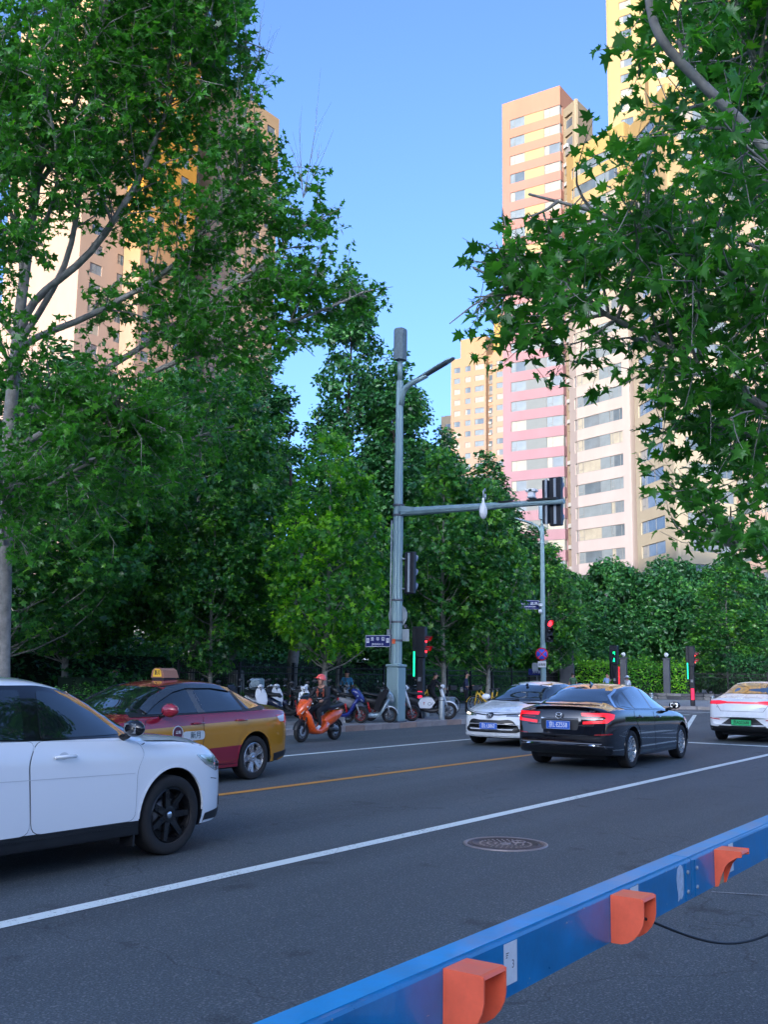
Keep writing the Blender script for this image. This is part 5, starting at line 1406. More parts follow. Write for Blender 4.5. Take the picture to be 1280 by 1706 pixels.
# ------------------------------------------------------------------ people
def person(label, loc, rz, J, shirt, pants, shoes=BLACKP, hair=HAIR, hscale=1.0, sleeve=.45, extra=None, group=None):
    """J: joint name -> point; one continuous skinned body"""
    t = thing('person', label, 'person', loc, rz, group)
    N_ = ['pelvis', 'waist', 'chest', 'neck', 'chin', 'head', 'crown']
    J = dict(J); FD = Vector(J.pop('face_dir', (1, 0, 0)))
    names = list(J.keys())
    E_ = [('pelvis', 'waist'), ('waist', 'chest'), ('chest', 'neck'), ('neck', 'chin'), ('chin', 'head'), ('head', 'crown')]
    for s in 'LR':
        E_ += [('chest', 'sho' + s), ('sho' + s, 'elb' + s), ('elb' + s, 'wri' + s), ('wri' + s, 'palm' + s), ('pelvis', 'hip' + s), ('hip' + s, 'kne' + s), ('kne' + s, 'ank' + s), ('ank' + s, 'toe' + s)]
    rad = dict(pelvis=(.155, .115), waist=(.135, .10), chest=(.165, .115), neck=(.058, .06), chin=(.062, .070), head=(.078, .098), crown=(.055, .065), sho=(.068, .062), elb=(.045, .045), wri=(.028, .026), palm=(.040, .020), hip=(.095, .095), kne=(.062, .062), ank=(.040, .042), toe=(.042, .032))
    me = bpy.data.meshes.new('body')
    me.from_pydata([J[n_] for n_ in names], [(names.index(a), names.index(b_)) for a, b_ in E_], [])
    o = bpy.data.objects.new('body', me); COL.objects.link(o)
    sk = o.modifiers.new('s', 'SKIN'); sk.use_smooth_shade = True
    for i, n_ in enumerate(names):
        k = n_[:-1] if n_[-1] in 'LR' and n_[:-1] in rad else n_
        me.skin_vertices[0].data[i].radius = rad[k]; me.skin_vertices[0].data[i].use_root = (n_ == 'pelvis')
    sb = o.modifiers.new('b', 'SUBSURF'); sb.levels = 2; sb.render_levels = 2
    bpy.context.view_layer.update()
    nm = bpy.data.meshes.new_from_object(o.evaluated_get(bpy.context.evaluated_depsgraph_get()))
    bpy.data.objects.remove(o)
    nm.materials.clear()
    for mm in (SKIN, shirt, pants, shoes): nm.materials.append(mm)
    Jv = {k: Vector(v) for k, v in J.items()}
    def dseg(p, a, b_):
        ab = b_ - a; u = max(0, min(1, (p - a).dot(ab) / max(ab.length_squared, 1e-9))); return (p - a - ab * u).length, u
    for p in nm.polygons:
        best = (9, None, 0)
        for a, b_ in E_:
            d, u = dseg(p.center, Jv[a], Jv[b_])
            ra = rad[a[:-1] if a[-1] in 'LR' and a[:-1] in rad else a][0]
            if d - ra * .6 < best[0]: best = (d - ra * .6, (a, b_), u)
        a, b_ = best[1]; u = best[2]
        if a in ('neck', 'chin', 'head'): k = 0
        elif a.startswith('sho'): k = 1 if u < sleeve * 2 else 0
        elif a.startswith('elb'): k = 1 if sleeve >= .9 else 0
        elif a.startswith('wri'): k = 0
        elif a.startswith(('hip', 'kne')): k = 2
        elif a.startswith('ank'): k = 3
        elif b_.startswith('hip'): k = 2
        elif a == 'chest' and b_ == 'neck': k = 1 if u < .72 else 0
        elif a == 'pelvis': k = 2 if u < .35 else 1
        else: k = 1
        p.material_index = k
    nm.polygons.foreach_set('use_smooth', [True] * len(nm.polygons))
    nm.name = 'body'
    bo = link('body', nm, t)
    # head details
    hd, ch, cr = Jv['head'], Jv['chin'], Jv['crown']
    up = (cr - ch).normalized(); fw = FD.normalized()
    fw = (fw - up * fw.dot(up)).normalized(); sd_ = up.cross(fw)
    M_ = Matrix((fw, sd_, up)).transposed()
    def onhead(mb, name):
        mb.v = [tuple(hd + M_ @ Vector(v)) for v in mb.v]; return mb.build(name, bo)
    b = MB(); b.sphere((.098, 0, -.012), 1, SKIN, 8, 6, (.018, .012, .022)); onhead(b, 'nose')
    b = MB()
    for s in (-1, 1): b.sphere((.088, s * .032, .018), 1, BLACKG, 8, 6, (.012, .014, .008))
    onhead(b, 'eyes')
    b = MB(); b.sphere((.086, 0, -.052), 1, mat('lips', (.30, .08, .07), .5), 8, 6, (.012, .024, .006)); onhead(b, 'mouth')
    b = MB()
    for s in (-1, 1): b.sphere((.0, s * .085, 0), 1, SKIN, 8, 6, (.018, .010, .03))
    onhead(b, 'ears')
    if hair:
        b = MB(); vs = []
        for i in range(9):
            for k in range(16):
                a = 2 * math.pi * k / 16; ph = math.pi * .56 * i / 8
                front = max(0, math.cos(a))
                ph2 = ph * (1 - .52 * front)
                rr = 1 + .04 * math.sin(5 * a + i)
                vs.append((-.012 + .105 * math.sin(ph2) * math.cos(a) * rr, .088 * math.sin(ph2) * math.sin(a) * rr, .022 + .112 * math.cos(ph2)))
        b.add(vs, [(i * 16 + k, (i + 1) * 16 + k, (i + 1) * 16 + (k + 1) % 16, i * 16 + (k + 1) % 16) for i in range(8) for k in range(16)], hair, True); onhead(b, 'hair')
    # hands with five fingers
    for s in 'LR':
        w_, pm = Jv['wri' + s], Jv['palm' + s]
        d = (pm - w_).normalized(); sdv = d.cross(Vector((0, 0, 1))); sdv = sdv.normalized() if sdv.length > .1 else Vector((0, 1, 0)); nn = sdv.cross(d)
        b = MB()
        for k, (off, ln) in enumerate(((-.030, .060), (-.010, .074), (.010, .078), (.028, .070))):
            p0 = pm + sdv * off + d * .005
            b.tube([p0 - d * .03, p0 + d * ln * .45, p0 + d * ln * .75 - nn * .02 * 1, p0 + d * ln * .85 - nn * .045], [.010, .009, .008, .006], SKIN, 6)
        p0 = pm + sdv * .035 - d * .03
        b.tube([p0 - sdv * .01, p0 + sdv * .022 + d * .02, p0 + sdv * .028 + d * .05 - nn * .012], [.012, .010, .007], SKIN, 6)
        b.build('fingers', bo)
    if extra: extra(t, bo, Jv, onhead)
    t.scale = (hscale,) * 3
    return t

def standing(**k):
    J = dict(pelvis=(0, 0, .92), waist=(0, 0, 1.08), chest=(.0, 0, 1.30), neck=(.0, 0, 1.45), chin=(.02, 0, 1.50), head=(.03, 0, 1.60), crown=(.02, 0, 1.68),
             shoL=(0, .17, 1.38), elbL=(-.02, .24, 1.12), wriL=(.05, .25, .88), palmL=(.07, .25, .80), shoR=(0, -.17, 1.38), elbR=(-.02, -.24, 1.12), wriR=(.05, -.25, .88), palmR=(.07, -.25, .80),
             hipL=(0, .09, .86), kneL=(.02, .10, .47), ankL=(-.01, .11, .09), toeL=(.13, .12, .035), hipR=(0, -.09, .86), kneR=(.02, -.10, .47), ankR=(-.01, -.11, .09), toeR=(.13, -.12, .035))
    J.update(k); return J

def phone(t, bo, J, onhead):
    b = MB(); c = (J['palmR'] + J['palmL']) / 2 + Vector((.05, 0, .04)); b.box(c, (.012, .075, .15), BLACKG, ry=R(-35), bev=.004)
    o = link('phone', b.mesh('phone')); o.parent = t; 
def bag(t, bo, J, onhead):
    phone(t, bo, J, onhead)
    b = MB(); b.box((-.19, .16, .98), (.14, .26, .24), GREYPL, bev=.04); b.tube([(-.15, .14, 1.10), (-.08, .02, 1.42), (.09, -.10, 1.30), (.10, -.16, 1.05)], .012, GREYPL, 6); b.build('shoulder_bag', t)
person('man in a dark blue short-sleeved shirt looking at his phone behind the kerb bollard', (33.3, 18.95, .15), R(-62),
       standing(wriR=(.22, -.10, 1.12), elbR=(.02, -.25, 1.10), palmR=(.28, -.04, 1.16), wriL=(.22, .10, 1.10), elbL=(.02, .25, 1.10), palmL=(.28, .04, 1.14), face_dir=(1, 0, -.5)), CLOTH_N, CLOTH_D, hscale=.87, extra=bag)
person('man with a dark T-shirt sitting on a bicycle behind the shared e-bike', (31.55, 19.15, .15), R(-35),
       dict(pelvis=(-.28, 0, .93), waist=(-.24, 0, 1.06), chest=(-.14, 0, 1.26), neck=(-.08, 0, 1.40), chin=(-.05, 0, 1.45), head=(-.03, 0, 1.54), crown=(-.04, 0, 1.62),
            shoL=(-.10, .17, 1.33), elbL=(.08, .25, 1.14), wriL=(.22, .27, 1.05), palmL=(.26, .27, 1.04), shoR=(-.10, -.17, 1.33), elbR=(.08, -.25, 1.14), wriR=(.22, -.27, 1.05), palmR=(.26, -.27, 1.04),
            hipL=(-.24, .09, .88), kneL=(.08, .15, .62), ankL=(-.05, .14, .26), toeL=(.08, .14, .20), hipR=(-.24, -.09, .88), kneR=(.02, -.20, .52), ankR=(-.10, -.25, .09), toeR=(.04, -.27, .035)), CLOTH_D, CLOTH_D, hscale=.88)
person('person in a bright blue top standing behind the orange scooter rider', (28.6, 20.9, .15), R(40), standing(wriL=(.2, .12, 1.3), elbL=(.1, .25, 1.12), palmL=(.26, .10, 1.38)), CLOTH_B, CLOTH_D, hscale=.87)
person('person in a white shirt bending forward behind the hedge beside the taxi roof', (26.2, 30.0, .15), R(-80),
       standing(chest=(.18, 0, 1.22), waist=(.06, 0, 1.06), neck=(.30, 0, 1.32), chin=(.35, 0, 1.34), head=(.42, 0, 1.40), crown=(.46, 0, 1.46), shoL=(.20, .17, 1.26), shoR=(.20, -.17, 1.26), elbL=(.30, .30, 1.08), elbR=(.30, -.30, 1.08), wriL=(.48, .18, 1.10), wriR=(.48, -.18, 1.10), palmL=(.54, .12, 1.12), palmR=(.54, -.12, 1.12), face_dir=(1, 0, -1)), CLOTH_W, CLOTH_N, sleeve=.95)
person('man in a green T-shirt seen from behind above the white sedan roof', (56.4, 25.0, .15), R(40), standing(), CLOTH_G, CLOTH_D, hscale=.9)
person('person in a pale blue shirt by the green hedge, left of the far pedestrian signal', (59.6, 24.2, .15), R(200), standing(wriL=(.1, .12, 1.45), elbL=(.12, .25, 1.22), palmL=(.08, .10, 1.53)), mat('light_blue_cloth', (.24, .36, .62), .85), CLOTH_D, hscale=.9)
def sunhat(t, bo, J, onhead):
    b = MB(); b.lathe([(.0001, .14), (.07, .135), (.10, .09), (.11, .05), (.21, .02), (.215, .015), (.11, .04)], CLOTH_W, 20); onhead(b, 'sun_hat')
person('person wearing a white sun hat at the foot of the far pedestrian signal', (52.0, 20.0, .15), R(150), standing(), CLOTH_W, CLOTH_N, hscale=.84, extra=sunhat)

# rider on the orange scooter
OS = dict(name='scooter', big=1, body=ORSCOOT, style='sport', trim=mat('pale_trim', (.70, .55, .50), .3, coat=.5), fender=BLACKP, rear=ORSCOOT, fork=BLACKP, stand=False, seat=BLACKP, r=.235, wb=1.28, shock=BLACKP)
HD = R(181)
ox, oy = 19.42, 14.97
scooter('orange scooter being ridden along the kerb lane', (ox, oy, 0), HD, OS, group=None, lean=0)
def rider_bits(t, bo, J, onhead):
    HELM = mat('coral_helmet', (.80, .11, .09), .25, 0, .04, 8, coat=.6)
    b = MB(); vs = []
    for i in range(9):
        for k in range(20):
            a = 2 * math.pi * k / 20; ph = math.pi * .56 * i / 8; ph2 = ph * (1 - .18 * max(0, math.cos(a)))
            vs.append((-.01 + .138 * math.sin(ph2) * math.cos(a), .118 * math.sin(ph2) * math.sin(a), .02 + .135 * math.cos(ph2)))
    b.add(vs, [(i * 20 + k, (i + 1) * 20 + k, (i + 1) * 20 + (k + 1) % 20, i * 20 + (k + 1) % 20) for i in range(8) for k in range(20)], HELM, True); h = onhead(b, 'helmet')
    b = MB(); b.prism([(.10, -.085), (.185, -.045), (.20, 0), (.185, .045), (.10, .085)], .045, .055, HELM); onhead(b, 'helmet_peak')
    b = MB(); b.tube([(.02, .10, .0), (.03, .07, -.10), (.04, 0, -.125), (.03, -.07, -.10), (.02, -.10, .0)], .008, BLACKP, 6); onhead(b, 'chin_strap')
    b = MB(); b.box((J['chest'].x + .125, 0, J['chest'].z - .02), (.02, .22, .05), CLOTH_O, bev=.008); b.box((J['chest'].x + .135, .02, J['chest'].z - .06), (.02, .06, .11), BLACKG, bev=.008); b.build('chest_strap', t)
    for s in (-1, 1):
        b = MB(); b.box((J['chest'].x + .085, s * .09, J['chest'].z - .03), (.04, .028, .20), CLOTH_O, bev=.01); b.build('vest_stripe', t)
person('rider in dark clothes and a coral helmet on the orange scooter', (ox, oy, 0), HD,
       dict(pelvis=(-.22, 0, .86), waist=(-.20, 0, 1.0), chest=(-.12, 0, 1.20), neck=(-.07, 0, 1.345), chin=(-.05, 0, 1.39), head=(-.04, 0, 1.48), crown=(-.05, 0, 1.56),
            shoL=(-.10, .18, 1.27), elbL=(.06, .29, 1.06), wriL=(.26, .31, 1.0), palmL=(.32, .31, .995), shoR=(-.10, -.18, 1.27), elbR=(.06, -.29, 1.06), wriR=(.26, -.31, 1.0), palmR=(.32, -.31, .995),
            hipL=(-.18, .10, .82), kneL=(.22, .13, .74), ankL=(.12, .13, .38), toeL=(.26, .13, .30), hipR=(-.18, -.10, .82), kneR=(.22, -.13, .74), ankR=(.12, -.13, .38), toeR=(.26, -.13, .30), face_dir=(1, -.25, -.1)),
       mat('dark_jacket', (.018, .018, .022), .8, 0, .3, 9, .4, 60), CLOTH_D, shoes=CLOTH_W, hair=None, sleeve=.95, extra=rider_bits, hscale=.94)
scooter('dark navy scooter whose rear just enters the bottom right corner', (4.06, .36, .0), R(-30), dict(body=NAVYP, style='sport', rear=NAVYP, seat=NAVYP), group=None, lean=3)
# ------------------------------------------------------------------ buildings
def facade_mat(name, stops, var=.05):
    """painted render: paint colour changes storey by storey up the tower (z in metres)"""
    m, n, b = nodes_mat(name)
    N = n.nodes.new; L = n.links.new
    tc = N('ShaderNodeTexCoord'); sp = N('ShaderNodeSeparateXYZ'); L(tc.outputs['Object'], sp.inputs[0])
    zmax = stops[-1][0]
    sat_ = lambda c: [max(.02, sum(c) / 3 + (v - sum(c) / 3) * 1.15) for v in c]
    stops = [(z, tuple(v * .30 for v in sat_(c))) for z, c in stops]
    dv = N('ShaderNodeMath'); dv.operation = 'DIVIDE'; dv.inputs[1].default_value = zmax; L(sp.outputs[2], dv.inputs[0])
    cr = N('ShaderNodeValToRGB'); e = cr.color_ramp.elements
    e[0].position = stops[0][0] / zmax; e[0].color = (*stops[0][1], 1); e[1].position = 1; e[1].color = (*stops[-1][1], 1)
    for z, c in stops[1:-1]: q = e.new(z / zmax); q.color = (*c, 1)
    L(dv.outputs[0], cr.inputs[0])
    t = N('ShaderNodeTexNoise'); t.inputs['Scale'].default_value = .35; t.inputs['Detail'].default_value = 8; t.inputs['Roughness'].default_value = .65
    mp = N('ShaderNodeMapping'); mp.inputs['Scale'].default_value = (1, 1, .25); L(tc.outputs['Object'], mp.inputs[0]); L(mp.outputs[0], t.inputs['Vector'])
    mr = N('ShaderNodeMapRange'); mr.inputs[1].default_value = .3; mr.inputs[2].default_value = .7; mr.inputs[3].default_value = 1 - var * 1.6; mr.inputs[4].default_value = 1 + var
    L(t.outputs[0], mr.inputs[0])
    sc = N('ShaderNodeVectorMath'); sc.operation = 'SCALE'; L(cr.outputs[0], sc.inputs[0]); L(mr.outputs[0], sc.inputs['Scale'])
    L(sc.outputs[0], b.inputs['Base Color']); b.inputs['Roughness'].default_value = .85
    return m
FRAME = mat('window_frame', (.10, .11, .12), .5, 0, .1, 5)
PANES = [mat('pane_dark', (.05, .07, .09), .06, 0, .25, .6, coat=.8), mat('pane_grey', (.08, .10, .12), .08, 0, .2, .7, coat=.8),
         mat('pane_pale', (.10, .125, .145), .15, 0, .15, .8, coat=.6), mat('pane_curtain', (.19, .18, .15), .4, 0, .18, 1.2, coat=.5)]
PANEL_G = mat('grey_panel', (.075, .09, .10), .6, 0, .1, .8)
PANEL_Y = mat('yellow_panel', (.215, .155, .075), .7, 0, .08, .8)
PANEL_B = mat('beige_panel', (.24, .18, .12), .7, 0, .08, .8)
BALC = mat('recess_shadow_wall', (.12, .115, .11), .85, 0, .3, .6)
ACM = mat('ac_unit', (.24, .25, .25), .6, 0, .1, 3)
_wm = {}
def window_mesh(w, h, mull, k):
    key = (round(w, 2), round(h, 2), mull, k)
    if key in _wm: return _wm[key]
    f = MB(); t = .06
    f.bb((0, -.03, 0), (w, .05, t), FRAME); f.bb((0, -.03, h - t), (w, .05, h), FRAME); f.bb((0, -.03, t), (t, .05, h - t), FRAME); f.bb((w - t, -.03, t), (w, .05, h - t), FRAME)
    for m_ in mull: f.bb((w * m_ - .03, -.035, t), (w * m_ + .03, .045, h - t), FRAME)
    if mull: f.bb((t, -.03, h * .30), (w * mull[0] - .03, .04, h * .30 + .05), FRAME)
    p = MB(); p.bb((t, 0, t), (w - t, .02, h - t), PANES[k])
    if k in (0, 1):
        p.bb((t + .02, -.004, t + .0), (t + (w - 2 * t) * .28, -.001, h - t), PANES[3 if k else 2])
    _wm[key] = (f.mesh('window'), p.mesh('pane')); return _wm[key]

class Face:
    """a facade plane: origin o (bottom left seen from outside), u along, outward normal n"""
    def __init__(s, A, B):
        s.A, s.B = Vector(A), Vector(B); s.w = (s.B - s.A).length; s.u = (s.B - s.A).normalized(); s.n = Vector((s.u.y, -s.u.x)); s.ang = math.atan2(s.u.y, s.u.x)
    def P(s, a, out, z): q = s.A + s.u * a + s.n * out; return (q.x, q.y, z)
def fbox(b, F, a0, a1, o0, o1, z0, z1, m):
    if a1 - a0 < .01: return
    if a0 <= .001: a0 = .003
    if a1 >= F.w - .001: a1 = F.w - .003
    vs = [F.P(a0, o0, z0), F.P(a1, o0, z0), F.P(a1, o1, z0), F.P(a0, o1, z0), F.P(a0, o0, z1), F.P(a1, o0, z1), F.P(a1, o1, z1), F.P(a0, o1, z1)]
    b.add(vs, [(0, 1, 2, 3), (7, 6, 5, 4), (0, 4, 5, 1), (1, 5, 6, 2), (2, 6, 7, 3), (3, 7, 4, 0)], m)

def tower(name, label, poly, faces, z0, nf, fh, wall, parapet=2.5, seed=1, cap=None, sillh=.95, winh=1.55, group=None, maxwin=300, extra=None):
    """poly: footprint (counter-clockwise). faces: {edge index: [(a0, a1, kind, ...)]} with kinds win / panel / recess"""
    rg = random.Random(seed)
    cx = sum(p[0] for p in poly) / len(poly); cy = sum(p[1] for p in poly) / len(poly)
    t = thing(name, label, 'building', (cx, cy, 0), 0, group)
    poly = [(x - cx, y - cy) for x, y in poly]
    H_ = z0 + nf * fh; n = len(poly)
    D = .35
    # core, inset by D
    core = []
    for i in range(n):
        a, b_, c = Vector(poly[i - 1]), Vector(poly[i]), Vector(poly[(i + 1) % n])
        u1, u2 = (b_ - a).normalized(), (c - b_).normalized(); n1, n2 = Vector((-u1.y, u1.x)), Vector((-u2.y, u2.x))
        k = n1 + n2; core.append(tuple(b_ + k * (D / max(.2, k.dot(n1)))))
    b = MB(); b.prism(core, 0, H_ - .05, wall); 
    nw = 0
    rest = MB()
    for i in range(n):
        F = Face(poly[i], poly[(i + 1) % n]); lay = sorted(faces.get(i, []))
        # piers between the strips, full height
        x = 0; runs = []
        for q in lay:
            if runs and abs(runs[-1][1] - q[0]) < .05: runs[-1][1] = q[1]
            else: runs.append([q[0], q[1]])
        for r_ in runs:
            if r_[0] - x > .02: fbox(b, F, x, r_[0], -D - .01, 0, 0, H_, wall)
            x = r_[1]
        if F.w - x > .02: fbox(b, F, x, F.w, -D - .01, 0, 0, H_, wall)
        for r_ in runs:
            iswin = any(q[2] != 'recess' and q[0] >= r_[0] - .01 and q[1] <= r_[1] + .01 for q in lay)
            fbox(b, F, r_[0], r_[1], -D - .01, 0, 0, z0 + sillh, wall)
            for k in range(nf):
                zz = z0 + k * fh
                if iswin: fbox(b, F, r_[0], r_[1], -D - .01, 0, zz + sillh + winh, zz + fh + (sillh if k < nf - 1 else 0), wall)
        for q in lay:
            a0, a1, kind = q[:3]
            if kind == 'win':
                mull = q[3]; 
                for k in range(nf):
                    zz = z0 + k * fh + sillh
                    kk = rg.choices((0, 1, 2, 3), q[4] if len(q) > 4 else (3, 4, 3, 2))[0]
                    fm, pm = window_mesh(a1 - a0 - .02, winh - .01, mull, kk)
                    p0 = Vector(F.P(a0 + .01, -.14, zz + .005))
                    if nw < maxwin:
                        w_ = link('window', fm, t, p0, (0, 0, F.ang)); link('pane', pm, w_); nw += 1
                    else:
                        fbox(rest, F, a0 + .02, a1 - .02, -.15, -.12, zz, zz + winh, PANES[kk])
            elif kind == 'panel':
                for k in range(nf):
                    zz = z0 + k * fh + sillh
                    mm = q[3](k) if callable(q[3]) else q[3]
                    key = ('panel', round(a1 - a0, 2), round(winh, 2), mm.name)
                    if key not in _wm:
                        pb = MB(); pb.bb((0, -.02, 0), (a1 - a0 - .01, .08, winh - .01), mm); _wm[key] = pb.mesh('panel')
                    link('panel', _wm[key], t, F.P(a0 + .005, -.10, zz + .005), (0, 0, F.ang))
            elif kind == 'recess':
                for k in range(nf):
                    zz = z0 + k * fh
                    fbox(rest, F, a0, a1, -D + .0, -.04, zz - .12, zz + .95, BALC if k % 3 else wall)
                    if rg.random() < .75:
                        aa = a0 + .1; ww = min(.85, a1 - a0 - .2)
                        fbox(rest, F, aa, aa + ww, -.04, .32, zz + .95, zz + 1.5, ACM)
                    kk = rg.choice((0, 0, 1))
                    fbox(rest, F, a0 + .05, a1 - .05, -D, -D + .06, zz + 1.0, zz + 2.5, PANES[kk])
    # parapet
    pw = MB()
    for i in range(n):
        F = Face(poly[i], poly[(i + 1) % n]); fbox(pw, F, 0, F.w, -D, 0.0, H_ + .002, H_ + parapet, wall)
    pw.prism([(x * .98, y * .98) for x, y in core], H_ - .04, H_ + .15, CONC)
    b.build('wall', t); pw.build('parapet', t)
    if rest.v: tag(rest.build('balconies_and_units', t), kind='stuff')
    if extra: extra(t, cx, cy, H_ + parapet)
    return t

W = 'win'
# pink tower: front face looks towards -X, side face towards -Y
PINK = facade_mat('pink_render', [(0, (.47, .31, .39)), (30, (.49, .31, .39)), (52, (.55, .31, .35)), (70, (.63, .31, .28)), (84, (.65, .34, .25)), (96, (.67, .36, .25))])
px, py, dx_, dy_ = 135.4, 60.9, 12.0, 9.9
pink_poly = [(px, py + dy_), (px, py), (px + dx_, py), (px + dx_, py + dy_)]
pk = lambda k: PANEL_G if k < 17 else (PANEL_B if k < 20 else PANEL_Y)
def pink_extra(t, cx, cy, H_):
    b = MB(); b.bb((1.0, -2.0, H_ - .3), (5.0, 3.0, H_ + 2.0), PINK); b.build('lift_house', t)
    b = MB()
    for k in range(5): b.cyl((3 + k * .5, -4.0, H_), (3 + k * .5, -4.0, H_ + .9 + .2 * (k % 2)), .05, STEEL, 6)
    tag(b.build('roof_pipes', t), kind='stuff')
# edge 0 runs from (px,py+dy) to (px,py): looks towards -X
tower('pink_tower', 'slim pink residential tower with grey and yellow panels between its windows', pink_poly,
      {0: [(1.35, 3.85, W, (.32,), (2, 4, 4, 3)), (3.85, 7.15, 'panel', pk), (7.15, 9.9 - .02, W, (.34,), (2, 3, 4, 5))],
       1: [(.02, .9, W, ()), (1.2, 1.2, 'panel', pk)][:1]},
      0, 29, 3.03, PINK, 2.6, 3, extra=pink_extra)

# cream tower with a bevelled front, right of the pink one
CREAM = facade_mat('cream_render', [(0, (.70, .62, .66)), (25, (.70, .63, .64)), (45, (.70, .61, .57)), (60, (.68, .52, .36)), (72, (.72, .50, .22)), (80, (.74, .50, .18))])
A_, B_ = Vector((129.7, 56.4)), Vector((126.3, 47.5))
u = (B_ - A_).normalized(); nn = Vector((-u.y, u.x)) * -1
nn = Vector((u.y, -u.x)) * -1 if Vector((u.y, -u.x)).dot(Vector((-1, 0))) < 0 else Vector((u.y, -u.x))
back = -nn
C0 = A_ + Vector((1.9, 1.9))
cream_poly = [tuple(C0), tuple(A_), tuple(B_), tuple(B_ + Vector((1.3, -.35))), tuple(B_ + Vector((12, 3))), tuple(C0 + Vector((12, 2)))]
Lf = (B_ - A_).length
tower('cream_tower', 'tall cream tower whose paint turns yellow at the top, right beside the pink tower', cream_poly,
      {0: [(1.8, (Vector(A_) - C0).length - .02, W, (), (3, 3, 2, 1))], 1: [(.03, 4.2, W, (.22,), (5, 4, 2, 1)), (4.2, Lf * .62, 'panel', PANES[2]), (Lf * .62, Lf - 1.3, W, (.22, .75), (4, 4, 3, 1))]},
      0, 24, 3.08, CREAM, 2.2, 5)
# link block in the dark recess between the cream towers
LINKM = facade_mat('stairwell_render', [(0, (.42, .36, .32)), (80, (.50, .42, .30))])
tower('stair_block', 'narrow dark stairwell block full of balconies between the two cream towers', [(128.2, 47.9), (127.9, 45.5), (136, 45.0), (136, 50)],
      {0: [(.1, 2.2, 'recess')]}, 0, 23, 3.05, LINKM, 1.5, 6)
tower('stair_block', 'narrow dark gap block with pipes between the pink and the first cream tower', [(136.5, 61.0), (134.5, 57.9), (140, 57.6), (141, 60.8)],
      {0: [(.5, 2.6, 'recess')]}, 0, 28, 3.05, LINKM, 1.5, 16)
# second cream tower, corner towards us
CREAM2 = facade_mat('pale_yellow_render', [(0, (.72, .66, .50)), (25, (.74, .67, .54)), (45, (.74, .63, .48)), (70, (.74, .52, .24)), (90, (.74, .50, .18))])
K0 = Vector((117.6, 38.8)); L1 = Vector((125.6, 46.6)); R1 = Vector((125.2, 34.0))
cl = (K0 - L1).length; cr_ = (R1 - K0).length
tower('yellow_cream_tower', 'pale yellow tower standing corner-on behind the overhanging branches', [tuple(L1), tuple(K0), tuple(R1), tuple(R1 + Vector((9, 3))), tuple(L1 + Vector((9, 3)))],
      {0: [(1.2, cl - 3.2, W, (.2, .6), (4, 4, 2, 1))], 1: [(1.6, 4.4, W, (.2,), (5, 2, 2, 2)), (4.4, 5.6, 'panel', PANES[2]), (5.6, cr_ - .3, W, (.3, .7), (4, 3, 3, 1))]},
      0, 24, 3.02, CREAM2, 2.0, 7)
tower('peach_tower', 'peach coloured tower to the far right, glimpsed through the leaves', [(133, 37), (131.5, 30), (142, 29), (144, 36)],
      {0: [(1.0, 3.4, W, (.3,)), (4.2, 6.4, W, (.3,))]}, 0, 30, 3.0, facade_mat('peach_render', [(0, (.62, .48, .46)), (50, (.66, .52, .44)), (95, (.72, .52, .30))]), 2.0, 8)
# very tall tower behind the tree
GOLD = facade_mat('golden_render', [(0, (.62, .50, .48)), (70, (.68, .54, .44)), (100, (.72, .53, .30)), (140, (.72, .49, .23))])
gp = [(176.5, 69.4), (176.5, 62.0), (178.5, 62.0), (180.8, 50.5), (192, 48.5), (196, 66)]
gl = [(Vector(gp[(i + 1) % 6]) - Vector(gp[i])).length for i in range(6)]
tower('golden_tower', 'tallest tower, golden yellow at the top, behind the big overhanging tree', gp,
      {0: [(2.6, 5.0, W, (.4,))], 2: [(1.5, 4.2, W, (.3,)), (6.2, 9.2, W, (.3,))]}, 0, 45, 3.05, GOLD, 4, 9)
# orange building in the distance
ORB = facade_mat('orange_render', [(0, (.60, .44, .38)), (60, (.62, .44, .36)), (80, (.64, .43, .30)), (95, (.66, .41, .24))])
pb_ = [(245, 144.6), (245, 133.4), (246.5, 133.4), (246.5, 131.3), (245, 131.3), (245, 126), (262, 126), (262, 144.6)]
def orx(t, cx, cy, H_):
    b = MB(); b.bb((245 - cx + .5, 133.6 - cy, H_ - .3), (252 - cx, 141.8 - cy, H_ + 5.5), ORB); b.build('roof_block', t)
    b = MB(); b.bb((245 - cx + .2, 126.2 - cy, H_ - .3), (252 - cx, 131 - cy, H_ + 11), facade_mat('ochre_render', [(0, (.66, .42, .16)), (100, (.68, .44, .14))])); b.build('ochre_block', t)
tower('orange_building', 'distant peach-orange apartment block in the middle, left of the pink tower', pb_,
      {0: [(1.0, 3.0, W, (.5,), (2, 2, 3, 4)), (4.6, 6.4, W, (.5,), (2, 2, 3, 3)), (7.7, 10.6, W, (.35,), (1, 2, 3, 5))], 2: [(.1, 2.0, 'recess')], 4: [(1.2, 4.0, W, (.5,), (2, 3, 3, 3))]},
      0, 28, 3.12, ORB, 2.0, 10, cap=None, extra=orx, maxwin=140)
tower('far_building', 'small far-off beige block left of the orange building above the trees', [(262, 158), (262, 151.6), (275, 151), (275, 158)],
      {0: [(1.5, 3.4, W, ())]}, 0, 25, 3.05, facade_mat('beige_render', [(0, (.52, .45, .36)), (90, (.56, .46, .34))]), 2.0, 12)

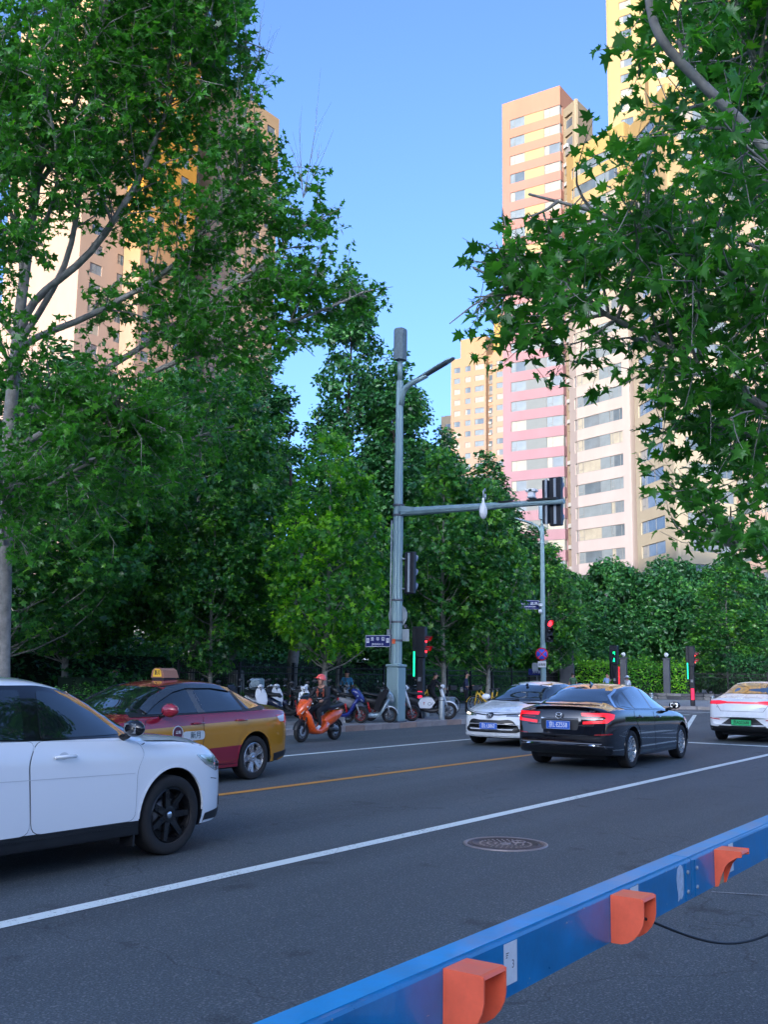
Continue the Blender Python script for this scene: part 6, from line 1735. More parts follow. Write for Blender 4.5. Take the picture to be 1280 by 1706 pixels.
# long block at the left behind the trees (facade looks towards -Y)
LB = facade_mat('left_block_render', [(0, (.74, .58, .54)), (45, (.78, .58, .50)), (75, (.80, .58, .42)), (104, (.82, .58, .34))])
lp = [(92, 116.4), (112.5, 116.4), (112.5, 119.0), (118, 119.0), (118, 116.4), (134.8, 116.4), (134.8, 134), (92, 134)]
tower('left_apartment_block', 'large peach and yellow apartment block behind the big plane tree on the left', lp,
      {0: [(2, 4.2, W, (.5,), (3, 4, 4, 1)), (7, 9.2, W, (.5,), (3, 4, 4, 1)), (12.2, 15.0, W, (.3,), (3, 4, 4, 1)), (17.4, 19.6, W, (.5,), (3, 4, 4, 1))], 2: [(.6, 4.8, W, (.3, .6), (3, 4, 3, 1))],
       4: [(1.2, 3.6, W, (.5,), (4, 4, 3, 1)), (5.2, 8.2, W, (.3,), (4, 4, 3, 1)), (10.4, 12.6, W, (.5,), (4, 4, 3, 1)), (13.6, 15.8, W, (.5,), (4, 4, 3, 1))]},
      0, 33, 3.02, LB, 1.9, 11, maxwin=300)
tower('ochre_slab', 'bright orange-yellow stair slab glimpsed through the left plane tree', [(100, 112.6), (110.8, 112.6), (110.8, 116.2), (100, 116.2)],
      {0: [(1, 2.6, W, ()), (7.5, 9.2, W, ())]}, 0, 36, 3.02, facade_mat('bright_ochre_render', [(0, (.62, .46, .40)), (58, (.68, .46, .34)), (72, (.82, .42, .08)), (108, (.84, .44, .06))]), 2, 13)  # added slab; its upper orange is sunlight put into the colour

# slabs added out of view behind the camera, shaped like apartment rows; they keep the low sun off the street
ROWM = [facade_mat('row_render_a', [(0, (.42, .42, .42)), (70, (.50, .44, .36))]), facade_mat('row_render_b', [(0, (.42, .42, .43)), (70, (.56, .44, .32))])]
def slab(c, ln, dp, ang, nf, k, lab):
    d = Vector((math.cos(ang), math.sin(ang))); q = Vector((-d.y, d.x)); c = Vector(c)
    pts = [c - d * ln / 2 + q * dp / 2, c - d * ln / 2 - q * dp / 2, c + d * ln / 2 - q * dp / 2, c + d * ln / 2 + q * dp / 2]
    t = thing('apartment_slab', lab, 'building', (c.x, c.y, 0), ang)
    b = MB(); b.bb((-ln / 2, -dp / 2 + .3, 0), (ln / 2, dp / 2 - .3, nf * 3.0), PANES[1])
    for f in range(nf + 1): b.bb((-ln / 2 - .02, -dp / 2, f * 3 - .75 if f else 0), (ln / 2 + .02, dp / 2, f * 3 + .75), ROWM[k])
    nb = int(ln / 7)
    for i in range(nb + 1):
        x = -ln / 2 + ln * i / nb; b.bb((x - 1.2, -dp / 2 - .03, 0), (x + 1.2, dp / 2 + .03, nf * 3.0 + .8), ROWM[k])
    tag(b.build('wall', t))
dS = Vector((math.cos(SUN_AZ), math.sin(SUN_AZ)))
pS = Vector((-dS.y, dS.x))
for i, (al, off, ln, nf) in enumerate([(182, -150, 70, 17), (180, -78, 66, 17), (184, -8, 68, 18), (180, 62, 66, 17), (183, 132, 68, 17)]):
    c = dS * al + pS * off + Vector((25, 20))
    slab(c, ln, 14, math.atan2(pS.y, pS.x), nf, i % 2, ['row of apartment slabs behind the viewer, out of the picture, far end', 'apartment slab behind the viewer next to the far end', 'middle apartment slab behind the viewer', 'apartment slab behind the viewer next to the near end', 'apartment slab behind the viewer at the near end'][i])
# ------------------------------------------------------------------ vegetation
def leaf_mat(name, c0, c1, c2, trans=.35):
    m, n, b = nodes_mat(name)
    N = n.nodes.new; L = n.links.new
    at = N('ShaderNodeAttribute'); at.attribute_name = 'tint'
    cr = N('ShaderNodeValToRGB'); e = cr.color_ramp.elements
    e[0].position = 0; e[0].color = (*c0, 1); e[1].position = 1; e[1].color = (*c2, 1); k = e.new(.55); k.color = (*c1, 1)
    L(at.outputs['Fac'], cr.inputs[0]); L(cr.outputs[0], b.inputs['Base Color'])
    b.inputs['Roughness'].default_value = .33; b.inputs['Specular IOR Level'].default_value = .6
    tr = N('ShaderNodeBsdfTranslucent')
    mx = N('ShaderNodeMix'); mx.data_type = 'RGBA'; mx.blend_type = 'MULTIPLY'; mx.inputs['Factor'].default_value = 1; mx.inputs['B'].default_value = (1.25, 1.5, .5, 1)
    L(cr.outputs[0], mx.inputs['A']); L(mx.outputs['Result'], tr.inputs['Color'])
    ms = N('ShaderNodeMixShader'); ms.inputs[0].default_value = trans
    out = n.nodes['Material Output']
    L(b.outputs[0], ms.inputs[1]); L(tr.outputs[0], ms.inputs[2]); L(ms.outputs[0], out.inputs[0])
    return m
LF_NEAR = leaf_mat('plane_leaf', (.040, .150, .024), (.082, .30, .036), (.20, .49, .05), .5)
LF_MID = leaf_mat('young_plane_leaf', (.030, .135, .022), (.085, .32, .030), (.38, .72, .035), .45)
LF_MID2 = leaf_mat('plane_leaf_shaded_kind', (.018, .09, .024), (.050, .21, .034), (.20, .46, .04), .4)  # darker green variant of the young plane leaf
LF_FAR = leaf_mat('dark_tree_leaf', (.020, .095, .030), (.046, .19, .045), (.12, .33, .055), .32)
LF_HEDGE = leaf_mat('hedge_leaf', (.02, .10, .02), (.07, .28, .025), (.16, .42, .04), .3)
BARK = mat('plane_bark', (.25, .235, .21), .85, 0, .38, 5, .5, 26)
BARKP = mat('pale_bark', (.24, .23, .20), .85, 0, .35, 6, .4, 30)
BARKD = mat('dark_bark', (.05, .042, .036), .9, 0, .3, 6, .5, 30)

T_NEAR = [(0, 0), (.20, -.03), (.40, -.10), (.30, .10), (.62, .16), (.34, .30), (.56, .60), (.22, .52), (.16, .72), (0, 1.0)]
T_MID = [(0, 0), (.45, -.05), (.30, .20), (.55, .50), (.20, .50), (0, 1.0)]
T_FAR = [(0, 0), (.42, .40), (0, 1.0)]
def leaf_template(half, fold=.22, droop=.25):
    pts = half + [(-x, y) for x, y in half[-2:0:-1]]
    V = [(x, y, fold * abs(x) - droop * y * y) for x, y in pts]
    if len(pts) > 6:
        V.append((0, .38, -droop * .15)); c = len(V) - 1; n = len(pts)
        F = [(i, (i + 1) % n, c) for i in range(n)]
    elif len(pts) == 4: F = [(0, 1, 2), (0, 2, 3)]
    else: n = len(pts); F = [(0, i, i + 1) for i in range(1, n - 1)]
    return np.array(V, float), np.array(F[::1], int)
TPL = {'near': leaf_template(T_NEAR), 'mid': leaf_template([(0, 0), (.45, -.05), (.28, .22), (.50, .55), (0, 1.0)]), 'far': leaf_template(T_FAR)}
# widen the 'mid' fan: rebuilt with a centre so that the notches show
_v = [(0, 0), (.45, -.05), (.28, .22), (.55, .52), (.18, .52), (0, 1.0), (-.18, .52), (-.55, .52), (-.28, .22), (-.45, -.05)]
TPL['mid'] = (np.array([(x, y, .22 * abs(x) - .2 * y * y) for x, y in _v] , float), np.array([(0, 1, 2), (0, 2, 8), (0, 8, 9), (2, 3, 4), (2, 4, 6), (2, 6, 8), (6, 7, 8), (4, 5, 6)], int))

def leaves_mesh(name, P, Nn, D, S, T, tpl, m):
    V, F = TPL[tpl]; n = len(P)
    Nn = Nn / np.linalg.norm(Nn, axis=1, keepdims=True)
    D = D - Nn * np.sum(D * Nn, axis=1, keepdims=True); D = D / (np.linalg.norm(D, axis=1, keepdims=True) + 1e-9)
    X = np.cross(D, Nn)
    cg = np.random.default_rng(17); curl = cg.uniform(-.4, 2.6, n); wd_ = cg.uniform(.72, 1.12, n); sk = cg.normal(size=n) * .22
    co = P[:, None, :] + S[:, None, None] * ((V[None, :, 0, None] * wd_[:, None, None] + V[None, :, 1, None] * sk[:, None, None] * V[None, :, 1, None]) * X[:, None, :] + V[None, :, 1, None] * D[:, None, :] + V[None, :, 2, None] * curl[:, None, None] * Nn[:, None, :])
    co = co.reshape(-1, 3); k = len(V)
    tri = (F[None] + (np.arange(n) * k)[:, None, None]).reshape(-1, 3)
    me = bpy.data.meshes.new(name)
    me.vertices.add(len(co)); me.vertices.foreach_set('co', co.ravel().astype(np.float32))
    me.loops.add(tri.size); me.loops.foreach_set('vertex_index', tri.ravel().astype(np.int32))
    me.polygons.add(len(tri)); me.polygons.foreach_set('loop_start', (np.arange(len(tri)) * 3).astype(np.int32))
    a = me.attributes.new('tint', 'FLOAT', 'POINT'); a.data.foreach_set('value', np.repeat(T, k).astype(np.float32))
    me.materials.append(m); me.update(); me.validate()
    return me

def clump_leaves(rng, centers, radii, n_per, size, axis_xy, tint0=.35, tsd=.16, up=.55, flat=.75, bright=0.05, cz=None):
    """leaves spread through clumps; each clump has its own tone, each leaf its own tilt"""
    Ps, Ns, Ds, Ts = [], [], [], []
    for c, r in zip(centers, radii):
        n = int(n_per * (r / .6) ** 2)
        d = rng.normal(size=(n, 3)); d /= np.linalg.norm(d, axis=1, keepdims=True)
        rr = r * rng.random(n) ** (1 / 2.2)
        P = c + d * rr[:, None] * np.array([1, 1, flat])
        out = P - np.array([axis_xy[0], axis_xy[1], c[2] - .3]); out[:, 2] *= .3
        out /= np.linalg.norm(out, axis=1, keepdims=True) + 1e-9
        Nn = out * .30 + np.array([0, 0, up]) + d * .20 + rng.normal(size=(n, 3)) * .62
        D = d * .5 + out * .4 + rng.normal(size=(n, 3)) * .7 + np.array([0, 0, -.4])
        t = np.clip(rng.normal(tint0 + rng.normal() * tsd * 1.3, tsd * 1.15, n) + .16 * (rr / r - .6), 0, 1)  # wide clump tones, inner leaves darker: stands in for light and shade
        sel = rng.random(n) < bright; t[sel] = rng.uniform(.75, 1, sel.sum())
        Ps.append(P); Ns.append(Nn); Ds.append(D); Ts.append(t)
    P = np.concatenate(Ps)
    return P, np.concatenate(Ns), np.concatenate(Ds), size * np.random.default_rng(5).uniform(.45, 1.3, len(P)), np.concatenate(Ts)

def tubes_np(b, pts, r0, r1, m, n=6):
    k = len(pts); b.tube(pts, [r0 + (r1 - r0) * (i / (k - 1)) ** .8 for i in range(k)], m, n, caps=False)

def bend(a, c, rng, sag=.1, k=5):
    a, c = np.array(a, float), np.array(c, float); L = np.linalg.norm(c - a); o = rng.normal(size=3) * L * .06
    return [a + (c - a) * t + o * math.sin(math.pi * t) + np.array([0, 0, -sag * L * math.sin(math.pi * t)]) for t in np.linspace(0, 1, k)]

def crown_centers(rng, prof, n, lump=.18, shell=.45):
    """prof: [(z, radius)] profile of the crown around its axis"""
    zs, rs = np.array(prof).T; f = lambda z: np.interp(z, zs, rs)
    zz = np.linspace(zs[0], zs[-1], 200); w_ = f(zz) + .12; w_ /= w_.sum()
    z = rng.choice(zz, n, p=w_) + rng.normal(size=n) * .1
    a = rng.random(n) * 2 * np.pi
    ph = rng.random(6) * 6.28
    lob = 1 + lump * (np.sin(2 * a + ph[0] + z * .9) * .5 + np.sin(3 * a + ph[1] - z * 1.3) * .35 + np.sin(5 * a + ph[2] + z * 2.1) * .3)
    r = f(z) * lob * (shell + (1 - shell) * rng.random(n)) ** .8
    return np.stack([r * np.cos(a), r * np.sin(a), z], 1)

def make_tree(name, label, loc, prof, ncl, nper, lsize, tpl, lm, bark, tr=.12, seed=1, tint=.35, clr=(.45, .8), trunk_top=None, group=None, bright=.05, nbr=40, shell=.45, lean=(0, 0), lump=.18, rz=0, up=.55):
    rng = np.random.default_rng(seed)
    t = thing(name, label, 'tree', loc, rz, group)
    zt = trunk_top or prof[-1][0] * .92
    C = crown_centers(rng, prof, ncl, lump, shell)
    C[:, 0] += lean[0] * C[:, 2]; C[:, 1] += lean[1] * C[:, 2]
    b = MB(); K = 9; pts = [np.array([lean[0] * z + math.sin(z * .9 + seed) * .05, lean[1] * z + math.cos(z * .7 + seed) * .05, z]) for z in np.linspace(0, zt, K)]
    pts[0] = np.array([0, 0, 0.])
    b.tube(pts, [tr * 1.25] + [tr * (1 - .82 * (i / (K - 1))) for i in range(1, K)], bark, 12, caps=False); b.build('trunk', t)
    b = MB(); idx = rng.permutation(ncl)[:nbr]
    for i in idx:
        c = C[i]; zb = max(prof[0][0] * .75, c[2] - (np.hypot(c[0], c[1]) * rng.uniform(.5, .95)) - .2); zb = min(zb, zt * .95)
        a = np.array([lean[0] * zb, lean[1] * zb, zb]); rr = tr * .38 * (1 - .6 * zb / zt)
        tubes_np(b, bend(a, c, rng, .08), rr, .008, bark, 5)
    tag(b.build('branches', t), kind='stuff')
    R_ = rng.uniform(clr[0], clr[1], ncl)
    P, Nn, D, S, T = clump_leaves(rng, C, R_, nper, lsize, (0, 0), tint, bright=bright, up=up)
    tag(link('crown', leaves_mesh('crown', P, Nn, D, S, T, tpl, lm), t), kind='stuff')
    return t

def dup_tree(src, label, loc, rz, sc, group=None):
    index_children()
    c = copy_tree(src); c.location = loc; c.rotation_euler = (0, 0, rz); c.scale = sc if hasattr(sc, '__len__') else (sc,) * 3
    c['label'] = label
    if group: c['group'] = group
    return c

GK = 'young plane trees along the pavement'
# A: broad young plane tree by the rider (trunk right behind the helmet)
tA = make_tree('plane_tree', 'young plane tree with bright leaf tips right behind the orange scooter rider', (26.9, 20.5, .15),
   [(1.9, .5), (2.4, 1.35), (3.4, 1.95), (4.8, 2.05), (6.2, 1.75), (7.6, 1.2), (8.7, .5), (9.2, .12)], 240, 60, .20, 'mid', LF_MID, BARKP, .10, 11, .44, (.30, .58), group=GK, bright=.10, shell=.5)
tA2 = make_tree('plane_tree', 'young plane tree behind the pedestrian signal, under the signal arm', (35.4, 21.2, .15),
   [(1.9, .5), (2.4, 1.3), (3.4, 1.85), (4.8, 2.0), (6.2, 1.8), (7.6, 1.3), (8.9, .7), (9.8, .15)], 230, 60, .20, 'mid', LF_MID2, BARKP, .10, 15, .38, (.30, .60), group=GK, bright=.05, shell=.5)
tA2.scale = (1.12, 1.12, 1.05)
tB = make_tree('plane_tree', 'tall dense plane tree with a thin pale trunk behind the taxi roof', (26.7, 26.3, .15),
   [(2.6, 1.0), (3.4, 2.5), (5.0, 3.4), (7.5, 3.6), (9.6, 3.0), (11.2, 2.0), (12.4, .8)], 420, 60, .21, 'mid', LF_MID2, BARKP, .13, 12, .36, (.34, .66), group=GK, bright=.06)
dup_tree(tA2, 'young plane tree just left of the tall grey pole, half hidden behind it', (33.0, 24.6, .15), 2.0, (.9, .9, 1.0), GK)
dup_tree(tA2, 'young plane tree with a straight grey trunk right of the standing man', (37.0, 20.1, .15), 1.1, (.90, .90, .93), GK)
dup_tree(tA2, 'young plane tree behind the far end of the signal arm', (48.4, 26.0, .15), 5.1, (1.15, 1.15, 1.02), GK)
dup_tree(tA2, 'plane tree just right of the slender lamp pole', (57.0, 26.8, .15), 3.3, (1.05, 1.05, .92), GK)
dup_tree(tA2, 'plane tree directly behind the slender lamp pole', (55.0, 28.6, .15), 2.3, (1.2, 1.2, 1.03), GK)
dup_tree(tB, 'dense plane tree left of the rider, over the parked white moped', (31.2, 28.6, .15), 2.2, (.9, .9, .90), GK)
dup_tree(tA2, 'young plane tree low over the row of parked scooters, left of the rider', (25.2, 24.0, .15), .6, (.8, .8, .74), GK)
dup_tree(tB, 'large dense plane tree filling the left edge behind the white car', (18.9, 26.4, .15), .9, (1.05, 1.05, .82), GK)
dup_tree(tB, 'dense plane tree behind the hedge between the white car and the taxi', (24.0, 29.8, .15), 4.0, (1.0, 1.0, .80), GK)
dup_tree(tB, 'dense plane tree further back above the hedge at the left', (15.6, 29.6, .15), 5.2, (1.1, 1.1, .95), GK)

# tall dark trees behind
GT = 'tall dark trees behind the street trees'
tC = make_tree('tall_tree', 'tall dark column-shaped tree rising left of the pole top', (46.2, 34.0, .15),
   [(2, .8), (5, 2.2), (9, 2.7), (13, 2.5), (17, 1.9), (21, 1.3), (24.6, .3)], 420, 44, .29, 'far', LF_FAR, BARKD, .2, 21, .32, (.42, .80), group=GT, bright=.03, nbr=60, shell=.5, up=.4)
dup_tree(tC, 'dark tree with a tapering top right of the tall pole below the lamp', (50.6, 33.2, .15), 1.3, (1.05, 1.05, .80), GT)
dup_tree(tC, 'dark tree directly behind the tall pole', (47.0, 31.4, .15), 2.9, (1.0, 1.0, .78), GT)
dup_tree(tC, 'dark pointed tree between the pole and the orange building', (53.6, 32.2, .15), 4.4, (.95, .95, .66), GT)
dup_tree(tC, 'small-topped dark tree in front of the orange building', (55.0, 30.0, .15), 5.0, (1.0, 1.0, .60), GT)
dup_tree(tC, 'dark tree in front of the foot of the pink tower', (60.0, 32.0, .15), .5, (1.2, 1.2, .56), GT)
dup_tree(tC, 'dark tree under the horizontal signal heads', (63.5, 31.0, .15), 3.6, (1.2, 1.2, .46), GT)
dup_tree(tC, 'tall dark tree behind the plane trees, left of the column-shaped tree', (42.0, 36.8, .15), 3.9, (1.2, 1.2, .76), GT)
dup_tree(tC, 'tall dark tree behind the taxi sign', (36.0, 38.0, .15), 2.1, (1.3, 1.3, .66), GT)
dup_tree(tC, 'tall dark tree behind the left plane trees', (31.0, 40.0, .15), .2, (1.4, 1.4, .68), GT)
dup_tree(tC, 'tall dark tree at the far left behind the hedge', (25.0, 41.0, .15), 1.2, (1.4, 1.4, .66), GT)
dup_tree(tC, 'dark tree behind the far lamp pole', (57.0, 35.5, .15), 1.9, (1.2, 1.2, .55), GT)

# round dark trees beyond the plaza
GR = 'round dark trees beyond the plaza'
tD = make_tree('round_tree', 'wide round dark tree beyond the plaza below the cream tower', (84.0, 33.6, .15),
   [(.6, 2.2), (2.5, 4.0), (5.0, 4.6), (7.5, 4.0), (9.5, 2.6), (11.0, .8)], 340, 46, .34, 'far', LF_FAR, BARKD, .2, 31, .36, (.6, 1.05), group=GR, bright=.04, nbr=30, shell=.5, up=.6)
dup_tree(tD, 'round dark tree beyond the plaza right of the lamp pole', (80.0, 37.5, .15), 1.0, (.95, .95, .95), GR)
dup_tree(tD, 'round dark tree beyond the plaza left of the far pedestrian signal', (86.0, 29.0, .15), 2.3, (1.0, 1.0, 1.0), GR)
dup_tree(tD, 'round dark tree beyond the plaza right of the far pedestrian signal', (90.0, 25.5, .15), 3.1, (1.05, 1.05, 1.02), GR)
dup_tree(tD, 'dark tree at the right behind the small pale-trunked tree', (95.0, 20.0, .15), 4.4, (1.1, 1.1, 1.0), GR)
dup_tree(tD, 'dark tree beyond the electric car at the right edge', (101.0, 12.0, .15), 5.2, (1.1, 1.1, 1.0), GR)
dup_tree(tD, 'dark round tree low behind the green hedge', (76.0, 33.5, .15), .4, (.75, .75, .60), GR)
# small plane tree with pale trunk on the right
dup_tree(tA2, 'small plane tree with a pale trunk behind the electric car', (73.5, 20.9, .15), 1.6, (1.35, 1.35, .93), GK)
dup_tree(tA2, 'small plane tree at the right edge, right of the pale-trunked one', (76.0, 16.0, .15), 3.6, (1.3, 1.3, .95), GK)

# --- big plane tree on the left, hand-shaped limbs
def skeleton_tree(name, label, root, trunk_pts, trunk_r, limbs, m_leaf, bark, lsize, tpl, seed, nsub, ntw, lper, twl, axis, subr=(.35, 1.0), sublen=(1.2, 2.6), tint=.36, near300=True, spread=.55, droop=-.15, keep=None, bare=()):
    rng = np.random.default_rng(seed); root = np.array(root, float)
    t = thing(name, label, 'tree', tuple(root))
    b = MB(); P_ = [np.array(p, float) - root for p in trunk_pts]
    b.tube(P_, trunk_r, bark, 14, caps=False); b.build('trunk', t)
    sub = MB(); starts = []
    LP, LN, LD, LT = [], [], [], []
    for li, lb_ in enumerate(limbs):
        pts, r0, r1 = lb_[:3]; sf = lb_[3] if len(lb_) > 3 else 1.0
        q = [np.array(p, float) - root for p in pts]
        # smooth the limb
        fine = []
        for i in range(len(q) - 1):
            p0, p1, p2, p3 = q[max(i - 1, 0)], q[i], q[i + 1], q[min(i + 2, len(q) - 1)]
            for k in range(4):
                s = k / 4; fine.append(.5 * ((2 * p1) + (p2 - p0) * s + (2 * p0 - 5 * p1 + 4 * p2 - p3) * s * s + (3 * p1 - p0 - 3 * p2 + p3) * s**3))
        fine.append(q[-1]); K = len(fine)
        r0 *= .8
        lb = MB(); lb.tube([tuple(p) for p in fine], [r0 + (r1 - r0) * i / (K - 1) for i in range(K)], bark, 9, caps=False); lb.build('limb', t)
        L = sum(np.linalg.norm(fine[i + 1] - fine[i]) for i in range(K - 1))
        for j in range(int(nsub * L * sf)):
            u = rng.uniform(subr[0], subr[1]); i = min(int(u * (K - 1)), K - 2); p = fine[i] + (fine[i + 1] - fine[i]) * (u * (K - 1) - i)
            d = fine[i + 1] - fine[i]; d /= np.linalg.norm(d)
            o = rng.normal(size=3); o -= d * o.dot(d); o /= np.linalg.norm(o); v = d * rng.uniform(.3, .8) + o * rng.uniform(.6, 1.1) + np.array([0, 0, rng.uniform(-.25, .35)]); v /= np.linalg.norm(v)
            ln = rng.uniform(*sublen) * (1.1 - .45 * u)
            e = p + v * ln
            if keep is not None and not keep(p + v * ln * .8 + root): continue
            sp = bend(p, e, rng, -.04, 5); tubes_np(sub, sp, .022, .006, bark, 5)
            for w_ in range(ntw):
                s = rng.uniform(.15, 1.0); k = min(int(s * 4), 3); a = sp[k] + (sp[k + 1] - sp[k]) * (s * 4 - k)
                tv = v * rng.uniform(.1, .9) + rng.normal(size=3) * spread + np.array([0, 0, droop]); tv /= np.linalg.norm(tv); tl = rng.uniform(*twl)
                tp = bend(a, a + tv * tl, rng, .10, 4)
                if keep is not None and not keep(tp[-1] + root): continue
                tubes_np(sub, tp, .0075, .0025, bark, 4)
                n = max(2, int(lper * tl))
                ss = np.sort(rng.random(n)) ** .8; kk = np.minimum((ss * 3).astype(int), 2); base = np.array(tp)
                pos = base[kk] + (base[kk + 1] - base[kk]) * (ss * 3 - kk)[:, None]
                side = np.cross(tv, [0, 0, 1]); side /= np.linalg.norm(side) + 1e-9
                sg = np.where(np.arange(n) % 2 == 0, 1, -1)[:, None]
                dd = side * sg * rng.uniform(.4, 1.1, (n, 1)) + tv * rng.uniform(.2, .9, (n, 1)) + np.array([0, 0, -.45]) + rng.normal(size=(n, 3)) * .35
                dd /= np.linalg.norm(dd, axis=1, keepdims=True)
                pos = pos + dd * lsize * .35
                nn_ = np.array([0, 0, .8]) + rng.normal(size=(n, 3)) * .60
                LP.append(pos); LN.append(nn_); LD.append(dd)
                LT.append(np.clip(rng.normal(tint + rng.normal() * .14, .18, n), 0, 1))
    for bs_, tips in bare:
        for tp_ in tips:
            q = bend(np.array(bs_) - root, np.array(tp_) - root, rng, -.05, 5); tubes_np(sub, q, .010, .003, bark, 4)
            for _ in range(3):
                k = rng.integers(1, 4); e = q[k] + (q[4] - q[0]) * .35 + rng.normal(size=3) * .16; tubes_np(sub, [q[k], (q[k] + e) / 2 + .02, e], .005, .002, bark, 4)
    tag(sub.build('twigs', t), kind='stuff')
    P, Nn, D, T = map(np.concatenate, (LP, LN, LD, LT)); S = lsize * (.45 + .85 * rng.random(len(P)) ** .8)
    if near300:
        w = P + root - np.array([0, 0, EYE]); dist = w @ np.array(_f); xx = (w @ np.array(_r2)) / dist * 1725 + 640; yy = 853 - (w @ np.array(_u2)) / dist * 1725
        sc = np.where((xx > 5) & (xx < 1275) & (yy > 5) & (yy < 1700) & (dist > 1), S / np.maximum(dist, .5), 0)
        top = np.argsort(-sc)[:300]
        V, F = TPL[tpl]
        proto = []
        for k in range(5):
            me = leaves_mesh('leaf', np.zeros((1, 3)), np.array([[0, 0, 1.]]), np.array([[0, 1., 0]]), np.array([1.]), np.array([.22 + k * .12]), tpl, m_leaf); proto.append(me)
        for i in top:
            n_ = Vector(Nn[i]).normalized(); d_ = Vector(D[i]); d_ = (d_ - n_ * d_.dot(n_)).normalized(); x_ = d_.cross(n_)
            M_ = Matrix((x_, d_, n_)).transposed().to_4x4() @ Matrix.Scale(S[i], 4); M_.translation = Vector(P[i])
            o = link('leaf', proto[int(min(4, max(0, round((T[i] - .22) / .12))))], t); o.matrix_local = M_
        msk = np.ones(len(P), bool); msk[top] = False
    else: msk = np.ones(len(P), bool)
    tag(link('crown', leaves_mesh('crown', P[msk], Nn[msk], D[msk], S[msk], T[msk], tpl, m_leaf), t), kind='stuff')
    return t

def keepR(p):
    d = np.array([p[0], p[1], p[2] - EYE]); z = d @ np.array(_f)
    x = (d @ np.array(_r2)) / z * 1725 + 640; y = 853 - (d @ np.array(_u2)) / z * 1725
    xm = np.interp(y, [-200, 0, 150, 330, 365, 400, 600, 650, 700, 850, 900, 960, 975], [1000, 1000, 975, 985, 850, 785, 770, 900, 1010, 1045, 1150, 1190, 3000])
    return z > 2.5 and x > xm + _kr.uniform(-35, 45)
def keepL(p):
    d = np.array([p[0], p[1], p[2] - EYE]); z = d @ np.array(_f)
    x = (d @ np.array(_r2)) / z * 1725 + 640; y = 853 - (d @ np.array(_u2)) / z * 1725
    xm = np.interp(y, [-200, 0, 60, 100, 200, 235, 330, 400, 450, 480, 520, 560, 640, 900], [460, 450, 420, 490, 470, 600, 600, 590, 600, 655, 650, 560, 460, 300])
    return z > 2.5 and x < xm - _kr.uniform(-10, 50)
_kr = random.Random(8)
root = (15.3, 21.1, .15)
trunk = [(15.3, 21.1, .15), (15.09, 20.94, 1.74), (14.76, 20.68, 4.49), (14.44, 20.39, 7.24), (14.22, 19.96, 9.99), (14.09, 19.57, 12.06), (13.97, 19.19, 14.13), (13.81, 18.86, 16.19), (13.9, 18.6, 18.2)]
limbsL = [
 ([(14.3, 20.1, 9.0), (14.1, 19.3, 9.8), (14.34, 17.78, 10.72), (14.73, 16.78, 12.32), (14.85, 16.24, 13.64), (15.1, 15.6, 15.4), (15.4, 15.0, 17.4)], .13, .03),
 ([(14.4, 20.3, 8.0), (13.9, 19.3, 8.7), (14.6, 17.77, 9.4), (15.43, 16.25, 10.48), (15.9, 15.2, 12.0), (16.1, 14.7, 12.9)], .12, .025),
 ([(14.3, 20.1, 8.9), (14.16, 18.4, 10.5), (14.1, 17.9, 12.43), (14.2, 17.6, 14.6), (14.6, 17.2, 16.8)], .10, .025),
 ([(14.6, 20.4, 7.4), (15.19, 18.0, 8.3), (15.93, 15.9, 9.57), (16.55, 14.6, 10.51), (16.9, 13.9, 11.4)], .11, .02),
 ([(14.7, 20.5, 6.6), (15.2, 18.2, 7.6), (15.79, 16.3, 8.38), (16.61, 14.94, 8.93), (17.5, 13.4, 9.6), (18.0, 12.9, 10.0)], .10, .02),
 ([(14.2, 19.9, 10.4), (13.4, 19.4, 12.6), (12.9, 18.7, 14.6), (12.8, 18.0, 16.8)], .09, .02),
 ([(14.05, 19.4, 12.6), (14.7, 18.3, 14.6), (15.6, 17.0, 16.2), (16.4, 16.0, 17.6)], .08, .02),
 ([(14.3, 20.2, 9.2), (13.0, 20.6, 10.6), (12.1, 20.3, 12.4), (11.6, 19.8, 14.6)], .09, .02),
 ([(14.9, 20.7, 4.9), (14.6, 19.0, 5.6), (14.7, 17.4, 6.1), (15.0, 16.2, 6.5)], .07, .02),
 ([(14.9, 20.8, 4.2), (14.0, 19.8, 5.0), (13.6, 18.8, 5.5)], .06, .02),
 ([(13.81, 19.41, 10.9), (12.85, 18.82, 11.65), (12.05, 18.7, 13.06), (11.48, 18.25, 14.52)], .07, .02),
 ([(14.04, 19.47, 12.75), (13.69, 17.87, 13.88), (13.17, 16.56, 14.86), (12.88, 15.77, 16.04)], .065, .02),
 ([(14.15, 19.76, 11.09), (13.43, 17.95, 11.67), (12.65, 17.06, 12.58), (11.89, 16.95, 13.76)], .065, .02),
 ([(14.33, 20.25, 8.34), (13.07, 19.24, 8.94), (12.27, 18.4, 9.72), (12.07, 17.61, 10.38)], .06, .02),
 ([(13.83, 18.87, 16.05), (14.11, 16.59, 16.27), (14.47, 15.12, 16.48)], .05, .02),
 ([(13.97, 19.42, 13.3), (14.38, 17.12, 14.26), (14.8, 15.33, 14.61), (14.95, 14.26, 15.03)], .06, .02),
 ([(14.74, 20.32, 5.87), (14.27, 18.7, 6.45), (14.31, 17.42, 6.97), (14.37, 16.56, 7.13)], .05, .015),
 ([(14.6, 20.5, 6.9), (14.0, 19.5, 7.0), (13.7, 18.6, 7.2), (13.6, 17.8, 7.6)], .05, .015),
 ([(14.7, 20.6, 5.6), (13.9, 19.9, 5.3), (13.4, 19.2, 5.2), (13.2, 18.6, 5.3)], .05, .015),
 ([(15.0, 20.8, 5.8), (16.4, 19.8, 6.6), (17.9, 18.4, 7.2), (19.0, 17.6, 7.7)], .07, .02),
]
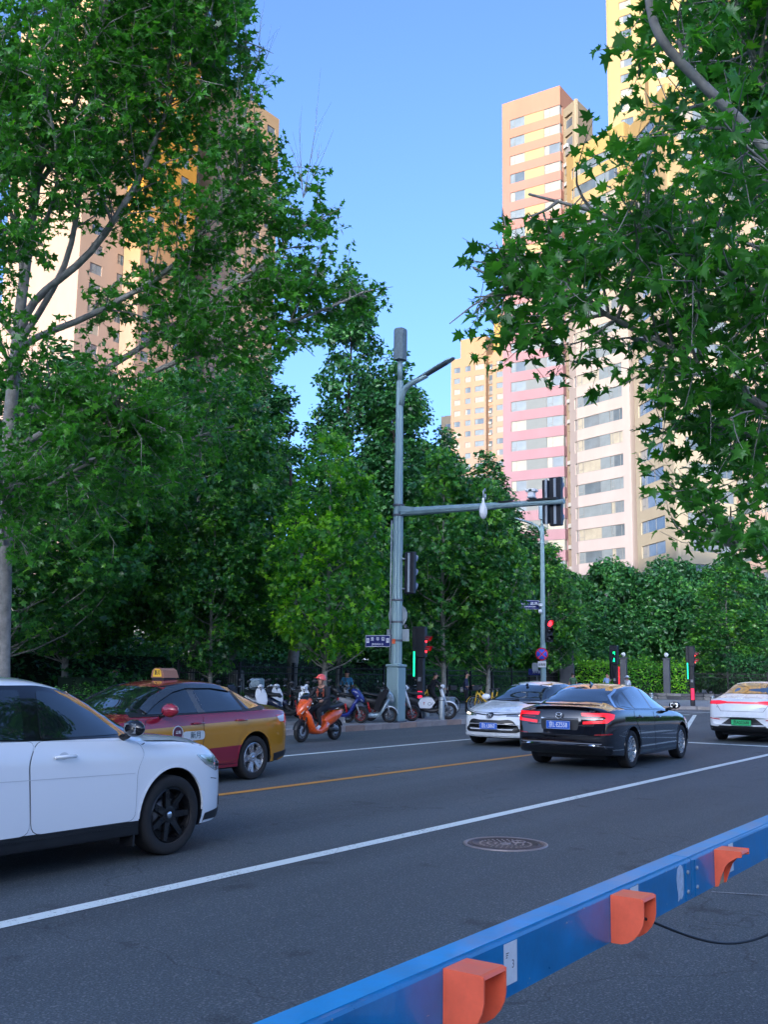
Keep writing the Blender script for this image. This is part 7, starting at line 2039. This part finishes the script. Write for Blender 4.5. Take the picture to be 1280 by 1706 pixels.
skeleton_tree('plane_tree', 'big old plane tree on the left with leaning pale trunk and spreading limbs', root, trunk, [.22, .18, .165, .15, .125, .10, .08, .06, .03], limbsL, LF_NEAR, BARK, .155, 'mid', 41, 4.7, 8, 18, (.45, 1.0), (14.4, 19.8), sublen=(1.0, 2.3), tint=.36, keep=keepL, bare=[((15.45, 14.62, 13.02), [(15.16, 13.99, 15.6), (15.35, 13.77, 15.35), (15.5, 13.62, 15.1), (15.65, 13.58, 14.46), (15.36, 13.93, 14.71), (15.58, 13.78, 14.08)]), ((16.47, 13.47, 11.75), [(16.22, 12.98, 13.58), (16.5, 12.7, 13.14), (16.05, 13.28, 13.38), (15.96, 13.55, 12.87), (16.44, 12.9, 12.69)])])
# bare twigs at the top of the sky gap
# --- near plane tree whose branches hang in from the right
rootR = (13.6, -.9, .12)
trunkR = [(13.6, -.9, .12), (13.5, -.8, 2.0), (13.3, -.6, 4.0), (13.1, -.5, 6.0), (13.0, -.5, 8.5)]
limbsR = [
 ([(13.4, -.7, 3.3), (11.2, .3, 4.3), (9.06, 1.53, 5.18), (8.61, 1.97, 6.03), (8.25, 2.35, 6.53), (7.96, 2.66, 6.98), (7.82, 2.73, 7.48), (7.75, 2.9, 8.3)], .078, .03, .35),
 ([(13.4, -.7, 2.9), (12.5, 1.0, 3.5), (11.62, 2.07, 3.94), (11.09, 2.71, 4.46), (10.59, 3.31, 4.92), (10.19, 3.81, 5.26), (9.83, 4.27, 5.53), (9.6, 4.9, 5.75), (9.35, 5.25, 5.95)], .075, .012, 1.15),
 ([(13.3, -.6, 4.0), (12.2, 1.3, 4.9), (11.26, 2.23, 5.32), (10.77, 2.83, 5.75), (10.32, 3.38, 6.12), (9.95, 3.95, 6.45), (9.6, 4.7, 6.75)], .06, .015),
 ([(13.2, -.5, 6.2), (11.8, 1.2, 7.2), (10.72, 2.36, 7.71), (10.56, 2.49, 8.08), (10.35, 2.63, 8.71), (10.2, 2.8, 9.6)], .05, .02),
 ([(13.4, -.8, 1.9), (12.6, .9, 2.2), (11.83, 2.18, 2.62), (11.34, 2.78, 2.92), (11.02, 3.16, 2.98)], .035, .012),
 ([(13.2, -.5, 5.0), (12.4, 1.5, 5.9), (12.0, 2.9, 6.6), (11.6, 4.0, 7.2)], .06, .015),
 ([(13.3, -.6, 3.3), (12.8, 1.4, 3.9), (12.5, 2.8, 4.3), (12.3, 3.8, 4.7)], .05, .015),
 ([(13.1, -.5, 6.8), (12.3, 1.6, 8.0), (11.8, 3.0, 8.8), (11.4, 3.9, 9.4)], .05, .015),
]
skeleton_tree('plane_tree', 'near plane tree whose large leafy branches hang into the picture from the upper right', rootR, trunkR, [.22, .19, .17, .14, .09], limbsR, LF_NEAR, BARK, .132, 'near', 43, 4.5, 8, 15, (.35, .85), (13.2, -.6), sublen=(.6, 1.7), subr=(.28, 1.0), tint=.36, keep=keepR)
# ------------------------------------------------------------------ fences, hedges, things behind the pavement
IRONF = mat('black_iron_paint', (.010, .011, .012), .45, .3, .1, 10)
def iron_fence(pts, h, label, gap=.115, base=.15):
    t = thing('iron_fence', label, 'fence', (pts[0][0], pts[0][1], base))
    o = Vector((pts[0][0], pts[0][1])); bars = MB()
    for i in range(len(pts) - 1):
        A, B_ = Vector(pts[i]) - o, Vector(pts[i + 1]) - o; L = (B_ - A).length; d = (B_ - A).normalized(); ang = math.atan2(d.y, d.x)
        k = max(1, round(L / 2.6))
        for j in range(k):
            a = A + d * L * j / k; c = A + d * L * (j + 1) / k
            b = MB(); b.bb((-.035, -.035, 0), (.035, .035, h + .08), IRONF); b.bb((-.045, -.045, h + .08), (.045, .045, h + .11), IRONF); b.build('post', t, (a.x, a.y, 0), (0, 0, ang))
            mid = (a + c) / 2
            for z in (.16, h - .28, h - .06):
                b = MB(); b.box((0, 0, 0), ((c - a).length - .07, .03, .04), IRONF); b.build('rail', t, (mid.x, mid.y, z), (0, 0, ang))
        n = int(L / gap)
        for j in range(n):
            p = A + d * (L * (j + .5) / n)
            bars.box((p.x, p.y, h / 2 + .05), (.016, .016, h - .02), IRONF, rz=ang)
            if j % 1 == 0: bars.add([(p.x - .014, p.y, h + .04), (p.x + .014, p.y, h + .04), (p.x, p.y, h + .12), (p.x, p.y + .012, h + .04)], [(0, 1, 2), (1, 3, 2), (3, 0, 2)], IRONF)
    tag(bars.build('fence_bars', t), kind='stuff'); return t
iron_fence([(24, 24.2), (38, 23.8), (50, 24.6), (60, 27.6)], 1.62, 'black iron railing fence behind the parked scooters and the two men')
iron_fence([(67.2, 27.2), (68.2, 22.0), (70, 10), (72, 0)], 1.7, 'black iron fence on the low wall beyond the plaza at the right')
iron_fence([(10, 42), (24, 44), (34, 46), (46, 47)], 1.6, 'distant dark fence among the tree trunks at the left')

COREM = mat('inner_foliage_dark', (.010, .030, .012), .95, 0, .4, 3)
def leaf_mass(name, label, cat, boxes, dens, size, lm, tint=.4, kind=None, seed=3, loc=(0, 0, 0), tpl='far', up=.6, corefill=True):
    """boxes: (x0, y0, x1, y1, width, z0, z1): leafy strip from one point to another"""
    rng = np.random.default_rng(seed); P, N_, D, T = [], [], [], []
    core = MB()
    for (x0, y0, x1, y1, wd, z0, z1) in boxes:
        L = math.hypot(x1 - x0, y1 - y0); n = int(L * (wd + (z1 - z0) * 2) * dens)
        u = rng.random(n); a = rng.random(n) * math.pi; s = (rng.random(n)) ** .35
        ux, uy = (x1 - x0) / L, (y1 - y0) / L
        h = (z1 - z0); bump = 1 + .10 * np.sin(u * L * 1.7 + 1) + .08 * np.sin(u * L * 4.3) + .05 * np.sin(u * L * 9.1)
        w = np.sign(np.cos(a)) * np.abs(np.cos(a)) ** .5 * wd / 2 * s; z = z0 + np.abs(np.sin(a)) ** .6 * h * s * bump
        z = np.where(rng.random(n) < .35, z0 + rng.random(n) * h * .9, z)
        p = np.stack([x0 + ux * L * u - uy * w, y0 + uy * L * u + ux * w, z], 1) + rng.normal(size=(n, 3)) * .05
        nn = np.stack([-uy * np.cos(a), ux * np.cos(a), np.sin(a) + up], 1) + rng.normal(size=(n, 3)) * .5
        P.append(p); N_.append(nn); D.append(rng.normal(size=(n, 3)) + np.array([0, 0, .2])); T.append(np.clip(rng.normal(tint, .17, n) + .12 * np.sin(u * L * 1.1), 0, 1))
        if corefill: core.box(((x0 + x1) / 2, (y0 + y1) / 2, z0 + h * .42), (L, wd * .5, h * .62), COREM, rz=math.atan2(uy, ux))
    P = np.concatenate(P)
    me = leaves_mesh(name, P, np.concatenate(N_), np.concatenate(D), size * rng.uniform(.6, 1.25, len(P)), np.concatenate(T), tpl, lm)
    if kind == 'stuff':
        o = tag(link(name, me), label, cat, kind='stuff')
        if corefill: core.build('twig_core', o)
        return o
    t = thing(name, label, cat)
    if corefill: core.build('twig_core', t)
    tag(link('foliage', me, t), kind='stuff'); return t
leaf_mass('hedge', 'clipped dark green hedge along the pavement behind the white car', 'hedge', [(-6, 22.6, 23, 23.2, 1.2, .15, 1.12)], 210, .075, LF_HEDGE, .22)
leaf_mass('hedge', 'low bright green shrubs around the stone block right of the taxi sign', 'hedge', [(25.6, 25.0, 30.5, 24.9, 1.0, .15, .95)], 230, .085, LF_HEDGE, .72, seed=5)
leaf_mass('hedge', 'bright green clipped hedge on the plaza behind the pedestrian signal with green figures', 'hedge', [(64.9, 28.6, 66.6, 21.6, 1.9, .3, 2.75)], 170, .15, LF_MID, .62, seed=6)
leaf_mass('hedge', 'long green hedge whose sunlit-looking top shows above the black railing', 'hedge', [(40, 25.4, 62, 29.4, 1.6, .15, 2.0)], 150, .13, LF_HEDGE, .50, seed=7)
leaf_mass('hedge', 'dark tall hedge on the wall at the right beyond the plaza', 'hedge', [(70.0, 20.0, 73.4, 0, 2.2, .3, 3.2)], 120, .18, LF_FAR, .25, seed=8)
leaf_mass('shrubs', 'dark shrubs filling the garden behind the iron railing', 'shrubs', [(22, 27.0, 50, 27.6, 2.2, .15, 1.7), (20, 33, 58, 34.5, 3, .15, 2.8), (50, 30.5, 64, 33, 2.5, .15, 2.6), (34, 44.5, 60, 46, 3, .15, 3.2)], 40, .20, LF_FAR, .25, 'stuff', 9)
leaf_mass('distant_trees', 'hazy line of distant trees closing the view behind everything', 'trees', [(40, 108, 112, 62, 12, 0, 8), (112, 62, 126, 12, 12, 0, 9), (126, 12, 130, -40, 12, 0, 9), (-10, 108, 42, 108, 12, 0, 9)], 5.0, .75, LF_FAR, .35, 'stuff', 10)

# planter wall of rough stones beyond the plaza
wl = thing('stone_wall', 'low rough stone wall under the fence beyond the plaza', 'wall', (63.4, 27.6, .15))
rgw = random.Random(5); SM = [mat('wall_stone_%d' % i, c, .9, 0, .3, 4, .4, 20) for i, c in enumerate([(.10, .10, .10), (.16, .155, .15), (.07, .07, .075), (.21, .20, .19)])]
sm = {}
L_ = 28.0; x = 0; d = Vector((72.0 - 66.2, 0 - 27.6)).normalized(); ang = math.atan2(d.y, d.x)
while x < L_:
    ln = rgw.uniform(.5, .9)
    for z in (.0, .2):
        k = (round(ln, 1), rgw.randrange(4))
        if k not in sm: b = MB(); b.box((0, 0, .1), (k[0] - .02, .35, .19), SM[k[1]], bev=.03); sm[k] = b.mesh('stone')
        link('stone', sm[k], wl, (d.x * (x + ln / 2), d.y * (x + ln / 2) + rgw.uniform(-.01, .01), z), (0, 0, ang))
    x += ln
GATEM = mat('gate_pillar_stone', (.085, .09, .10), .7, 0, .15, 3, .2, 30)
for (x, y, h_, lab) in ((64.1, 24.9, 2.5, 'dark stone gate pillar with a ball lamp left of the far pedestrian signal'), (65.0, 22.4, 2.5, 'dark stone gate pillar with a ball lamp right of the far pedestrian signal')):
    t = thing('gate_pillar', lab, 'pillar', (x, y, .15), R(10), 'dark gate pillars')
    b = MB(); b.bb((-.20, -.20, 0), (.20, .20, h_), GATEM, bev=.02); b.build('shaft', t)
    b = MB(); b.bb((-.25, -.25, h_), (.25, .25, h_ + .08), GATEM, bev=.02); b.build('cap', t)
    b = MB(); b.cyl((0, 0, h_ + .08), (0, 0, h_ + .16), .05, STEEL_D, 10); b.sphere((0, 0, h_ + .28), .14, WHITEPL, 14, 10); b.build('ball_lamp', t)
t = thing('garden_pillar', 'square dark pillar with a lantern frame behind the white sedan roof', 'pillar', (59.6, 26.8, .15), R(20))
b = MB(); b.bb((-.42, -.42, 0), (.42, .42, 2.1), GATEM, bev=.02); b.build('shaft', t)
b = MB(); b.bb((-.46, -.46, 3.25), (.46, .46, 3.4), STEEL_D, bev=.02)
for sx in (-1, 1):
    for sy in (-1, 1): b.bb((sx * .36 - .03, sy * .36 - .03, 2.1), (sx * .36 + .03, sy * .36 + .03, 3.25), STEEL_D)
b.build('lantern_frame', t)

# stone block beside the shrubs
t = thing('stone_block', 'grey trapezoid stone block standing in the low bright shrubs', 'stone', (28.6, 25.9, .15), R(20))
b = MB(); b.add([(-.45, -.22, 0), (.45, -.22, 0), (.45, .22, 0), (-.45, .22, 0), (-.34, -.17, 1.42), (.30, -.17, 1.44), (.30, .17, 1.44), (-.34, .17, 1.42)], [(0, 3, 2, 1), (4, 5, 6, 7), (0, 1, 5, 4), (1, 2, 6, 5), (2, 3, 7, 6), (3, 0, 4, 7)], mat('rough_granite', (.30, .29, .27), .9, 0, .3, 6, .6, 14)); b.build('block', t)

# low buildings and kiosks seen under the trees on the left
LOWM = mat('cream_low_render', (.56, .50, .40), .85, 0, .12, .6)
def low_house(x, y, wd, dp, h_, ang, wall, lab, nwin):
    t = thing('low_building', lab, 'building', (x, y, .1), ang)
    b = MB(); b.bb((-wd / 2, 0, 0), (wd / 2, dp, h_), wall); b.build('wall', t)
    b = MB(); b.bb((-wd / 2 - .3, -.35, h_), (wd / 2 + .3, dp + .3, h_ + .25), CONC); b.build('roof', t)
    for i in range(nwin):
        xx = -wd / 2 + wd * (i + .5) / nwin
        for zz in ([1.0] if h_ < 5 else [1.0, 4.2]):
            f = MB(); f.bb((xx - .8, -.06, zz), (xx + .8, -.003, zz + 1.5), FRAME); w_ = f.build('window', t); p = MB(); p.bb((xx - .72, -.075, zz + .08), (xx - .03, -.062, zz + 1.42), PANES[1]); p.bb((xx + .03, -.075, zz + .08), (xx + .72, -.062, zz + 1.42), PANES[0]); p.build('pane', w_)
low_house(55, 70, 26, 9, 6.4, R(-38), LOWM, 'pale cream two-storey building glimpsed under the trees above the white car', 8)
low_house(84, 53, 20, 8, 3.6, R(-50), mat('white_low_render', (.62, .64, .66), .8, 0, .1, .6), 'low white building glimpsed between the trunks behind the rider', 6)
low_house(104, 16, 14, 8, 5.0, R(-75), mat('pale_blue_render', (.40, .48, .58), .8, 0, .1, .6), 'pale blue wall of a low building at the right edge under the trees', 4)
TENT = mat('green_tarpaulin', (.015, .30, .10), .6, 0, .15, 3)
t = thing('market_tent', 'green tarpaulin tent behind the taxi roof', 'tent', (43.2, 47.6, .15), R(-40))
b = MB(); b.add([(-2.4, -1.6, 2.2), (2.4, -1.6, 2.2), (2.4, 1.6, 2.2), (-2.4, 1.6, 2.2), (-1.6, 0, 3.1), (1.6, 0, 3.1)], [(0, 1, 5, 4), (1, 2, 5), (2, 3, 4, 5), (3, 0, 4)], TENT); b.build('canopy', t)
b = MB(); b.bb((-2.38, -1.58, .3), (2.38, -1.5, 2.19), TENT); b.bb((2.3, -1.5, .3), (2.38, 1.5, 2.19), TENT); b.build('side_sheet', t)
for sx in (-2.35, 2.35):
    for sy in (-1.55, 1.55): b = MB(); b.cyl((sx, sy, 0), (sx, sy, 2.2), .04, STEEL, 8); b.build('leg', t)
t = thing('arched_shelter', 'grey arched glass shelter roof above the taxi', 'shelter', (38.8, 41.8, .15), R(-45))
b = MB(); vs = []
for k in range(13):
    a = math.pi * k / 12
    for y in (-1.1, 1.1): vs.append((-2.0 * math.cos(a), y, 1.95 + .85 * math.sin(a)))
b.add(vs, [(2 * k, 2 * k + 1, 2 * k + 3, 2 * k + 2) for k in range(12)], mat('frosted_roof', (.32, .38, .42), .2, .2, .08, 3, coat=.5), True); b.build('roof', t)
for y in (-1.1, 1.1):
    b = MB(); b.tube([(-2.0 * math.cos(math.pi * k / 12), y, 1.95 + .86 * math.sin(math.pi * k / 12)) for k in range(13)], .05, STEEL, 6); b.build('rib', t)
    for x in (-2.0, 2.0): b = MB(); b.cyl((x, y, 0), (x, y, 1.96), .05, STEEL, 8); b.build('leg', t)
t = thing('bus_stop_sign', 'blue and white bus stop sign on a post behind the taxi sign', 'sign', (34.4, 37.6, .15), R(-50))
b = MB(); b.cyl((0, 0, 0), (0, 0, 2.9), .05, STEEL, 10); b.build('post', t)
b = MB(); b.bb((-.35, -.04, 1.7), (.35, .0, 2.9), mat('bus_blue', (.10, .30, .52), .4), bev=.01); pn = b.build('board', t)
b = MB(); b.bb((-.28, -.046, 2.35), (.28, -.041, 2.8), SIGNW); b.build('bus_panel', pn)
b = MB(); b.bb((-.2, -.052, 2.47), (.2, -.047, 2.68), NAVY, bev=.002); b.bb((-.14, -.052, 2.42), (-.06, -.047, 2.47), NAVY); b.bb((.06, -.052, 2.42), (.14, -.047, 2.47), NAVY); b.build('bus_symbol', pn)
t = thing('warning_sign', 'narrow white triangular sign with red border behind the hedge at the left', 'sign', (32.9, 42.6, .15), R(-50))
b = MB(); b.cyl((0, 0, 0), (0, 0, 2.4), .04, STEEL, 8); b.build('post', t)
b = MB(); b.prism([(-.42, 2.5), (.42, 2.5), (0, 1.0)], -.03, -.01, mat('sign_red', (.62, .02, .05)), axis='Y'); link('red_triangle', fixn(b.mesh('red_triangle')), t)
b = MB(); b.prism([(-.30, 2.43), (.30, 2.43), (0, 1.25)], -.036, -.031, SIGNW, axis='Y'); link('white_triangle', fixn(b.mesh('white_triangle')), t)
t = thing('kiosk', 'small kiosk with an orange-yellow sign band under the trees at the left', 'kiosk', (42.5, 53.0, .15), R(-48))
b = MB(); b.bb((-1.4, 0, 0), (1.4, 1.5, 2.2), mat('kiosk_blue', (.12, .22, .36), .5, 0, .1, 4)); b.build('wall', t)
b = MB(); b.bb((-1.5, -.12, 2.2), (1.5, 1.6, 2.8), mat('kiosk_amber', (.72, .36, .08), .5)); b.build('sign_band', t)
for i in range(4): b = MB(); b.bb((-1.3 + i * .66, -.03, .8), (-.72 + i * .66, -.005, 2.0), PANES[(i * 2) % 3]); b.build('window', t)
t = thing('garden_lamp', 'dark double street lamp among the trees at the left edge', 'street lamp', (33.4, 44.6, .15), R(-50))
b = MB(); b.cyl((0, 0, 0), (0, 0, 4.4), .07, STEEL_D, 10); b.build('post', t)
b = MB(); b.tube([(0, 0, 4.1), (-.5, 0, 4.45), (-1.5, 0, 4.75)], .035, STEEL_D, 8); b.tube([(0, 0, 4.1), (.2, 0, 4.3), (.5, 0, 4.35)], .03, STEEL_D, 8); b.build('arms', t)
b = MB(); b.box((-1.35, 0, 4.72), (.7, .2, .07), STEEL, ry=R(-12), bev=.01); b.box((.5, 0, 4.36), (.35, .14, .06), STEEL, bev=.01); b.build('heads', t)
t = thing('shop_canopy', 'small pale canopy corner sticking out beside the trunk at the left edge', 'canopy', (20.6, 28.6, 3.9), R(-40))
b = MB(); b.bb((-.6, -.5, 0), (.6, .5, .10), mat('canopy_white', (.52, .60, .68), .5, 0, .06, 4)); b.bb((-.6, -.5, -.12), (.6, -.46, 0), STEEL); b.bb((-.62, -.52, .10), (.62, .52, .14), WHITEPL); b.build('roof_panel', t)
b = MB(); b.cyl((0, .4, -3.9), (0, .4, 0), .06, STEEL_D, 10); b.build('post', t)
b = MB(); b.tube([(0, .4, -.7), (0, -.3, -.02)], .03, STEEL_D, 6); b.build('brace', t)
# trunks seen in the dark garden
for i, (x, y, r_, lab) in enumerate([(30.3, 36.8, .30, 'thick dark trunk left of the bending person'), (34.3, 39.8, .26, 'dark trunk between the kiosk and the green tent'), (35.8, 39.9, .28, 'dark trunk in front of the green tent'), (30.2, 24.6, .22, 'thick brown trunk directly behind the rider helmet'), (36.0, 27.5, .14, 'thin trunk behind the fence left of the tall pole')]):
    t = thing('garden_tree', lab, 'tree', (x, y, .15)); rg_ = random.Random(i)
    b = MB(); b.tube([(rg_.uniform(-.05, .05) * k, rg_.uniform(-.04, .04) * k, k * 1.2) for k in range(6)], [r_ * 1.15, r_, r_ * .95, r_ * .9, r_ * .85, r_ * .8], BARKD if i < 3 else BARK, 12, caps=False); b.build('trunk', t)
    b = MB(); b.tube([(0, 0, 5.8), (.5, .3, 7.2), (1.3, .6, 8.4)], [r_ * .6, r_ * .4, r_ * .2], BARKD, 8); b.tube([(0, 0, 5.6), (-.6, -.2, 7.4), (-1.0, -.5, 8.8)], [r_ * .6, r_ * .4, r_ * .2], BARKD, 8); b.build('limbs', t)
# props under the small tree on the right
t = thing('tree_props', 'wooden prop poles leaning around the small tree at the right edge', 'props', (76.4, 17.4, .15))
for k in range(3):
    a = R(120 * k + 20); b = MB(); b.cyl((.9 * math.cos(a), .9 * math.sin(a), 0), (.1 * math.cos(a), .1 * math.sin(a), 2.4), .05, BARKP, 8); b.build('pole', t)
t = thing('notice_frame', 'dark steel notice frame on two posts behind the electric car', 'sign', (78.5, 19.0, .15), R(-75))
b = MB(); b.bb((-1.5, -.05, 2.5), (1.5, .05, 2.95), STEEL_D, bev=.01); b.build('board', t)
for x in (-1.1, 1.1): b = MB(); b.cyl((x, 0, 0), (x, 0, 2.5), .07, STEEL, 10); b.build('post', t)
